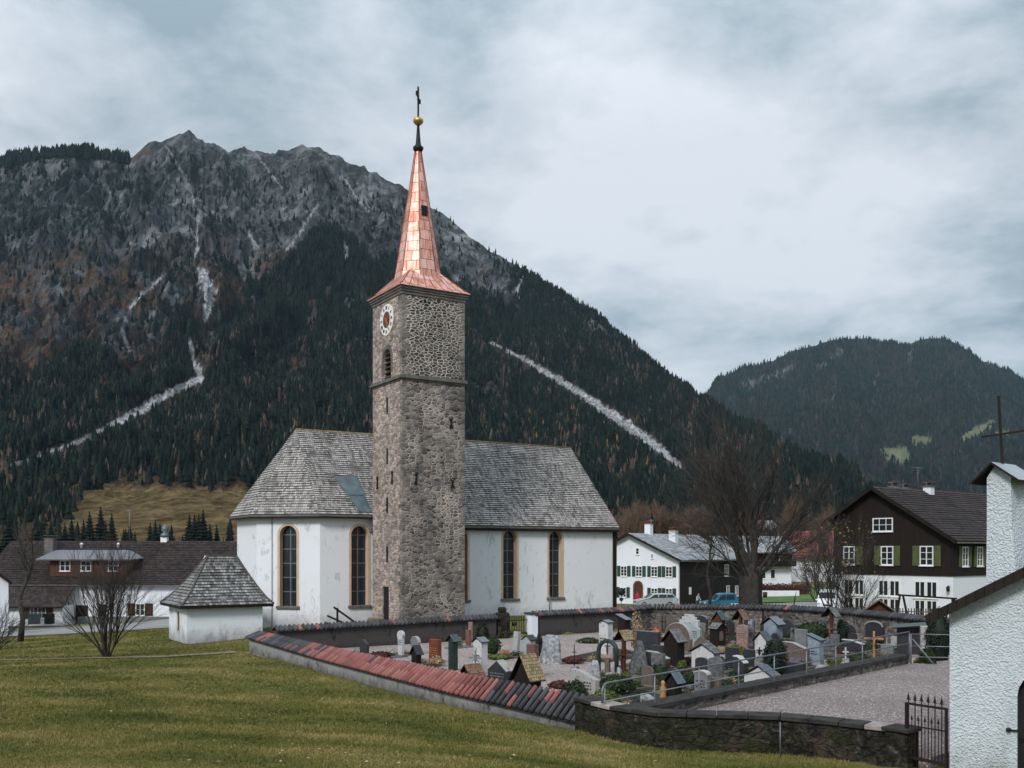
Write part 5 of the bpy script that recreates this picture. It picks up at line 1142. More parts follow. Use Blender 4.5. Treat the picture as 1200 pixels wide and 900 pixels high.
# wrought iron gate beside the chapel
gt = thing('iron_gate', 'rusty wrought iron gate with spear tips between the stone pier and the chapel', 'gate', (8.98,22.25,.25), math.atan2(21.42-22.25, 9.52-8.98)); GLn = math.hypot(9.52-8.98, 21.42-22.25)
b = MB(); b.bar((0,0,1.27),(GLn,0,1.27),.035,.05); b.bar((0,0,.06),(GLn,0,.06),.04,.06); b.bar((0,0,.78),(GLn,0,.78),.02,.03); b.bar((0,0,-.1),(0,0,1.29),.05); b.bar((GLn,0,-.1),(GLn,0,1.29),.05); b.build('gate_frame', MAT['rust'], gt)
for i in range(6):
    x = GLn*(i+.35)/6; b = MB(); b.bar((x,0,.0),(x,0,1.38),.018); b.lathe([(0,1.34),(.014,1.35),(.032,1.41),(.012,1.48),(0,1.56)], 5, 0, (x,0,0)); b.bar((x-.05,0,1.37),(x+.05,0,1.37),.018); b.build('bar', MAT['rust'], gt)
for i in range(5):
    x = GLn*(i+.85)/6; b = MB(); b.bar((x,0,.0),(x,0,.92),.014); b.lathe([(0,.9),(.012,.91),(.026,.95),(0,1.04)], 5, 0, (x,0,0)); b.bar((x-.035,0,.92),(x+.035,0,.92),.014); b.build('bar', MAT['rust'], gt)
# church yard gate in the back wall
gp2 = thing('gate_pier', 'gnarled ivy-grown pier at the end of the dark wall left of the churchyard gate', 'pier', (-.55,56.0,0), .3); b = MB(); b.box((-.35,-.35,-.3),(.35,.35,1.45)); b.box((-.25,-.25,1.45),(.2,.2,1.75)); b.build('pier', MAT['wall_old'], gp2, bevel=.08)
gp3 = thing('gate_pier', 'white plastered pier right of the churchyard gate with sloping tiled cap', 'pier', (1.15,57.15,0), .6); MB().box((-.25,-.3,-.3),(.25,.3,1.25)).build('pier', MAT['house_wall'], gp3, bevel=.02); MB().box((-.3,-.35,1.25),(.3,.35,1.38)).build('pier_cap', MAT['td'], gp3)
cg = thing('churchyard_gate', 'dark iron picket gate in the back wall below the nave', 'gate', (-.2,56.2,0), math.atan2(.9,1.2)); b = MB(); b.bar((0,0,.95),(1.35,0,.95),.05); b.bar((0,0,.2),(1.35,0,.2),.05); b.build('gate_frame', MAT['iron'], cg)
for i in range(8): MB().bar((.08+i*.17,0,.1),(.08+i*.17,0,1.2),.03).build('bar', MAT['iron'], cg)
b = MB(); b.lathe([(0,.62),(.12,.66),(.12,.84),(0,.88)], 8, 0, (.35,-.08,0)); b.build('letter_box', MAT['iron'], cg)
# ------------------------------------------------------------------ plants
def leafball(mb, c, rx, ry, rz, n, size, seed=0, flat=.0, up=0):
    r = random.Random(seed)
    for i in range(n):
        u = r.uniform(-1, 1); th = r.uniform(0, 6.283); q = math.sqrt(1-u*u); k = (.72+.30*r.random()) * (1+.16*math.sin(3*th+seed)*q+.12*math.sin(5*u+seed*2))
        if u < -.55: continue
        d = Vector((q*math.cos(th), q*math.sin(th), u)); p = Vector(c)+Vector((d.x*rx, d.y*ry, d.z*rz))*k
        a = Vector((r.uniform(-1,1), r.uniform(-1,1), r.uniform(-1,1)+up)).normalized(); b = a.cross(d+Vector((.01,.02,.03))).normalized(); s = size*r.uniform(.6,1.4)
        mb.idx([mb.vert(p+a*s), mb.vert(p+b*s*.6), mb.vert(p-a*s*.7), mb.vert(p-b*s*.6)])
MAT.update(box=m_leaf('box leaves', (.008,.014,.006), (.03,.05,.016), (.06,.085,.03), 3), moss=m_leaf('yellow green leaves', (.04,.06,.012), (.11,.13,.03), (.17,.18,.05), 3),
    thuja=m_leaf('thuja leaves', (.005,.010,.007), (.016,.028,.016), (.03,.045,.025), 2), dry=m_leaf('dry blossom', (.09,.06,.03), (.34,.25,.15), (.62,.53,.40), 4), orange=m_leaf('orange leaves', (.16,.05,.02), (.42,.16,.07), (.55,.30,.15), 4),
    red=m_leaf('red heather', (.025,.010,.009), (.10,.03,.027), (.20,.085,.07), 4), twigb=m_plain('brown bark', (.135,.088,.060), .95, 0, .3, 3), bark=m_plain('dark bark', (.042,.036,.032), .95, 0, .5, 3, bump=.8), twig=m_plain('twigs', (.050,.042,.037), .95, 0, .3, 3),
    larch=m_leaf('autumn leaves', (.05,.045,.016), (.12,.095,.032), (.20,.15,.05), 1.5))
def bush(label, px, base, w, h, mat='box', name='bush', Y=None, n=None, group=None, z=-.02):
    Y = Y or 5725/(base-645); x = (px-600)/FPX*Y; rx = w/2*Y/FPX; rz = h*Y/FPX
    o = thing(name, label, 'bush', (x, Y, z), 0, group); b = MB(); leafball(b, (0,0,rz*.45), rx, rx*.9, rz*.56, n or int(700+900*rx*rz), .045+.02*rx, int(px+base))
    b.lathe([(0,rz*.05),(rx*.62,rz*.12),(rx*.74,rz*.45),(rx*.55,rz*.78),(0,rz*.90)], 9); b.build('foliage', MAT[mat], o, uv=False); return o
def branchy(wood, twig, p, d, L, r, depth, rg, spread=.6, up=.25, nch=(3,5), minr=.006, kseg=4, taper=.55, lim=None):
    pts = [p.copy()]; rad = [r]; dd = d.normalized()
    for i in range(kseg):
        dd = (dd + Vector((rg.gauss(0,.13), rg.gauss(0,.13), rg.gauss(0,.08)+up*.12))).normalized(); pts.append(pts[-1]+dd*L/kseg); rad.append(r*(1-(1-taper)*(i+1)/kseg))
    (wood if depth > 1 else twig).tube(pts, rad, 7 if r > .12 else (5 if depth > 1 else 3), 0, False, depth > 1)
    if depth == 0: return
    n = rg.randint(*nch)
    for j in range(n):
        t = rg.uniform(.22, 1.0) if depth > 0 else 1; i = min(kseg-1, int(t*kseg)); q = pts[i].lerp(pts[i+1], t*kseg-i); base = (pts[i+1]-pts[i]).normalized()
        a = rg.uniform(0, 6.283); e1_ = base.orthogonal().normalized(); e2_ = base.cross(e1_); dv = (base + (e1_*math.cos(a)+e2_*math.sin(a))*rg.uniform(spread*.6, spread*1.4) + Vector((0,0,up))).normalized()
        rr = max(minr, rad[i]*rg.uniform(.38,.62)); branchy(wood, twig, q, dv, L*rg.uniform(.45,.78), rr, depth-1, rg, spread, up, nch, minr, kseg, taper)
    # continuing leader
    branchy(wood, twig, pts[-1], dd, L*rg.uniform(.6,.8), rad[-1], depth-1, rg, spread, up, nch, minr, kseg, taper)

# the big bare tree behind the wall
bt = thing('bare_tree', 'big leafless tree with a thick furrowed trunk and wide dense crown right of the church', 'tree', (XY(880,68)[0],68,-.15)); rg = random.Random(12)
wd, tg = MB(), MB(); trk = MB(); prof = [(0,-.4),(.95,-.3),(.78,.2),(.68,1.0),(.66,2.2),(.70,3.2),(.52,3.9),(.0,4.3)]
n = 20; rings = []
for r_, z_ in prof:
    ring = []
    for j in range(n):
        a = 6.283*j/n; k = 1+.13*math.sin(5*a+.4*z_)+.07*math.sin(9*a+1.3+z_*.6)+.10*math.sin(3*a); ring.append(trk.vert((r_*k*math.cos(a)*1.05, r_*k*math.sin(a)*.8, z_)))
    rings.append(ring)
for a_, b_ in zip(rings, rings[1:]):
    for j in range(n): trk.idx((a_[j], a_[(j+1)%n], b_[(j+1)%n], b_[j]), 0, True)
trk.build('trunk', MAT['bark'], bt)
leaders = [(-.14,-.1,1,.19,5.0),(-.02,.2,1,.22,5.6),(.08,-.15,1,.19,5.2),(.20,.1,1,.18,5.0),(-.34,.2,1,.14,4.8),(.40,.1,1,.14,4.4),(-.60,-.3,1,.10,4.6),(.66,-.3,1,.10,4.4),(.1,.45,1,.14,4.4),(-.75,.3,.8,.08,4.0),(.8,.4,.75,.08,3.8)]
for (dx, dy, dz, r_, L_) in leaders: branchy(wd, tg, Vector((dx*.95, dy*.8, 3.3+.1*dz)), Vector((dx,dy,dz)), L_*.90, r_, 4, rg, .62, .10, (3,4), .0105, 5, .60)
for q in range(9):       # side branches from the trunk top
    a = rg.uniform(0,6.28); branchy(wd, tg, Vector((.5*math.cos(a),.4*math.sin(a),rg.uniform(2.8,3.7))), Vector((math.cos(a),math.sin(a)*.6,.6)), rg.uniform(2.6,3.6), .05, 3, rg, .65, .04, (3,5), .010)
wd.build('limbs', MAT['bark'], bt, uv=False); tg.build('twigs', MAT['twig'], bt, uv=False)

def small_tree(name, label, px, Y, h, seed, stems=1, spread=.5, z=None, lean=0, depth=3, r0=None, fan=.0, mat='bark', group=None, up=.2, leaf=None, nch=(3,5), x=None):
    x = (px-600)/FPX*Y if x is None else x; z = gzf(x, Y) if z is None else z; o = thing(name, label, 'tree' if stems == 1 else 'shrub', (x, Y, z-.05), 0, group); rg = random.Random(seed); wd, tg = MB(), MB()
    r0 = r0 or h*.018
    if stems == 1:
        wd.tube([(0,0,0),(.02*h,0,h*.2),(-.01*h,0,h*.36)], [r0*1.3, r0, r0*.9], 8); branchy(wd, tg, Vector((-.01*h,0,h*.35)), Vector((.05,0,1)), h*.30, r0*.85, depth+1, rg, spread, up, nch, h*.0012)
    else:
        for s_ in range(stems):
            a = 6.283*s_/stems+rg.uniform(-.3,.3); d_ = Vector((math.cos(a)*fan, math.sin(a)*fan*.7, 1)); branchy(wd, tg, Vector((math.cos(a)*r0*2, math.sin(a)*r0*2, 0)), d_, h*rg.uniform(.42,.55), r0*rg.uniform(.7,1.1), depth, rg, spread, up, nch, h*.0012)
    wd.build('trunk' if stems == 1 else 'stems', MAT[mat], o, uv=False); tg.build('twigs', MAT['twigb' if mat == 'twigb' else 'twig'], o, uv=False)
    if leaf:
        b = MB(); leafball(b, (0,0,h*.6), h*.33, h*.33, h*.4, leaf[1], h*.012, seed); b.build('leaves', MAT[leaf[0]], o, uv=False)
    return o
small_tree('bare_shrub', 'large leafless multi-stemmed shrub standing on the lawn left of the annex', 125, 46, 4.9, 5, 15, .40, lean=0, depth=3, r0=.05, fan=.25, up=.17, z=-.02)
small_tree('bare_tree', 'slender leafless tree on the lawn edge at the far left', 24, 66, 7.9, 8, 1, .5, depth=3, r0=.17, up=.12)
small_tree('bare_shrub', 'low leafless bush leaning in from the left edge of the lawn', -6, 56, 3.2, 9, 9, .6, depth=3, r0=.05, fan=1.0, up=.0)
small_tree('bare_tree', 'slender bare tree just left of the big tree before the timber wall', 830, 78, 9.2, 18, 1, .62, depth=3, r0=.12, up=.06, z=-.3)
small_tree('autumn_tree', 'thin tree with few yellow-green leaves before the left end of the brown chalet', 978, 61, 7.6, 28, 6, .40, depth=3, r0=.07, fan=.32, up=.2, z=0, leaf=('larch', 420))
small_tree('bare_shrub', 'tangled leafless climber against the white ground floor of the chalet', 1000, 62.5, 4.4, 31, 7, .5, depth=3, r0=.05, fan=.5, up=.1, z=0, mat='wood_grey')
small_tree('sapling', 'single thin bare sapling in front of the bright green lawn', 930, 64, 2.6, 41, 1, .3, depth=1, r0=.05, z=0)
# brown thicket beyond the houses: separate bare trees, copied
protos = [small_tree('bare_tree', 'brown bare trees in the wood behind the village houses', 700+40*i, 160+6*i, 10, 60+i, 1, .5, depth=3, r0=.16, up=.14, group='brown bare trees behind the houses', nch=(6,8), mat='twigb') for i in range(3)]
rg = random.Random(77)
spots = [(px, rg.uniform(165,215), rg.uniform(.9,1.5)) for px in list(range(716,800,6))]+[(px, rg.uniform(205,235), rg.uniform(1.1,1.6)) for px in range(800,985,7)]
for i, (px, Y, s_) in enumerate(spots):
    o = copy_tree(protos[i%3]); x = (px-600)/FPX*Y; o.location = (x, Y, gzf(x,Y)-.2); o.scale = (s_,s_,s_); o.rotation_euler.z = rg.uniform(0,6.28)
# nearer spruces in a row behind the left farmhouse
def spruce(name, label, loc, h, seed, group=None, mat='forest'):
    o = thing(name, label, 'tree', loc, 0, group); rg = random.Random(seed); MB().tube([(0,0,-.3),(0,0,h*.9)], [h*.018, h*.004], 6).build('trunk', MAT['bark'], o, uv=False); b = MB(); nt_ = 26
    for t in range(nt_):
        f = t/(nt_-1); z = h*(.08+.88*f); r_ = h*.215*(1-f)**.8+.10; k = int(16-8*f); a0 = rg.uniform(0,6.28)
        for j in range(k):
            a = a0+6.283*j/k+rg.uniform(-.15,.15); rr = r_*rg.uniform(.7,1.15); w = .34*rr+.12; d = Vector((math.cos(a),math.sin(a),0)); s_ = Vector((-d.y,d.x,0)); c = Vector((0,0,z+h*.035)); tip = d*rr+Vector((0,0,z-rr*.32))
            b.idx([b.vert(c), b.vert(d*rr*.6+s_*w+Vector((0,0,z-rr*.20))), b.vert(tip), b.vert(d*rr*.6-s_*w+Vector((0,0,z-rr*.20)))]); b.idx([b.vert(c), b.vert(d*rr*.5+s_*w*.4+Vector((0,0,z-rr*.42))), b.vert(tip)])
    b.lathe([(0,h*.08),(h*.10,h*.10),(h*.05,h*.6),(0,h*.95)], 8); b.tube([(0,0,h*.9),(0,0,h)], [.12,.02], 4); me = b.build('foliage', MAT[mat], o, uv=False); a = me.data.attributes.new('tone','FLOAT','POINT'); a.data.foreach_set('value', np.full(len(me.data.vertices), .30, dtype=np.float32)); return o
sp = spruce('spruce', 'dark spruces standing in a row in front of the brown meadow', (XY(105,170)[0],170,-2), 14.0, 1, 'spruces below the brown meadow')
sp2 = spruce('spruce', 'dark spruces standing in a row in front of the brown meadow', (XY(118,175)[0],175,-2), 15.0, 2, 'spruces below the brown meadow'); rg = random.Random(5)
for i, (px, Y, h_) in enumerate([(30,165,6.5),(52,168,7),(68,160,6),(84,172,8),(92,158,6),(131,168,8.2),(145,176,7.2),(158,170,6.4),(182,172,8.0),(192,162,5),(204,174,6.4),(214,168,6),(228,176,8.6),(238,170,8.4),(246,178,7.6),(262,172,5.6),(272,176,6.8),(10,160,8),(-8,166,9),(170,160,4.5),(20,178,7.4),(42,176,8.2),(60,180,8.4),(76,182,7.6),(98,180,8.4),(124,182,7.6),(152,184,8),(176,182,7.4),(198,178,6.8),(222,182,8.2),(233,184,8.8),(254,180,7),(268,184,7.2)]):
    o = copy_tree((sp, sp2)[i%2]); x = (px-600)/FPX*Y; o.location = (x, Y, gzf(x,Y)-.2); s_ = h_*1.75/14.5; o.scale = (s_,s_,s_); o.rotation_euler.z = rg.uniform(0,6.28)
spruce('spruce', 'single dark spruce behind the ridge mast of the white house', (XY(764,150)[0],150,-1.6), 12.5, 7)
spruce('spruce', 'yellowish dark conifer peeping out right of the nave roof', (XY(722,140)[0],140,-1.6), 10.0, 8)
small_tree('autumn_shrub', 'rust-yellow autumn shrub beyond the green lawn beside the far chalet', 957, 118, 6.0, 71, 9, .5, depth=3, r0=.06, fan=.5, leaf=('larch', 900))
small_tree('autumn_tree', 'yellow-green leafed tree above the left roof edge of the brown chalet', 958, 150, 9.0, 72, 4, .5, depth=3, r0=.09, fan=.35, leaf=('larch', 1500))
hd_ = thing('hedge', 'low russet hedge in front of the far timber chalet', 'hedge', (XY(893,135)[0],135,-1.1)); b = MB(); rg = random.Random(3)
for i in range(12): leafball(b, (i*.55,0,.8), .5, .5, .8, 160, .13, i)
b.box((-.2,-.3,0),(6.2,.3,1.2)); b.build('foliage', MAT['red'], hd_, uv=False)
gw = thing('garden_wall', 'low white garden wall behind the green lawn', 'wall', (XY(893,131)[0],131,-1.5)); MB().box((0,0,0),(5,.3,1.1)).build('wall', MAT['house_wall'], gw); 
bn = thing('litter_bin', 'small brown-red bin beside the low white garden wall', 'bin', (XY(896.5,129)[0],129,-1.25)); MB().lathe([(0,0),(.28,0),(.32,.75),(0,.78)], 10).build('bin', MAT['brown_paint'], bn)

# ------------------------------------------------------------------ graves
gcol = {}
def gm(name, c, rough=.5, var=.25, sc=5):
    if name not in gcol: gcol[name] = m_plain(name, c, rough, 0, var, sc, .4, .3)
    return gcol[name]
G = dict(dark=gm('dark granite', (.035,.037,.042), .35), grey=gm('grey granite', (.17,.175,.18), .6), light=m_plaster('pale limestone', (.38,.37,.355), (.09,.085,.075), .9, .5, 5), white=m_plaster('white marble', (.50,.50,.505), (.16,.155,.15), .9, .4, 5), red=gm('red granite', (.17,.04,.022), .4,.4), pink=gm('pink granite', (.28,.18,.155), .6,.5,9),
    plum=gm('plum sandstone', (.14,.065,.055), .7), rock=gm('mottled boulder', (.26,.27,.285), .9,.75,7), rockd=gm('dark boulder', (.10,.10,.105), .9,.7,7), terra=gm('terracotta', (.17,.075,.055), .8,.4), brown=gm('brown stone', (.12,.09,.075), .8), wood=MAT['wood_dark'], woodr=MAT['wood_red'], plaster=m_plaster('white lime plaster', (.56,.55,.545), (.15,.14,.13), .9, .5, 4, low=(.18,.25,.8)),
    blue=gm('pale blue paint', (.22,.26,.31), .7,.35), green=gm('dark green metal', (.018,.035,.03), .5), bluegreen=m_plaster('pale green-white plaster', (.33,.39,.39), (.11,.115,.11), .9, .4, 5), honey=gm('honey coloured wood', (.40,.20,.065), .6,.25), iron=MAT['iron'],
    rslate=m_shingle('small slate roofing', .12, .12, (.04,.042,.045), (.22,.22,.215), (.1,.1,.08), .3, .5, .015), rteal=gm('teal roof sheet', (.05,.08,.08), .5), rgrey=gm('grey roof sheet', (.16,.18,.20), .45,.15), rblue=gm('blue-grey roof sheet', (.10,.125,.15), .45,.3), rdark=gm('black roof sheet', (.03,.03,.034), .5),
    rwood=m_shingle('larch shingles', .10, .115, (.05,.034,.018), (.34,.26,.145), (.14,.13,.06), .4, .42, .02), rbrown=m_shingle('brown shingles', .10, .11, (.045,.025,.018), (.26,.15,.10), (.10,.08,.05), .3, .42, .02), gold=MAT['gold'])
YAW = -45
SC = 1.0
def place(px, base, Y=None): Y = Y or 5725/(base-645); return (px-600)/FPX*Y, Y
def outline(shape, w, h):
    a = w/2
    if shape == 'flat': return [(-a,0),(a,0),(a,h),(-a,h)]
    if shape == 'gable': return [(-a,0),(a,0),(a,h*.72),(0,h),(-a,h*.72)]
    if shape == 'round': return [(-a,0),(a,0)]+[(a*math.cos(t), h-a*.45+a*.45*math.sin(t)) for t in np.linspace(0, math.pi, 10)]
    if shape == 'arch': return [(-a,0),(a,0)]+[(a*math.cos(t), h-a+a*math.sin(t)) for t in np.linspace(0, math.pi, 12)]
    if shape == 'wave': return [(-a,0),(a,0)]+[(a-2*a*t, h*(.80+.10*math.sin((1-t)*6.283-1.2)+.10*t)) for t in np.linspace(0,1,10)]
    if shape == 'step': return [(-a,0),(a,0),(a,h*.78),(a*.72,h*.78),(a*.72,h*.90),(a*.45,h*.90),(a*.45,h),(-a*.45,h),(-a*.45,h*.90),(-a*.72,h*.90),(-a*.72,h*.78),(-a,h*.78)]
    if shape == 'taper': return [(-a*.62,0),(a*.62,0)]+[(a*math.cos(t)*(1 if t>0 else .9), h-a+a*math.sin(t)) for t in np.linspace(-.6, math.pi+.6, 14)]
    if shape == 'slope': return [(-a,0),(a,0),(a,h*.74),(-a*.2,h*.98),(-a,h)]
def marks(par, w, h, y, z0, rows, mat='iron', seed=1, wfrac=.7):
    r = random.Random(seed); b = MB()
    for k in range(rows):
        x = -w*wfrac/2; z = z0 - k*.10
        while x < w*wfrac/2:
            l = r.uniform(.03,.09); b.box((x,y-.006,z),(min(x+l,w*wfrac/2),y+.004,z+r.uniform(.03,.05))); x += l+r.uniform(.02,.05)
    b.build('inscription', G.get(mat, MAT.get(mat)), par)
def bed(par, w, L=1.25, plant='box', y0=-.12, seed=1, fill=True):
    k = MB(); a = w/2+.12; h = .10
    for (x0,y0_,x1,y1_) in ((-a,y0-L,-a+.08,y0),(a-.08,y0-L,a,y0),(-a+.08,y0-L,a-.08,y0-L+.08)): k.box((x0,y0_,-.05),(x1,y1_,h))
    k.build('kerb', G['grey'] if seed % 2 else G['brown'], par, bevel=.01); MB().box((-a+.08,y0-L+.08,-.05),(a-.08,y0,h-.03)).build('soil', MAT['soil'], par)
    if fill:
        b = MB(); r = random.Random(seed)
        for i in range(5): leafball(b, (r.uniform(-a*.7,a*.7), y0-r.uniform(.2,L-.2), .12), .18, .18, r.uniform(.10,.24), 90, .035, seed*7+i)
        b.build('planting', MAT[plant], par, uv=False)
def slab_grave(label, px, base, w, h, shape='flat', mat='grey', th=.18, text=0, plant=None, yaw=YAW, tcol='iron', name='gravestone', Y=None, lean=0, top=None):
    x, Y = place(px, base, Y); k = Y/FPX; wm_ = max(.25, (w*SC*k - th*.7)/.72); hm_ = h*k*1.02; o = thing(name, label, 'gravestone', (x,Y,-.02), math.radians(yaw)); sd_ = int(px+base)
    b = MB(); b.extr(outline(shape, wm_, hm_), -th/2, th/2); s = b.build('headstone', G[mat], o, bevel=.015); s.rotation_euler.x = lean
    if top:
        b = MB(); ol = outline(shape, wm_+.03, hm_+.025)[2:]
        for p, q in zip(ol, ol[1:]): b.extr([(p[0],p[1]),(q[0],q[1]),(q[0]*.985,q[1]-.035),(p[0]*.985,p[1]-.035)][::-1] , -th/2-.02, th/2+.02)
        b.build('coping', G[top], o)
    MB().box((-wm_/2-.08,-th/2-.08,-.05),(wm_/2+.08,th/2+.08,.09)).build('plinth', G['brown' if mat in ('light','white','pink') else 'grey'], o, bevel=.01)
    if text: marks(o, wm_, hm_, -th/2-.004, hm_*.62, text, tcol, sd_)
    bed(o, wm_, 1.25, plant or ('box','red','moss','dry','box')[sd_%5], -th/2-.1, sd_)
    return o
def boulder_grave(label, px, base, w, h, mat='rock', taper=.75, plant=None, text=0):
    x, Y = place(px, base); k = Y/FPX; W_ = w*k*SC; H_ = h*k*1.05; o = thing('boulder_gravestone', label, 'gravestone', (x,Y,-.05), math.radians(YAW)); b = MB(); n = 16; sd_ = px*.37; rings = []
    for j, f in enumerate([0,.12,.3,.5,.7,.86,.96]):
        r_ = (1-(1-taper)*f)*(1 if f < .8 else (1-(f-.8)*1.6)); ring = []
        for i in range(n):
            a = 6.283*i/n; q = 1+.13*math.sin(2*a+sd_+f*3)+.09*math.sin(5*a+sd_*2+f*7)+.04*math.sin(11*a+f*20); ring.append(b.vert((W_*.60*r_*q*math.cos(a), W_*.32*r_*q*math.sin(a), H_*f*(1+.03*math.sin(3*a+sd_)))))
        rings.append(ring)
    for r0, r1 in zip(rings, rings[1:]):
        for i in range(n): b.idx((r0[i], r0[(i+1)%n], r1[(i+1)%n], r1[i]), 0, True)
    c = b.vert((0,0,H_)); [b.idx((rings[-1][i], rings[-1][(i+1)%n], c), 0, True) for i in range(n)]
    b.build('headstone', G[mat], o)
    if text: marks(o, W_*.9, H_, -W_*.31, H_*.6, text, 'iron', int(px))
    if plant: bed(o, W_, 1.2, plant, -W_*.35, int(px))
    return o
def shrine(label, px, base, w, h, body_='plaster', roof='rslate', bw=.7, bd=.35, pitch=1.0, over=.12, post=False, text=0, plant=None, yaw=YAW, name='grave_shrine', niche=None, roofx=1.0, mono=False, cat='grave shrine', fig=None, Y=None):
    """roofed grave marker: body bw of the total width; gable faces the front"""
    x, Y = place(px, base, Y); k = Y/FPX; tot = w*k/.71*SC; H_ = h*k*1.03; RW = tot*.56*roofx; RD = tot-RW if tot-RW > .25 else .25; o = thing(name, label, cat, (x,Y,-.02), math.radians(yaw)); sd_ = int(px*3+base)
    BW = RW*bw; rise = RW/2*pitch if not mono else RW*pitch*.5; eave = H_-rise; b = MB()
    if post: b.box((-.07,-.07,-.1),(.07,.07,eave+rise*.4)); b.box((-BW/2,-.04,eave*.82),(BW/2,.04,eave*.92))
    else:
        if mono: b.prism([(-BW/2,-RD*.38),(BW/2,-RD*.38),(BW/2,RD*.38),(-BW/2,RD*.38)], -.05, 0, z1s=[H_-.06, eave, eave, H_-.06])
        else: b.extr([(-BW/2,-.05),(BW/2,-.05),(BW/2,eave+.0),(0,eave+BW/2*pitch),(-BW/2,eave)], -RD*.38, RD*.38)
    b.build('body', G[body_], o, bevel=.01)
    r = MB(); e = .035
    if mono: slab(r, [(-RW/2,-RD/2,H_),(RW/2,-RD/2,eave),(RW/2,RD/2,eave),(-RW/2,RD/2,H_)][::1], e)
    else:
        slab(r, [(RW/2,-RD/2,eave),(RW/2,RD/2,eave),(0,RD/2,H_),(0,-RD/2,H_)], e); slab(r, [(-RW/2,RD/2,eave),(-RW/2,-RD/2,eave),(0,-RD/2,H_),(0,RD/2,H_)], e)
    ro = r.build('roof', [G[roof], G['wood']], o)
    y = -RD*.38-.012 if not post else -.08
    if niche: MB().extr([(a, z) for a, z in arc(0, eave*.42, eave*.88, BW*.42, 8)][::-1], y-.004, y+.012).build('niche', G[niche], o)
    if text: marks(o, BW, H_, y, eave*.55, text, 'iron', sd_)
    if fig: figure(o, (0, y-.05, eave*.5), eave*.45, fig)
    bed(o, RW*.8, 1.15, plant or ('box','moss','dry','red')[sd_%4], y-.1, sd_)
    return o
def figure(par, c, h, mat, name='crucifix'):
    """small cross with a slender carved figure"""
    x, y, z = c; b = MB(); b.bar((x,y,z-h*.5),(x,y,z+h*.5),h*.09,h*.06); b.bar((x-h*.27,y,z+h*.22),(x+h*.27,y,z+h*.22),h*.09,h*.06)
    b.tube([(x,y-.03,z-h*.38),(x,y-.05,z-h*.1),(x,y-.04,z+h*.14)], [h*.025,h*.05,h*.06], 6); b.lathe([(0,z+h*.16),(h*.05,z+h*.20),(h*.05,z+h*.26),(0,z+h*.30)], 6, 0, (x,y-.04,0))
    for s_ in (-1,1): b.tube([(x,y-.04,z+h*.13),(x+s_*h*.24,y-.03,z+h*.22)], [h*.03,h*.018], 5)
    return b.build(name, G[mat], par)
def cross(label, px, base, h, mat='iron', w=.45, th=.035, fancy=True, name='iron_cross', cat='grave cross', plant=None):
    x, Y = place(px, base); H_ = h*Y/FPX; o = thing(name, label, cat, (x,Y,-.02), math.radians(-30)); b = MB(); b.bar((0,0,0),(0,0,H_),th); a = w*H_/2; z = H_*.72; b.bar((-a,0,z),(a,0,z),th)
    if fancy:
        for s_ in (-1,1):
            for u in (-1,1): b.bar((s_*.02,0,z+u*.02),(s_*a*.55,0,z+u*a*.55),th*.5)
            b.lathe([(0,z-.05),(.04,z),(0,z+.05)], 5, 0, (s_*a,0,0))
    b.build('cross', G[mat], o); MB().box((-.16,-.12,-.05),(.16,.12,.22)).build('plinth', G['rock'], o, bevel=.02)
    if plant: bed(o, .7, 1.1, plant, -.15, int(px))
    return o

slab_grave('small dark gravestone with curved top, first beside the red tiled wall at the left', 427, 767, 13, 19, 'wave', 'dark', .15, 0)
slab_grave('tall white gravestone with rounded top and dark oval medallion in front of the dark wall', 470, 769, 11, 30, 'taper', 'white', .16, 3)
slab_grave('dark grey arched gravestone directly behind the black-roofed grave shrine', 487, 766, 12, 20, 'arch', 'grey', .15, 0, top='light')
shrine('dark wooden grave shrine with dull black pitched roof near the tall white gravestone', 488, 780, 18, 24, 'wood', 'rdark', .6, pitch=1.5, plant='box')
slab_grave('red granite gravestone shaped like an open book with golden marks', 510, 777, 16, 28, 'flat', 'red', .22, 4, 'dry', tcol='gold')
shrine('black grave post with small dark teal pitched roof beside the red granite stone', 531, 785, 20, 41, 'green', 'rteal', .42, pitch=1.0, plant='box')
o = slab_grave('rust-red slab standing against the dark back wall', 549, 758, 6, 20, 'flat', 'terra', .2)
o = slab_grave('thin pale brown post stone by the back wall above the white shrine', 551.5, 752, 3, 23, 'flat', 'pink', .12)
shrine('white plastered grave shrine with grey roof and a wrought iron ornament beside it', 563, 789, 22, 42, 'plaster', 'rgrey', .8, pitch=.6, text=3, plant='dry')
cross('openwork wrought iron cross standing at the left corner of the white plastered shrine', 557, 792, 30, 'grey', .5, .05)
shrine('low brown shingled gable roof just behind the red part of the tiled wall', 553, 812, 36, 34, 'wood', 'rbrown', .7, pitch=1.3, roofx=.9)
slab_grave('dark marble gravestone with gable top and pale edge beside the low brown shingled roof', 586, 814, 30, 40, 'gable', 'dark', .3, 2, top='light', tcol='grey')
shrine('tall steep gable shrine with golden larch shingles behind the grey tiles of the wall', 618, 824, 44, 57, 'wood', 'rwood', .72, pitch=1.75)
slab_grave('pale grey leaning slab left of the small white gabled shrine near the gate', 604, 767, 9, 27, 'flat', 'light', .2, 0, lean=-.12, plant='orange')
shrine('small white-green gabled shrine with dark roof edge near the churchyard gate', 620, 768, 20, 24, 'bluegreen', 'rdark', .85, pitch=.7)
bush('small upright dark evergreen between the white-green shrine and the grey boulder', 632, 770, 10, 27, 'thuja')
boulder_grave('large upright light grey mottled boulder gravestone on the gravel', 646, 777, 23, 33, 'rock', .85)
slab_grave('plum coloured square stele with a dark hollow behind the larch shingle roof', 624, 794, 15, 39, 'flat', 'plum', .28)
cross('thin black iron cross on the open gravel right of the grey boulder', 673, 786, 31, 'iron', .18, .03, False)
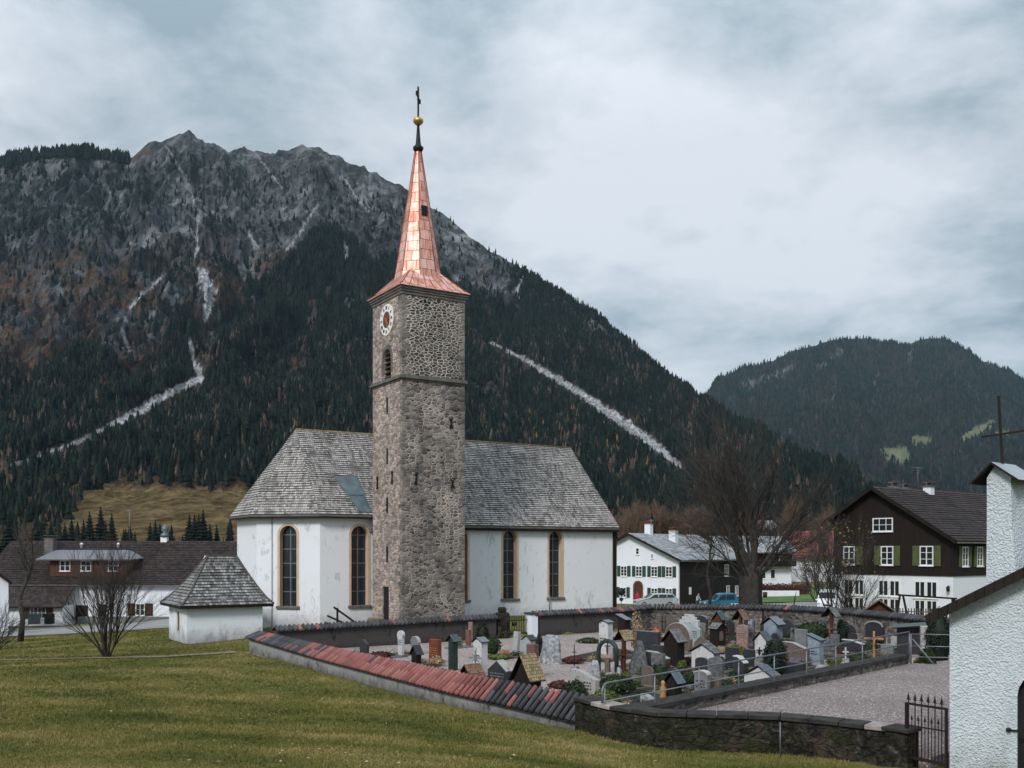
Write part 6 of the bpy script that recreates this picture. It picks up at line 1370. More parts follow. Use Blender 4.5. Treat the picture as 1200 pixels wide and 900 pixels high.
bush('flat grave mound of dark red and green plants beside the grey boulder', 672, 777, 26, 9, 'red')
bush('low oval flower mound on the gravel left of the green arch', 690, 753, 26, 6, 'box')
shrine('white grave shrine with small flat roof and two dark metal ornaments above the green arch', 710, 772, 20, 45, 'plaster', 'rgrey', .85, pitch=.35, text=2)
# dark green arch
x, Y = place(712, 787); ar = thing('grave_arch', 'dark green metal arch over a brown post with a small figure', 'grave arch', (x,Y,0), math.radians(-35)); b = MB(); b.tube([(-.42,0,0),(-.42,0,.85)]+[(-.42*math.cos(t),0,.85+.42*math.sin(t)) for t in np.linspace(.2,2.94,9)]+[(.42,0,.85),(.42,0,0)], .09, 6); b.build('arch', G['green'], ar)
MB().box((-.10,-.08,-.05),(.10,.08,.55)).build('post', G['brown'], ar, bevel=.02); MB().box((-.3,-.06,.56),(.3,.06,.70)).build('crossbar', G['pink'], ar, bevel=.01); figure(ar, (0,-.02,.95), .5, 'woodr')
shrine('brown wooden grave cross with steep weathered board roof right of the green arch', 731, 792, 26, 53, 'woodr', 'rwood', .3, pitch=1.35, post=True, fig='woodr', roofx=.85)
boulder_grave('rough mottled stone figure on the gravel behind the white curved gravestone', 697, 797, 13, 24, 'rock', .7)
boulder_grave('small pale stone angel beside the brown wooden grave cross', 725, 797, 6, 16, 'rock', .5)
slab_grave('white curved gravestone with dark lettering behind the round box bush', 685, 823, 34, 38, 'slope', 'light', .24, 3)
bush('round clipped box bush in front of the white curved gravestone', 674, 826, 34, 27, 'box', n=2600)
bush('yellow-green mossy bush behind the start of the pipe railing', 708, 826, 34, 19, 'moss', n=1800)
bush('bed of red heather left of the white curved gravestone', 656, 806, 24, 9, 'red')
bush('dark green spreading juniper beside the pipe railing', 722, 812, 40, 22, 'box', n=2200); bush('bright green cushion plant at the foot of the brown wooden grave cross', 742, 803, 20, 9, 'moss')
shrine('dark timber shrine with pale grey lean-to roof close to the nave corner', 731, 750, 20, 30, 'wood', 'rgrey', .7, mono=True, pitch=.8)
bush('dry pale-blossomed hydrangea shrub below the corner of the nave', 746, 764, 14, 46, 'dry', 'shrub', n=1500)
boulder_grave('tall pointed dark boulder gravestone right of the brown wooden grave cross', 749, 791, 23, 40, 'rockd', .42, plant='moss')
slab_grave('dark sloping gravestone with white side edge beside the pointed boulder', 771, 790, 26, 26, 'slope', 'dark', .2, 0, top='light', plant='box')
slab_grave('wide dark slab with straight pale top edge behind low conifers', 760, 766, 26, 26, 'flat', 'dark', .2, 0, top='grey'); bush('low spreading conifer in front of the wide dark slab', 764, 774, 26, 14, 'box'); bush('orange-blossomed bush beside the black iron cross near the back wall', 770, 748, 12, 14, 'orange')
cross('black iron cross in front of the dark back wall', 776, 746, 25, 'iron', .3, .05, False)
shrine('tall black timber shrine with grey gabled roof in the middle of the churchyard', 790, 784, 32, 46, 'wood', 'rslate', .75, pitch=1.15, plant='orange')
ln = thing('grave_lantern', 'small white house-shaped grave lantern right of the tall black shrine', 'lantern', (*place(797,776),.1), .3); b = MB(); b.box((-.1,-.1,0),(.1,.1,.3)); b.lathe([(.16,.3),(0,.48)], 4); b.build('lantern', G['white'], ln); MB().box((-.05,-.11,.08),(.05,-.095,.24)).build('pane', MAT['glass'], ln); MB().box((-.18,-.18,-.12),(.18,.18,0)).build('plinth', G['brown'], ln)
slab_grave('broad dark brown arched gravestone with pale rim behind the tall black shrine', 795, 764, 30, 34, 'arch', 'brown', .22, 0, top='light')
slab_grave('white stepped gravestone below the back wall', 808, 748, 22, 28, 'step', 'white', .2, 0)
slab_grave('pale grey-green gravestone with four lines of dark lettering', 812, 759, 19, 30, 'slope', 'bluegreen', .2, 4)
slab_grave('low dark arched gravestone beneath the back wall right of the white stepped stone', 821, 743, 16, 22, 'round', 'dark', .2, 0, top='grey')
slab_grave('slim white pillar with black niche standing at the back wall', 831, 731, 6, 22, 'flat', 'white', .3, 0)
shrine('big white plastered shrine with broad shallow slate roof in the middle of the graves', 827, 790, 40, 36, 'plaster', 'rslate', .80, pitch=.55, roofx=1.2)
boulder_grave('dark brown boulder gravestone in front of the big white shrine', 818, 788, 15, 24, 'rockd', .6, plant='red'); slab_grave('small black arched gravestone beside the dark brown boulder', 829, 789, 7, 16, 'arch', 'dark', .15)
slab_grave('grey stele with white rounded top right behind the railing', 823, 818, 18, 32, 'round', 'grey', .2, 3, top='white'); slab_grave('low brown slab with reddish ornament behind the railing', 839, 816, 14, 22, 'flat', 'brown', .2, 2, tcol='gold')
shrine('dark brown grave shrine with smooth blue-grey sheet roof behind the railing', 790, 824, 28, 38, 'wood', 'rblue', .6, pitch=1.3)
x, Y = place(777, 826); f_ = thing('carved_figure', 'honey coloured carved wooden figure standing behind the railing', 'figure', (x,Y,0)); b = MB(); b.lathe([(0,0),(.10,.0),(.11,.25),(.08,.45),(.10,.55),(.05,.62),(.07,.68),(.06,.76),(0,.80)], 9); b.build('figure', G['honey'], f_)
slab_grave('low pale grey gravestone with sloping back near the railing', 760, 833, 19, 20, 'slope', 'rock', .2, 0); bush('round green bush behind the blue-grey roofed shrine', 773, 797, 20, 19, 'box'); bush('small dark conifer hedge left of the grey white-topped stele', 806, 803, 22, 17, 'box')
bush('yellow-green leafy plant beside the tall black shrine', 799, 786, 12, 12, 'moss')
shrine('open wooden shrine with grey-green pitched roof near the pale pillar', 843, 750, 19, 33, 'woodr', 'rteal', .7, pitch=1.3); shrine('black box-shaped shrine with slate saddle roof turned sideways', 841, 760, 24, 30, 'wood', 'rslate', .8, pitch=.7, yaw=35, niche='brown', plant='dry')
slab_grave('pinkish rough slab leaning on the back wall behind the pitched-roof shrines', 858, 738, 9, 22, 'flat', 'pink', .2, 0)
shrine('steep brown-roofed wooden shelter over the pink granite stele', 868, 758, 22, 43, 'woodr', 'rbrown', .3, pitch=1.4, post=True); slab_grave('pink granite stele standing under a steep brown roof', 870, 761, 13, 29, 'round', 'pink', .16, 3, 'moss')
slab_grave('narrow pale blue-grey pillar stone right of the pink granite stele', 880, 750, 7, 24, 'flat', 'blue', .25, 0)
shrine('white plastered shrine with black crucifix and grey-green roof beside the clipped thuja', 894, 777, 25, 37, 'plaster', 'rteal', .75, pitch=1.1, fig='iron', text=2)
x, Y = place(908, 806); th_ = thing('thuja', 'dark green clipped thuja column in the middle of the railing', 'shrub', (x,Y,-.02)); b = MB(); leafball(b, (0,0,.85), .42, .42, 1.05, 4200, .05, 3, up=1); b.lathe([(0,0),(.28,.1),(.30,1.3),(.15,1.75),(0,1.8)], 9); b.build('foliage', MAT['thuja'], th_, uv=False)
slab_grave('black gravestone with white top edge in front of the gravel path', 868, 797, 17, 28, 'slope', 'dark', .3, 0, top='white', plant='box')
shrine('low white shrine with broad blue-grey sheet roof touching the kerb wall', 893, 811, 48, 32, 'plaster', 'rblue', .82, pitch=.6, roofx=1.25, niche='woodr', text=1)
cross('small dark iron cross beside the white shrine with crucifix', 880, 776, 15, 'iron', .3, .05)
shrine('pale blue shrine gable with grey roof over a dark trunk near the back wall', 906, 757, 30, 34, 'blue', 'rgrey', .7, pitch=.75)
shrine('pale blue wooden shrine with little windows and ribbed one-sided roof', 956, 780, 24, 37, 'blue', 'rblue', .8, mono=True, pitch=.75, text=2)
bush('large rounded dark yew in front of the back wall', 952, 757, 38, 30, 'box', 'yew', n=4200)
shrine('wooden shelter with crucifix and bark-covered post near the back wall niche', 974, 757, 24, 45, 'woodr', 'rslate', .35, pitch=1.2, post=True, fig='terra'); bush('dark ivy bush right of the sheltered crucifix', 987, 756, 14, 32, 'thuja')
slab_grave('brown gravestone with pale curved top left of the pale blue shrine', 933, 781, 26, 28, 'slope', 'brown', .2, 1, top='light', plant='orange', tcol='gold'); slab_grave('low black gravestone close behind the railing below the brown gravestone', 932, 800, 25, 24, 'flat', 'dark', .3, 0)
slab_grave('small stepped white plinth stone behind the railing', 962, 793, 14, 14, 'step', 'light', .3, 0); cross('small white wooden cross near the black slabs behind the railing', 991, 777, 19, 'white', .35, .06, False, 'wooden_cross')
slab_grave('dark grave slab with slanting white edge left of the honey-coloured cross', 1000, 766, 22, 16, 'slope', 'dark', .2, 0, top='white'); bush('low green grave planting under the honey-coloured cross', 1006, 776, 30, 12, 'box'); bush('yellow-green plants beside the pale blue wooden shrine', 978, 781, 18, 12, 'moss')
x, Y = place(1024, 772); hc = thing('wooden_cross', 'honey-coloured wooden cross with a small figure behind the railing', 'grave cross', (x,Y,0), math.radians(-12)); b = MB(); b.bar((0,0,0),(0,0,1.28),.13,.08); b.bar((-.42,0,.93),(.42,0,.93),.13,.08); b.build('cross', G['honey'], hc); figure(hc, (0,-.07,.80), .62, 'honey', 'figure')
slab_grave('small dark tombstone set in the grass right of the honey-coloured cross', 1040, 768, 14, 14, 'round', 'grey', .2, 0); slab_grave('grey flat gravestone near the end of the railing', 1052, 762, 14, 16, 'flat', 'light', .2, 0)
nb = thing('notice_shelter', 'dark open shelter with teal sloping roof at the end of the pale wall', 'shelter', (*place(1064,770,47),0), math.radians(-20)); b = MB(); [b.box((x,-.05,0),(x+.08,.05,1.35)) for x in (-.5,.45)]; b.box((-.5,.08,.0),(.53,.12,1.3)); b.build('frame', G['dark'], nb); b = MB(); slab(b, [(-.7,-.45,1.30),(.8,-.45,1.45),(.8,.35,1.55),(-.7,.35,1.40)], .05); b.build('roof', [G['rteal'], G['wood']], nb)
bl_ = thing('stone_slab', 'upright pale weathered slab between the shelter and the tall thuja', 'slab', (*place(1087,772,46),0), math.radians(-10)); MB().box((-.32,-.12,0),(.32,.12,1.45)).build('slab', G['light'], bl_, bevel=.03)
x, Y = XY(1100, 43); tj = thing('thuja', 'tall dark thuja beside the left corner of the white chapel', 'shrub', (x,Y,0)); b = MB(); leafball(b, (0,0,1.1), .55, .55, 1.35, 4200, .06, 4, up=1); b.lathe([(0,0),(.4,.1),(.42,1.6),(.15,2.3),(0,2.4)], 9); b.build('foliage', MAT['thuja'], tj, uv=False)
bush('clipped green box hedge at the foot of the tall thuja', 1087, 784, 20, 24, 'box', n=1800)
for lab, px, base, w, h, mt in (('dark plants around the foot of the gnarled gate pier', 577, 768, 20, 24, 'box'), ('silvery frosted bush between the white shrine and the gate pier', 566, 752, 16, 22, 'thuja'), ('low lawn-like grave planting before the gate pier', 585, 772, 30, 6, 'moss'), ('dark bushes at the foot of the red granite stone', 512, 780, 18, 12, 'dry'), ('low red ground cover between the first dark gravestone and the white one', 446, 772, 24, 9, 'red'),
        ('green cushion planting by the white lantern', 806, 779, 14, 9, 'red'), ('golden flowers in front of the pink granite stele', 862, 768, 22, 12, 'moss'), ('pale flowers before the black box-shaped shrine', 846, 766, 16, 10, 'dry'), ('dark green shrub under the pale blue shrine gable', 912, 765, 22, 18, 'box'), ('green grave planting left of the low white shrine', 850, 810, 24, 14, 'box'),
        ('orange and red plants beside the brown gravestone', 921, 783, 12, 14, 'orange'), ('grasses at the gravel edge near the railing end', 1080, 778, 16, 8, 'moss'), ('leafy bush under the rough stone wall by the niche', 1002, 760, 14, 12, 'dry'), ('dark bush leaning on the wall behind the white stepped stone', 838, 738, 14, 12, 'moss')): bush(lab, px, base, w, h, mt)
rgx = random.Random(91); KN = ['box','moss','red','dry','thuja','box','box']; spots2 = []
for lab, pts, n_ in (('clumps of low plants on the graves at the back right', [(9.5,60.5),(15,58.5),(18.2,53),(18.5,47),(14,47),(10,53)], 46), ('clumps of low plants on the graves along the kerb wall', [(4.8,41),(7.5,44),(13.5,41),(7.0,33),(3.4,29.5),(3.2,33)], 40), ('clumps of low plants on the graves behind the red tiled wall', [(-8,43.6),(-5.5,43.5),(.4,35.3),(1.6,31.6),(.4,31.0),(-2,34.2)], 22)):
    first = {}
    while n_ > 0:
        x = rgx.uniform(-9,19); y = rgx.uniform(29,62)
        if not inpoly(np.array([x]), np.array([y]), pts)[0]: continue
        n_ -= 1; m_ = rgx.choice(KN); r_ = rgx.uniform(.20,.48); h_ = rgx.uniform(.16,.5)
        if m_ not in first:
            o = thing('grave_plant', lab, 'plant', (x,y,-.02), rgx.uniform(0,6.28), lab); b = MB(); leafball(b, (0,0,.4), 1, 1, .55, 520, .10, n_); b.build('foliage', MAT[m_], o, uv=False); first[m_] = o
        else: o = copy_tree(first[m_]); o.location = (x,y,-.02); o.rotation_euler.z = rgx.uniform(0,6.28)
        o.scale = (r_,r_,h_)
TAKEN = [(o.location.x, o.location.y) for o in COL.objects if o.parent is None and str(o.get('category','')) in ('gravestone','grave shrine','grave cross','grave arch')]
for lab, pts, n_ in (('small dark weathered gravestone in the packed rows at the back right', [(9.3,60.8),(15,58.7),(18.6,53),(19.0,47.5),(14,46.5),(10,51),(7.6,56)], 26), ('small dark weathered gravestone in the rows between kerb wall and gravel path', [(5.0,41.5),(7.8,44.5),(13.8,41.0),(7.2,33),(4.0,31)], 14)):
    proto = {}; tries = 0
    while n_ > 0 and tries < 4000:
        tries += 1; x = rgx.uniform(-9,19); y = rgx.uniform(29,62)
        if not inpoly(np.array([x]), np.array([y]), pts)[0] or any(math.hypot(x-a, y-b) < .95 for a, b in TAKEN): continue
        TAKEN.append((x,y)); n_ -= 1; sh = rgx.choice(['flat','arch','gable','round','wave']); mt = rgx.choice(['dark','grey','brown','dark','rockd'])
        if (sh, mt) not in proto:
            o = thing('gravestone', lab, 'gravestone', (x,y,-.02), math.radians(YAW), lab); b = MB(); b.extr(outline(sh, .6, .95), -.08, .08); b.build('headstone', G[mt], o, bevel=.015); MB().box((-.38,-.16,-.05),(.38,.16,.09)).build('plinth', G['grey'], o, bevel=.01); bed(o, .6, .95, rgx.choice(['box','red','moss','box']), -.18, n_); proto[(sh,mt)] = o
        else: o = copy_tree(proto[(sh,mt)]); o.location = (x,y,-.02)
        o.rotation_euler.z = math.radians(YAW+rgx.uniform(-6,6)); s_ = rgx.uniform(.75,1.15); o.scale = (s_,s_,s_*rgx.uniform(.9,1.15))
# dark arched niches in the back wall
for lab, px, Y, w, h in (('dark arched niche with shrubs in the pale stone wall', 1023, 53.2, 1.15, 1.0), ('dark arched recess in the stone wall behind the large yew', 942, 59.0, 1.5, .85), ('small dark arched recess in the stone wall above the pale blue shrine gable', 911, 59.4, .9, .7)):
    x = (px-600)/FPX*Y; n_ = thing('wall_niche', lab, 'niche', (x,Y-.35,.12), math.radians(-52 if px < 1000 else -62)); b = MB(); b.extr([(p[0],p[1]) for p in outline('round', w, h)], -.12, .10); b.build('recess', G['dark'], n_); b = MB(); ol = outline('round', w+.06, h+.05)[2:]
    for p, q in zip(ol, ol[1:]): b.bar((p[0],-.13,p[1]),(q[0],-.13,q[1]),.06,.06)
    b.build('rim', G['light'], n_)
ft = thing('old_iron_cross', 'black forked iron cross stump leaning by the choir wall', 'cross', (-9.4,52.6,0), .4); b = MB()
for q in ((0,0,0,.0,0,1.9),(-.55,0,1.5,.5,0,1.0),(-.2,0,1.95,.9,0,1.15),(-.7,0,1.15,-.1,0,.9)): b.bar(q[:3], q[3:], .10)
b.build('cross', G['iron'], ft)
mk = thing('snow_stake', 'thin metal marker stake in front of the dark stone wall', 'stake', (6.45,23.5,gzf(6.45,23.5)-.1)); MB().tube([(0,0,0),(0,0,.95)], .014, 5).build('stake', MAT['galv'], mk); MB().tube([(.0,0,.95),(.02,0,1.25)], .008, 4).build('tip', MAT['iron'], mk)

# ------------------------------------------------------------------ garden of the chalet
hut = thing('well_house', 'small brown shingled hut roof behind the pale stone wall', 'hut', (XY(1030,57)[0],57,0), math.radians(-20)); b = MB(); b.extr([(-.75,0),(.75,0),(.75,1.5),(0,2.05),(-.75,1.5)], -.5, .6); b.build('wall', MAT['wood_red'], hut)
b = MB(); slab(b, [(1.0,-.8,1.38),(1.0,.9,1.38),(0,.9,2.12),(0,-.8,2.12)], .05); slab(b, [(-1.0,.9,1.38),(-1.0,-.8,1.38),(0,-.8,2.12),(0,.9,2.12)], .05); b.build('roof', [G['rbrown'], G['wood']], hut)
sw = thing('swing_frame', 'timber swing frame in the garden in front of the chalet windows', 'swing', (XY(1057,56)[0],56,0), math.radians(-12)); b = MB(); b.bar((-.45,0,0),(-.1,0,2.5),.11); b.bar((.55,.1,0),(.05,0,2.45),.11); b.bar((-.25,0,2.45),(3.0,.3,2.25),.10); b.bar((2.9,.3,0),(2.75,.3,2.3),.10); b.bar((3.2,.1,0),(2.85,.3,2.3),.10); b.build('frame', MAT['wood_dark'], sw)
pf = thing('picket_fence', 'grey picket fence in front of the white ground floor of the chalet', 'fence', (XY(975,60)[0],60,0), math.radians(-22)); b = MB()
for z in (1.0,1.35): b.bar((0,0,z),(9.5,0,z),.05)
b.build('rail', MAT['wood_grey'], pf)
for i in range(0, 60): MB().box((i*.16,-.04,.2),(i*.16+.07,-.02,1.55)).build('picket', MAT['wood_grey'], pf)

# ------------------------------------------------------------------ vehicles and people
def car(name, label, loc, rz, outline_, glass_, L, Wd, wheels, paint, cat, hl=None, front_low=None):
    """outline in (x,z), front at x=0; body narrows towards the roof"""
    o = thing(name, label, cat, loc, rz); b = MB(); hi = max(z for x,z in outline_); n = len(outline_)
    def yw(z): return Wd/2*(1 if z < hi*.58 else 1-.16*(z-hi*.58)/(hi*.42))
    R_ = [[(x, s*yw(z)*(.96 if k in (0,) else 1), z) for x, z in outline_] for s, k in ((-1,1),(1,1))]
    a = [b.vert(p) for p in R_[0]]; c = [b.vert(p) for p in R_[1]]; b.idx(a); b.idx(c[::-1])
    for i in range(n): j = (i+1)%n; b.idx((a[j], a[i], c[i], c[j]))
    bo = b.build('body', paint, o, bevel=.05)
    for g_ in glass_['side']:
        for s in (-1,1):
            w_ = MB(); w_.face([(x, s*(yw(z)+.012), z) for x, z in (g_ if s < 0 else g_[::-1])]); w_.build('side_window', MAT['glass'], o)
    for g_ in glass_['end']:
        (x0,z0),(x1,z1) = g_; w_ = MB(); l = math.hypot(x1-x0, z1-z0); nx_, nz_ = (-(z1-z0)/l*.05, (x1-x0)/l*.05) if x0 < L/2 else ((z1-z0)/l*.05, (x0-x1)/l*.05)
        w_.face([(x0+nx_, s_*(yw(z0)-.10), z0+nz_) for s_ in (-1,1)]+[(x1+nx_, s_*(yw(z1)-.12), z1+nz_) for s_ in (1,-1)]); w_.build('windscreen', MAT['glass'], o)
    for wx in wheels:
        for s in (-1,1):
            w_ = MB(Matrix.Translation((wx, s*(Wd/2-.09), .32)) @ Matrix.Rotation(math.pi/2, 4, 'X')); w_.lathe([(0,-.1),(.20,-.1),(.31,-.08),(.32,0),(.31,.08),(.20,.1),(0,.1)], 18); wo_ = w_.build('wheel', MAT['rubber'], o)
            w_ = MB(Matrix.Translation((wx, s*(Wd/2-.085), .32)) @ Matrix.Rotation(math.pi/2, 4, 'X')); w_.lathe([(0,-.11),(.17,-.115),(.19,-.1),(.19,.1),(.17,.115),(0,.11)], 12); w_.build('rim', MAT['galv'], wo_)
    for s in (-1,1):
        z = hl or .72; MB().box((-.035,s*Wd*.5-s*.12-.14,z-.08),(.10,s*Wd*.5-s*.12+.14,z+.08)).build('headlight', G['white'], o, bevel=.02); MB().box((L-.06,s*Wd*.5-s*.1-.1,z),(L+.02,s*Wd*.5-s*.1+.1,z+.25)).build('tail_light', G['red'], o)
        m_ = MB(); mx_ = glass_.get('mirror', 1.35); m_.box((mx_,s*(Wd/2+.10)-.09,.98),(mx_+.12,s*(Wd/2+.10)+.09,1.12)); m_.build('mirror', paint, o, bevel=.03)
    f = MB(); f.box((-.03,-.35,.52),(.04,.35,.66)); f.build('grille', MAT['iron'], o); f = MB(); f.box((-.05,-.26,.36),(-.02,.26,.47)); f.build('number_plate', MAT['white_paint'], o)
    f = MB(); f.box((-.04,-Wd*.47,.22),(.3,Wd*.47,.40)); f.build('bumper', MAT['rubber'] if front_low else paint, o, bevel=.03); return o
EST = [(.0,.25),(0,.62),(.12,.78),(1.05,.98),(1.85,1.44),(2.3,1.50),(4.0,1.46),(4.45,1.05),(4.55,.9),(4.55,.28),(4.0,.22),(.4,.2)][::-1]
m_silver = NT('silver car paint', .25, .6, .5); m_silver.col((.52,.55,.56)); m_blue = NT('petrol blue car paint', .3, .1, .5); m_blue.col((.015,.13,.20)); m_white = NT('white car paint', .3, 0, .5); m_white.col((.72,.73,.74))
x = XY(744,106)[0]; car('parked_car', 'silver estate car parked in front of the white house with green shutters', (x,106,-1.15), math.radians(4), EST, dict(side=[[(1.45,1.02),(2.35,1.04),(2.4,1.40),(2.0,1.38)],[(2.45,1.04),(3.3,1.05),(3.3,1.40),(2.5,1.40)],[(3.38,1.05),(4.25,1.08),(3.95,1.38),(3.38,1.40)]], end=[((1.13,1.03),(1.80,1.41)),((4.42,1.1),(4.05,1.42))]), 4.55, 1.78, (.85,3.65), m_silver.m, 'car', .70)
VAN = [(.0,.3),(0,.85),(.5,1.12),(1.0,1.78),(1.3,1.92),(4.3,1.94),(4.45,1.2),(4.45,.32),(.3,.24)][::-1]
car('parked_van', 'petrol blue van parked beside the dark timber wall of the white house', (XY(823,104)[0],104,-1.3), math.radians(8), [(.0,.3),(0,.85),(1.1,1.02),(1.65,1.62),(2.0,1.74),(3.4,1.75),(3.75,1.1),(3.75,.32),(.3,.24)][::-1], dict(side=[[(1.45,1.08),(2.3,1.1),(2.3,1.58),(1.85,1.56)],[(2.4,1.1),(3.35,1.12),(3.25,1.6),(2.4,1.58)]], end=[((1.16,1.09),(1.61,1.58))]), 3.75, 1.7, (.75,3.0), m_blue.m, 'van', .75)
car('parked_van', 'white van facing the camera at the edge of the brown chalet', (XY(969,92)[0],92,-.75), math.radians(70), VAN, dict(side=[[(1.0,1.2),(1.9,1.22),(1.9,1.7),(1.35,1.7)]], end=[((.56,1.20),(.96,1.73))], mirror=.8), 4.45, 1.75, (.85,3.5), m_white.m, 'van', .75, True)
wt = thing('white_crate', 'white panel standing beside the foot of the big tree behind the wall', 'crate', (XY(862,80)[0],80,-.2)); MB().box((-.35,-.05,.2),(.55,.25,.85)).build('panel', MAT['white_paint'], wt, bevel=.02)
def person(label, loc, rz, jacket, trouser, hair, bend=0, h=1.68):
    o = thing('person', label, 'person', loc, rz); me = bpy.data.meshes.new('body'); k = h/1.7; bx = bend
    J = dict(pelvis=(0,0,.93,.13),waist=(0,-.02*1,1.08,.12),chest=(0,-.03-bx*.10,1.30,.145),neck=(0,-.03-bx*.16,1.46,.055),head=(0,-.05-bx*.2,1.58,.095),top=(0,-.05-bx*.2,1.66,.075),
             ls=(-.17,-.03-bx*.12,1.38,.06),le=(-.25,-.02-bx*.2,1.12,.045),lw=(-.22,-.14-bx*.25,.93,.035),lh=(-.21,-.2-bx*.25,.87,.03),rs=(.17,-.03-bx*.12,1.38,.06),re=(.25,-.02-bx*.2,1.12,.045),rw=(.22,-.12-bx*.25,.93,.035),rh=(.21,-.17-bx*.25,.87,.03),
             lp=(-.09,0,.86,.10),lk=(-.10,-.03,.48,.065),la=(-.10,.02,.10,.045),lt=(-.11,-.13,.05,.04),rp=(.09,0,.86,.10),rk=(.11,-.05,.48,.065),ra=(.11,.0,.10,.045),rt=(.12,-.15,.05,.04))
    N = list(J); E = [('pelvis','waist'),('waist','chest'),('chest','neck'),('neck','head'),('head','top'),('chest','ls'),('ls','le'),('le','lw'),('lw','lh'),('chest','rs'),('rs','re'),('re','rw'),('rw','rh'),('pelvis','lp'),('lp','lk'),('lk','la'),('la','lt'),('pelvis','rp'),('rp','rk'),('rk','ra'),('ra','rt')]
    me.from_pydata([tuple(c*k for c in J[n][:3]) for n in N], [(N.index(a), N.index(b)) for a, b in E], []); bo = bpy.data.objects.new('body', me); COL.objects.link(bo); bo.parent = o
    sk = bo.modifiers.new('skin', 'SKIN')
    for i, n in enumerate(N): me.skin_vertices[0].data[i].radius = (J[n][3]*k,)*2; me.skin_vertices[0].data[i].use_root = (i == 0)
    bo.modifiers.new('sub', 'SUBSURF').levels = 2; bo.modifiers['sub'].render_levels = 2
    n_ = NT('clothed body', .85); z = n_.n('ShaderNodeSeparateXYZ', {0: n_.tc.outputs['Object']}).outputs[2]; q = n_.ramp(n_.math('DIVIDE', z, 2.0), [(0,(.02,.02,.02)),(.06,trouser),(.44,jacket),(.735,(.42,.25,.19))]); q.node.color_ramp.interpolation = 'CONSTANT'; n_.col(q); me.materials.append(n_.m)
    b = MB(); b.lathe([(0,1.72*k),(.07*k,1.71*k),(.105*k,1.64*k),(.10*k,1.57*k),(0,1.55*k)], 10, 0, (0,-.035-bx*.2,0)); b.build('hair', m_plain('hair', hair, .9), o, uv=False); return o
person('person in a bright red jacket standing in the arched doorway of the white house', (XY(748,112)[0],113,-1.45), .2, (.55,.02,.06), (.02,.02,.03), (.12,.08,.05))
person('person in a pale grey jacket bending beside the dark timber wall near the blue van', (XY(817,108)[0],108,-1.4), .5, (.42,.43,.45), (.06,.06,.07), (.3,.28,.26), 1.0, 1.6)
sg = thing('road_sign', 'back of a dark round road sign on a post at the corner of the nave', 'sign', (XY(728,98)[0],98,-1.1)); MB().tube([(0,0,0),(0,0,2.3)], .04, 6).build('post', MAT['galv'], sg); b = MB(Matrix.Translation((0,-.05,1.95)) @ Matrix.Rotation(math.pi/2, 4, 'X')); b.lathe([(0,-.02),(.36,-.02),(.36,.02),(0,.02)], 20); b.build('sign_disc', MAT['iron'], sg); b = MB(Matrix.Translation((0,-.05,1.2)) @ Matrix.Rotation(math.pi/2, 4, 'X')); b.lathe([(0,-.02),(.2,-.02),(.2,.02),(0,.02)], 16); b.build('sign_disc', MAT['iron'], sg)
bx_ = thing('wheelie_bin', 'blue waste container outside the farmhouse wing', 'bin', (XY(40,101)[0],101,-2.6)); MB().box((-.5,-.35,0),(.5,.35,.9)).build('container', G['rblue'], bx_, bevel=.05); MB().box((-.54,-.4,.9),(.54,.4,1.0)).build('lid', m_blue.m, bx_, bevel=.02)
bx_ = thing('wheelie_bin', 'black waste container right of the blue one outside the farmhouse wing', 'bin', (XY(58,101)[0],101,-2.6)); MB().box((-.4,-.35,0),(.4,.35,.95)).build('container', MAT['rubber'], bx_, bevel=.05); MB().box((-.44,-.4,.95),(.44,.4,1.05)).build('lid', MAT['rubber'], bx_, bevel=.02)

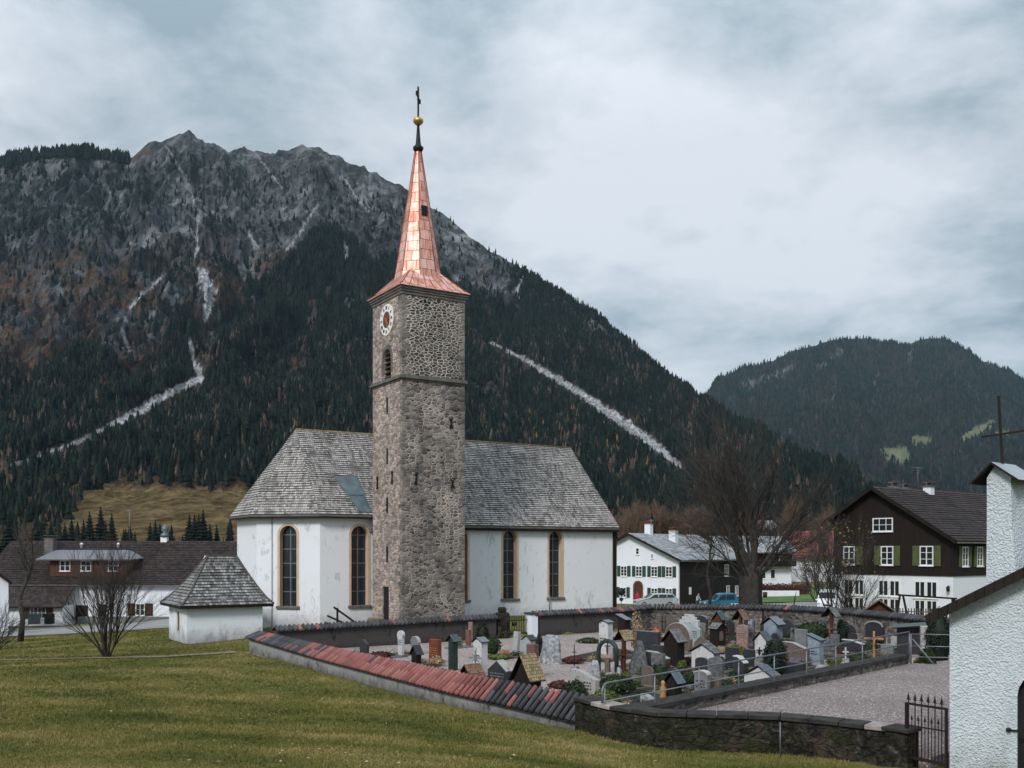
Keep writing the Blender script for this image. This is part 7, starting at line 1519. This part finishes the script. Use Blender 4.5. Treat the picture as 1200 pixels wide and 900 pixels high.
# ------------------------------------------------------------------ grass tufts on the lawn
def tufts(n, seed, ylo, yhi, h0, h1, mat, name='lawn_grass'):
    rs = np.random.RandomState(seed); y = ylo*(yhi/ylo)**rs.rand(n*2); x = (rs.rand(n*2)*1240-620)/FPX*y*1.05
    ok = ~inpoly(x, y, CEM) & (y < 78) & ~inpoly(x, y, [(8.2,22.6),(9.2,24),(16,30),(16,10),(10,18)])
    ok &= (dpoly(x, y, [(-75,84),(-45,86),(-30,92),(-20,98),(0,92)])[0] > 12.2) & (dpoly(x, y, LW)[0] > .35) & ~((x > -13) & (y > 48))
    x = x[ok][:n]; y = y[ok][:n]; n = len(x); z = gz(x, y)-.01; V = []; k = 3; hh = (h0+(h1-h0)*rs.rand(n)**2)*(1+.5*(fbm(x/2.3, y/2.3, 3)))*np.clip(y/16,.8,1.6)
    A = []
    for j in range(k):
        a = rs.rand(n)*6.28; w = .006*np.clip(y/14,.7,5)+.004*rs.rand(n); ox = rs.randn(n)*.03; oy = rs.randn(n)*.03; lx = rs.randn(n)*.45*hh; ly = rs.randn(n)*.45*hh
        A += [np.stack([x+ox-w*np.cos(a), y+oy-w*np.sin(a), z], 1), np.stack([x+ox+w*np.cos(a), y+oy+w*np.sin(a), z], 1), np.stack([x+ox+lx, y+oy+ly, z+hh], 1)]
    VV = np.stack(A, 1).reshape(-1,3); F = np.arange(len(VV)).reshape(-1,3); t = np.clip(.5+.95*fbm(x/3.6+3, y/3.6, 4)+.14*rs.randn(n), 0, 1)
    o = npmesh(name, VV, F, mat, attrs={'tone': np.repeat(t, 9)}); o['kind'] = 'stuff'; o['label'] = 'short olive green grass of the foreground lawn'; o['category'] = 'grass'
mg = NT('grass blades', .8, 0, .15); mg.col(mg.ramp(mg.attr('tone'), [(0,(.055,.068,.015)),(.42,(.112,.120,.028)),(.66,(.190,.165,.048)),(1,(.32,.25,.11))])); tufts(190000, 5, 9, 78, .022, .060, mg.m)
# fallen leaves on the lawn
rs = np.random.RandomState(9); n = 240; y = 12+30*rs.rand(n)**1.3; x = (rs.rand(n)*1150-600)/FPX*y; ok = ~inpoly(x, y, CEM) & (x < 8); x = x[ok]; y = y[ok]; z = gz(x, y)+.045; a = rs.rand(len(x))*6.28; s = .018+.02*rs.rand(len(x))
V = np.stack([np.stack([x+s*np.cos(a+j*1.57), y+s*np.sin(a+j*1.57), z+.02*rs.rand(len(x))], 1) for j in range(4)], 1).reshape(-1,3)
o = npmesh('fallen_leaves', V, np.arange(len(V)).reshape(-1,4), MAT['dry']); o['kind'] = 'stuff'; o['label'] = 'pale fallen leaves scattered on the lawn'; o['category'] = 'leaves'
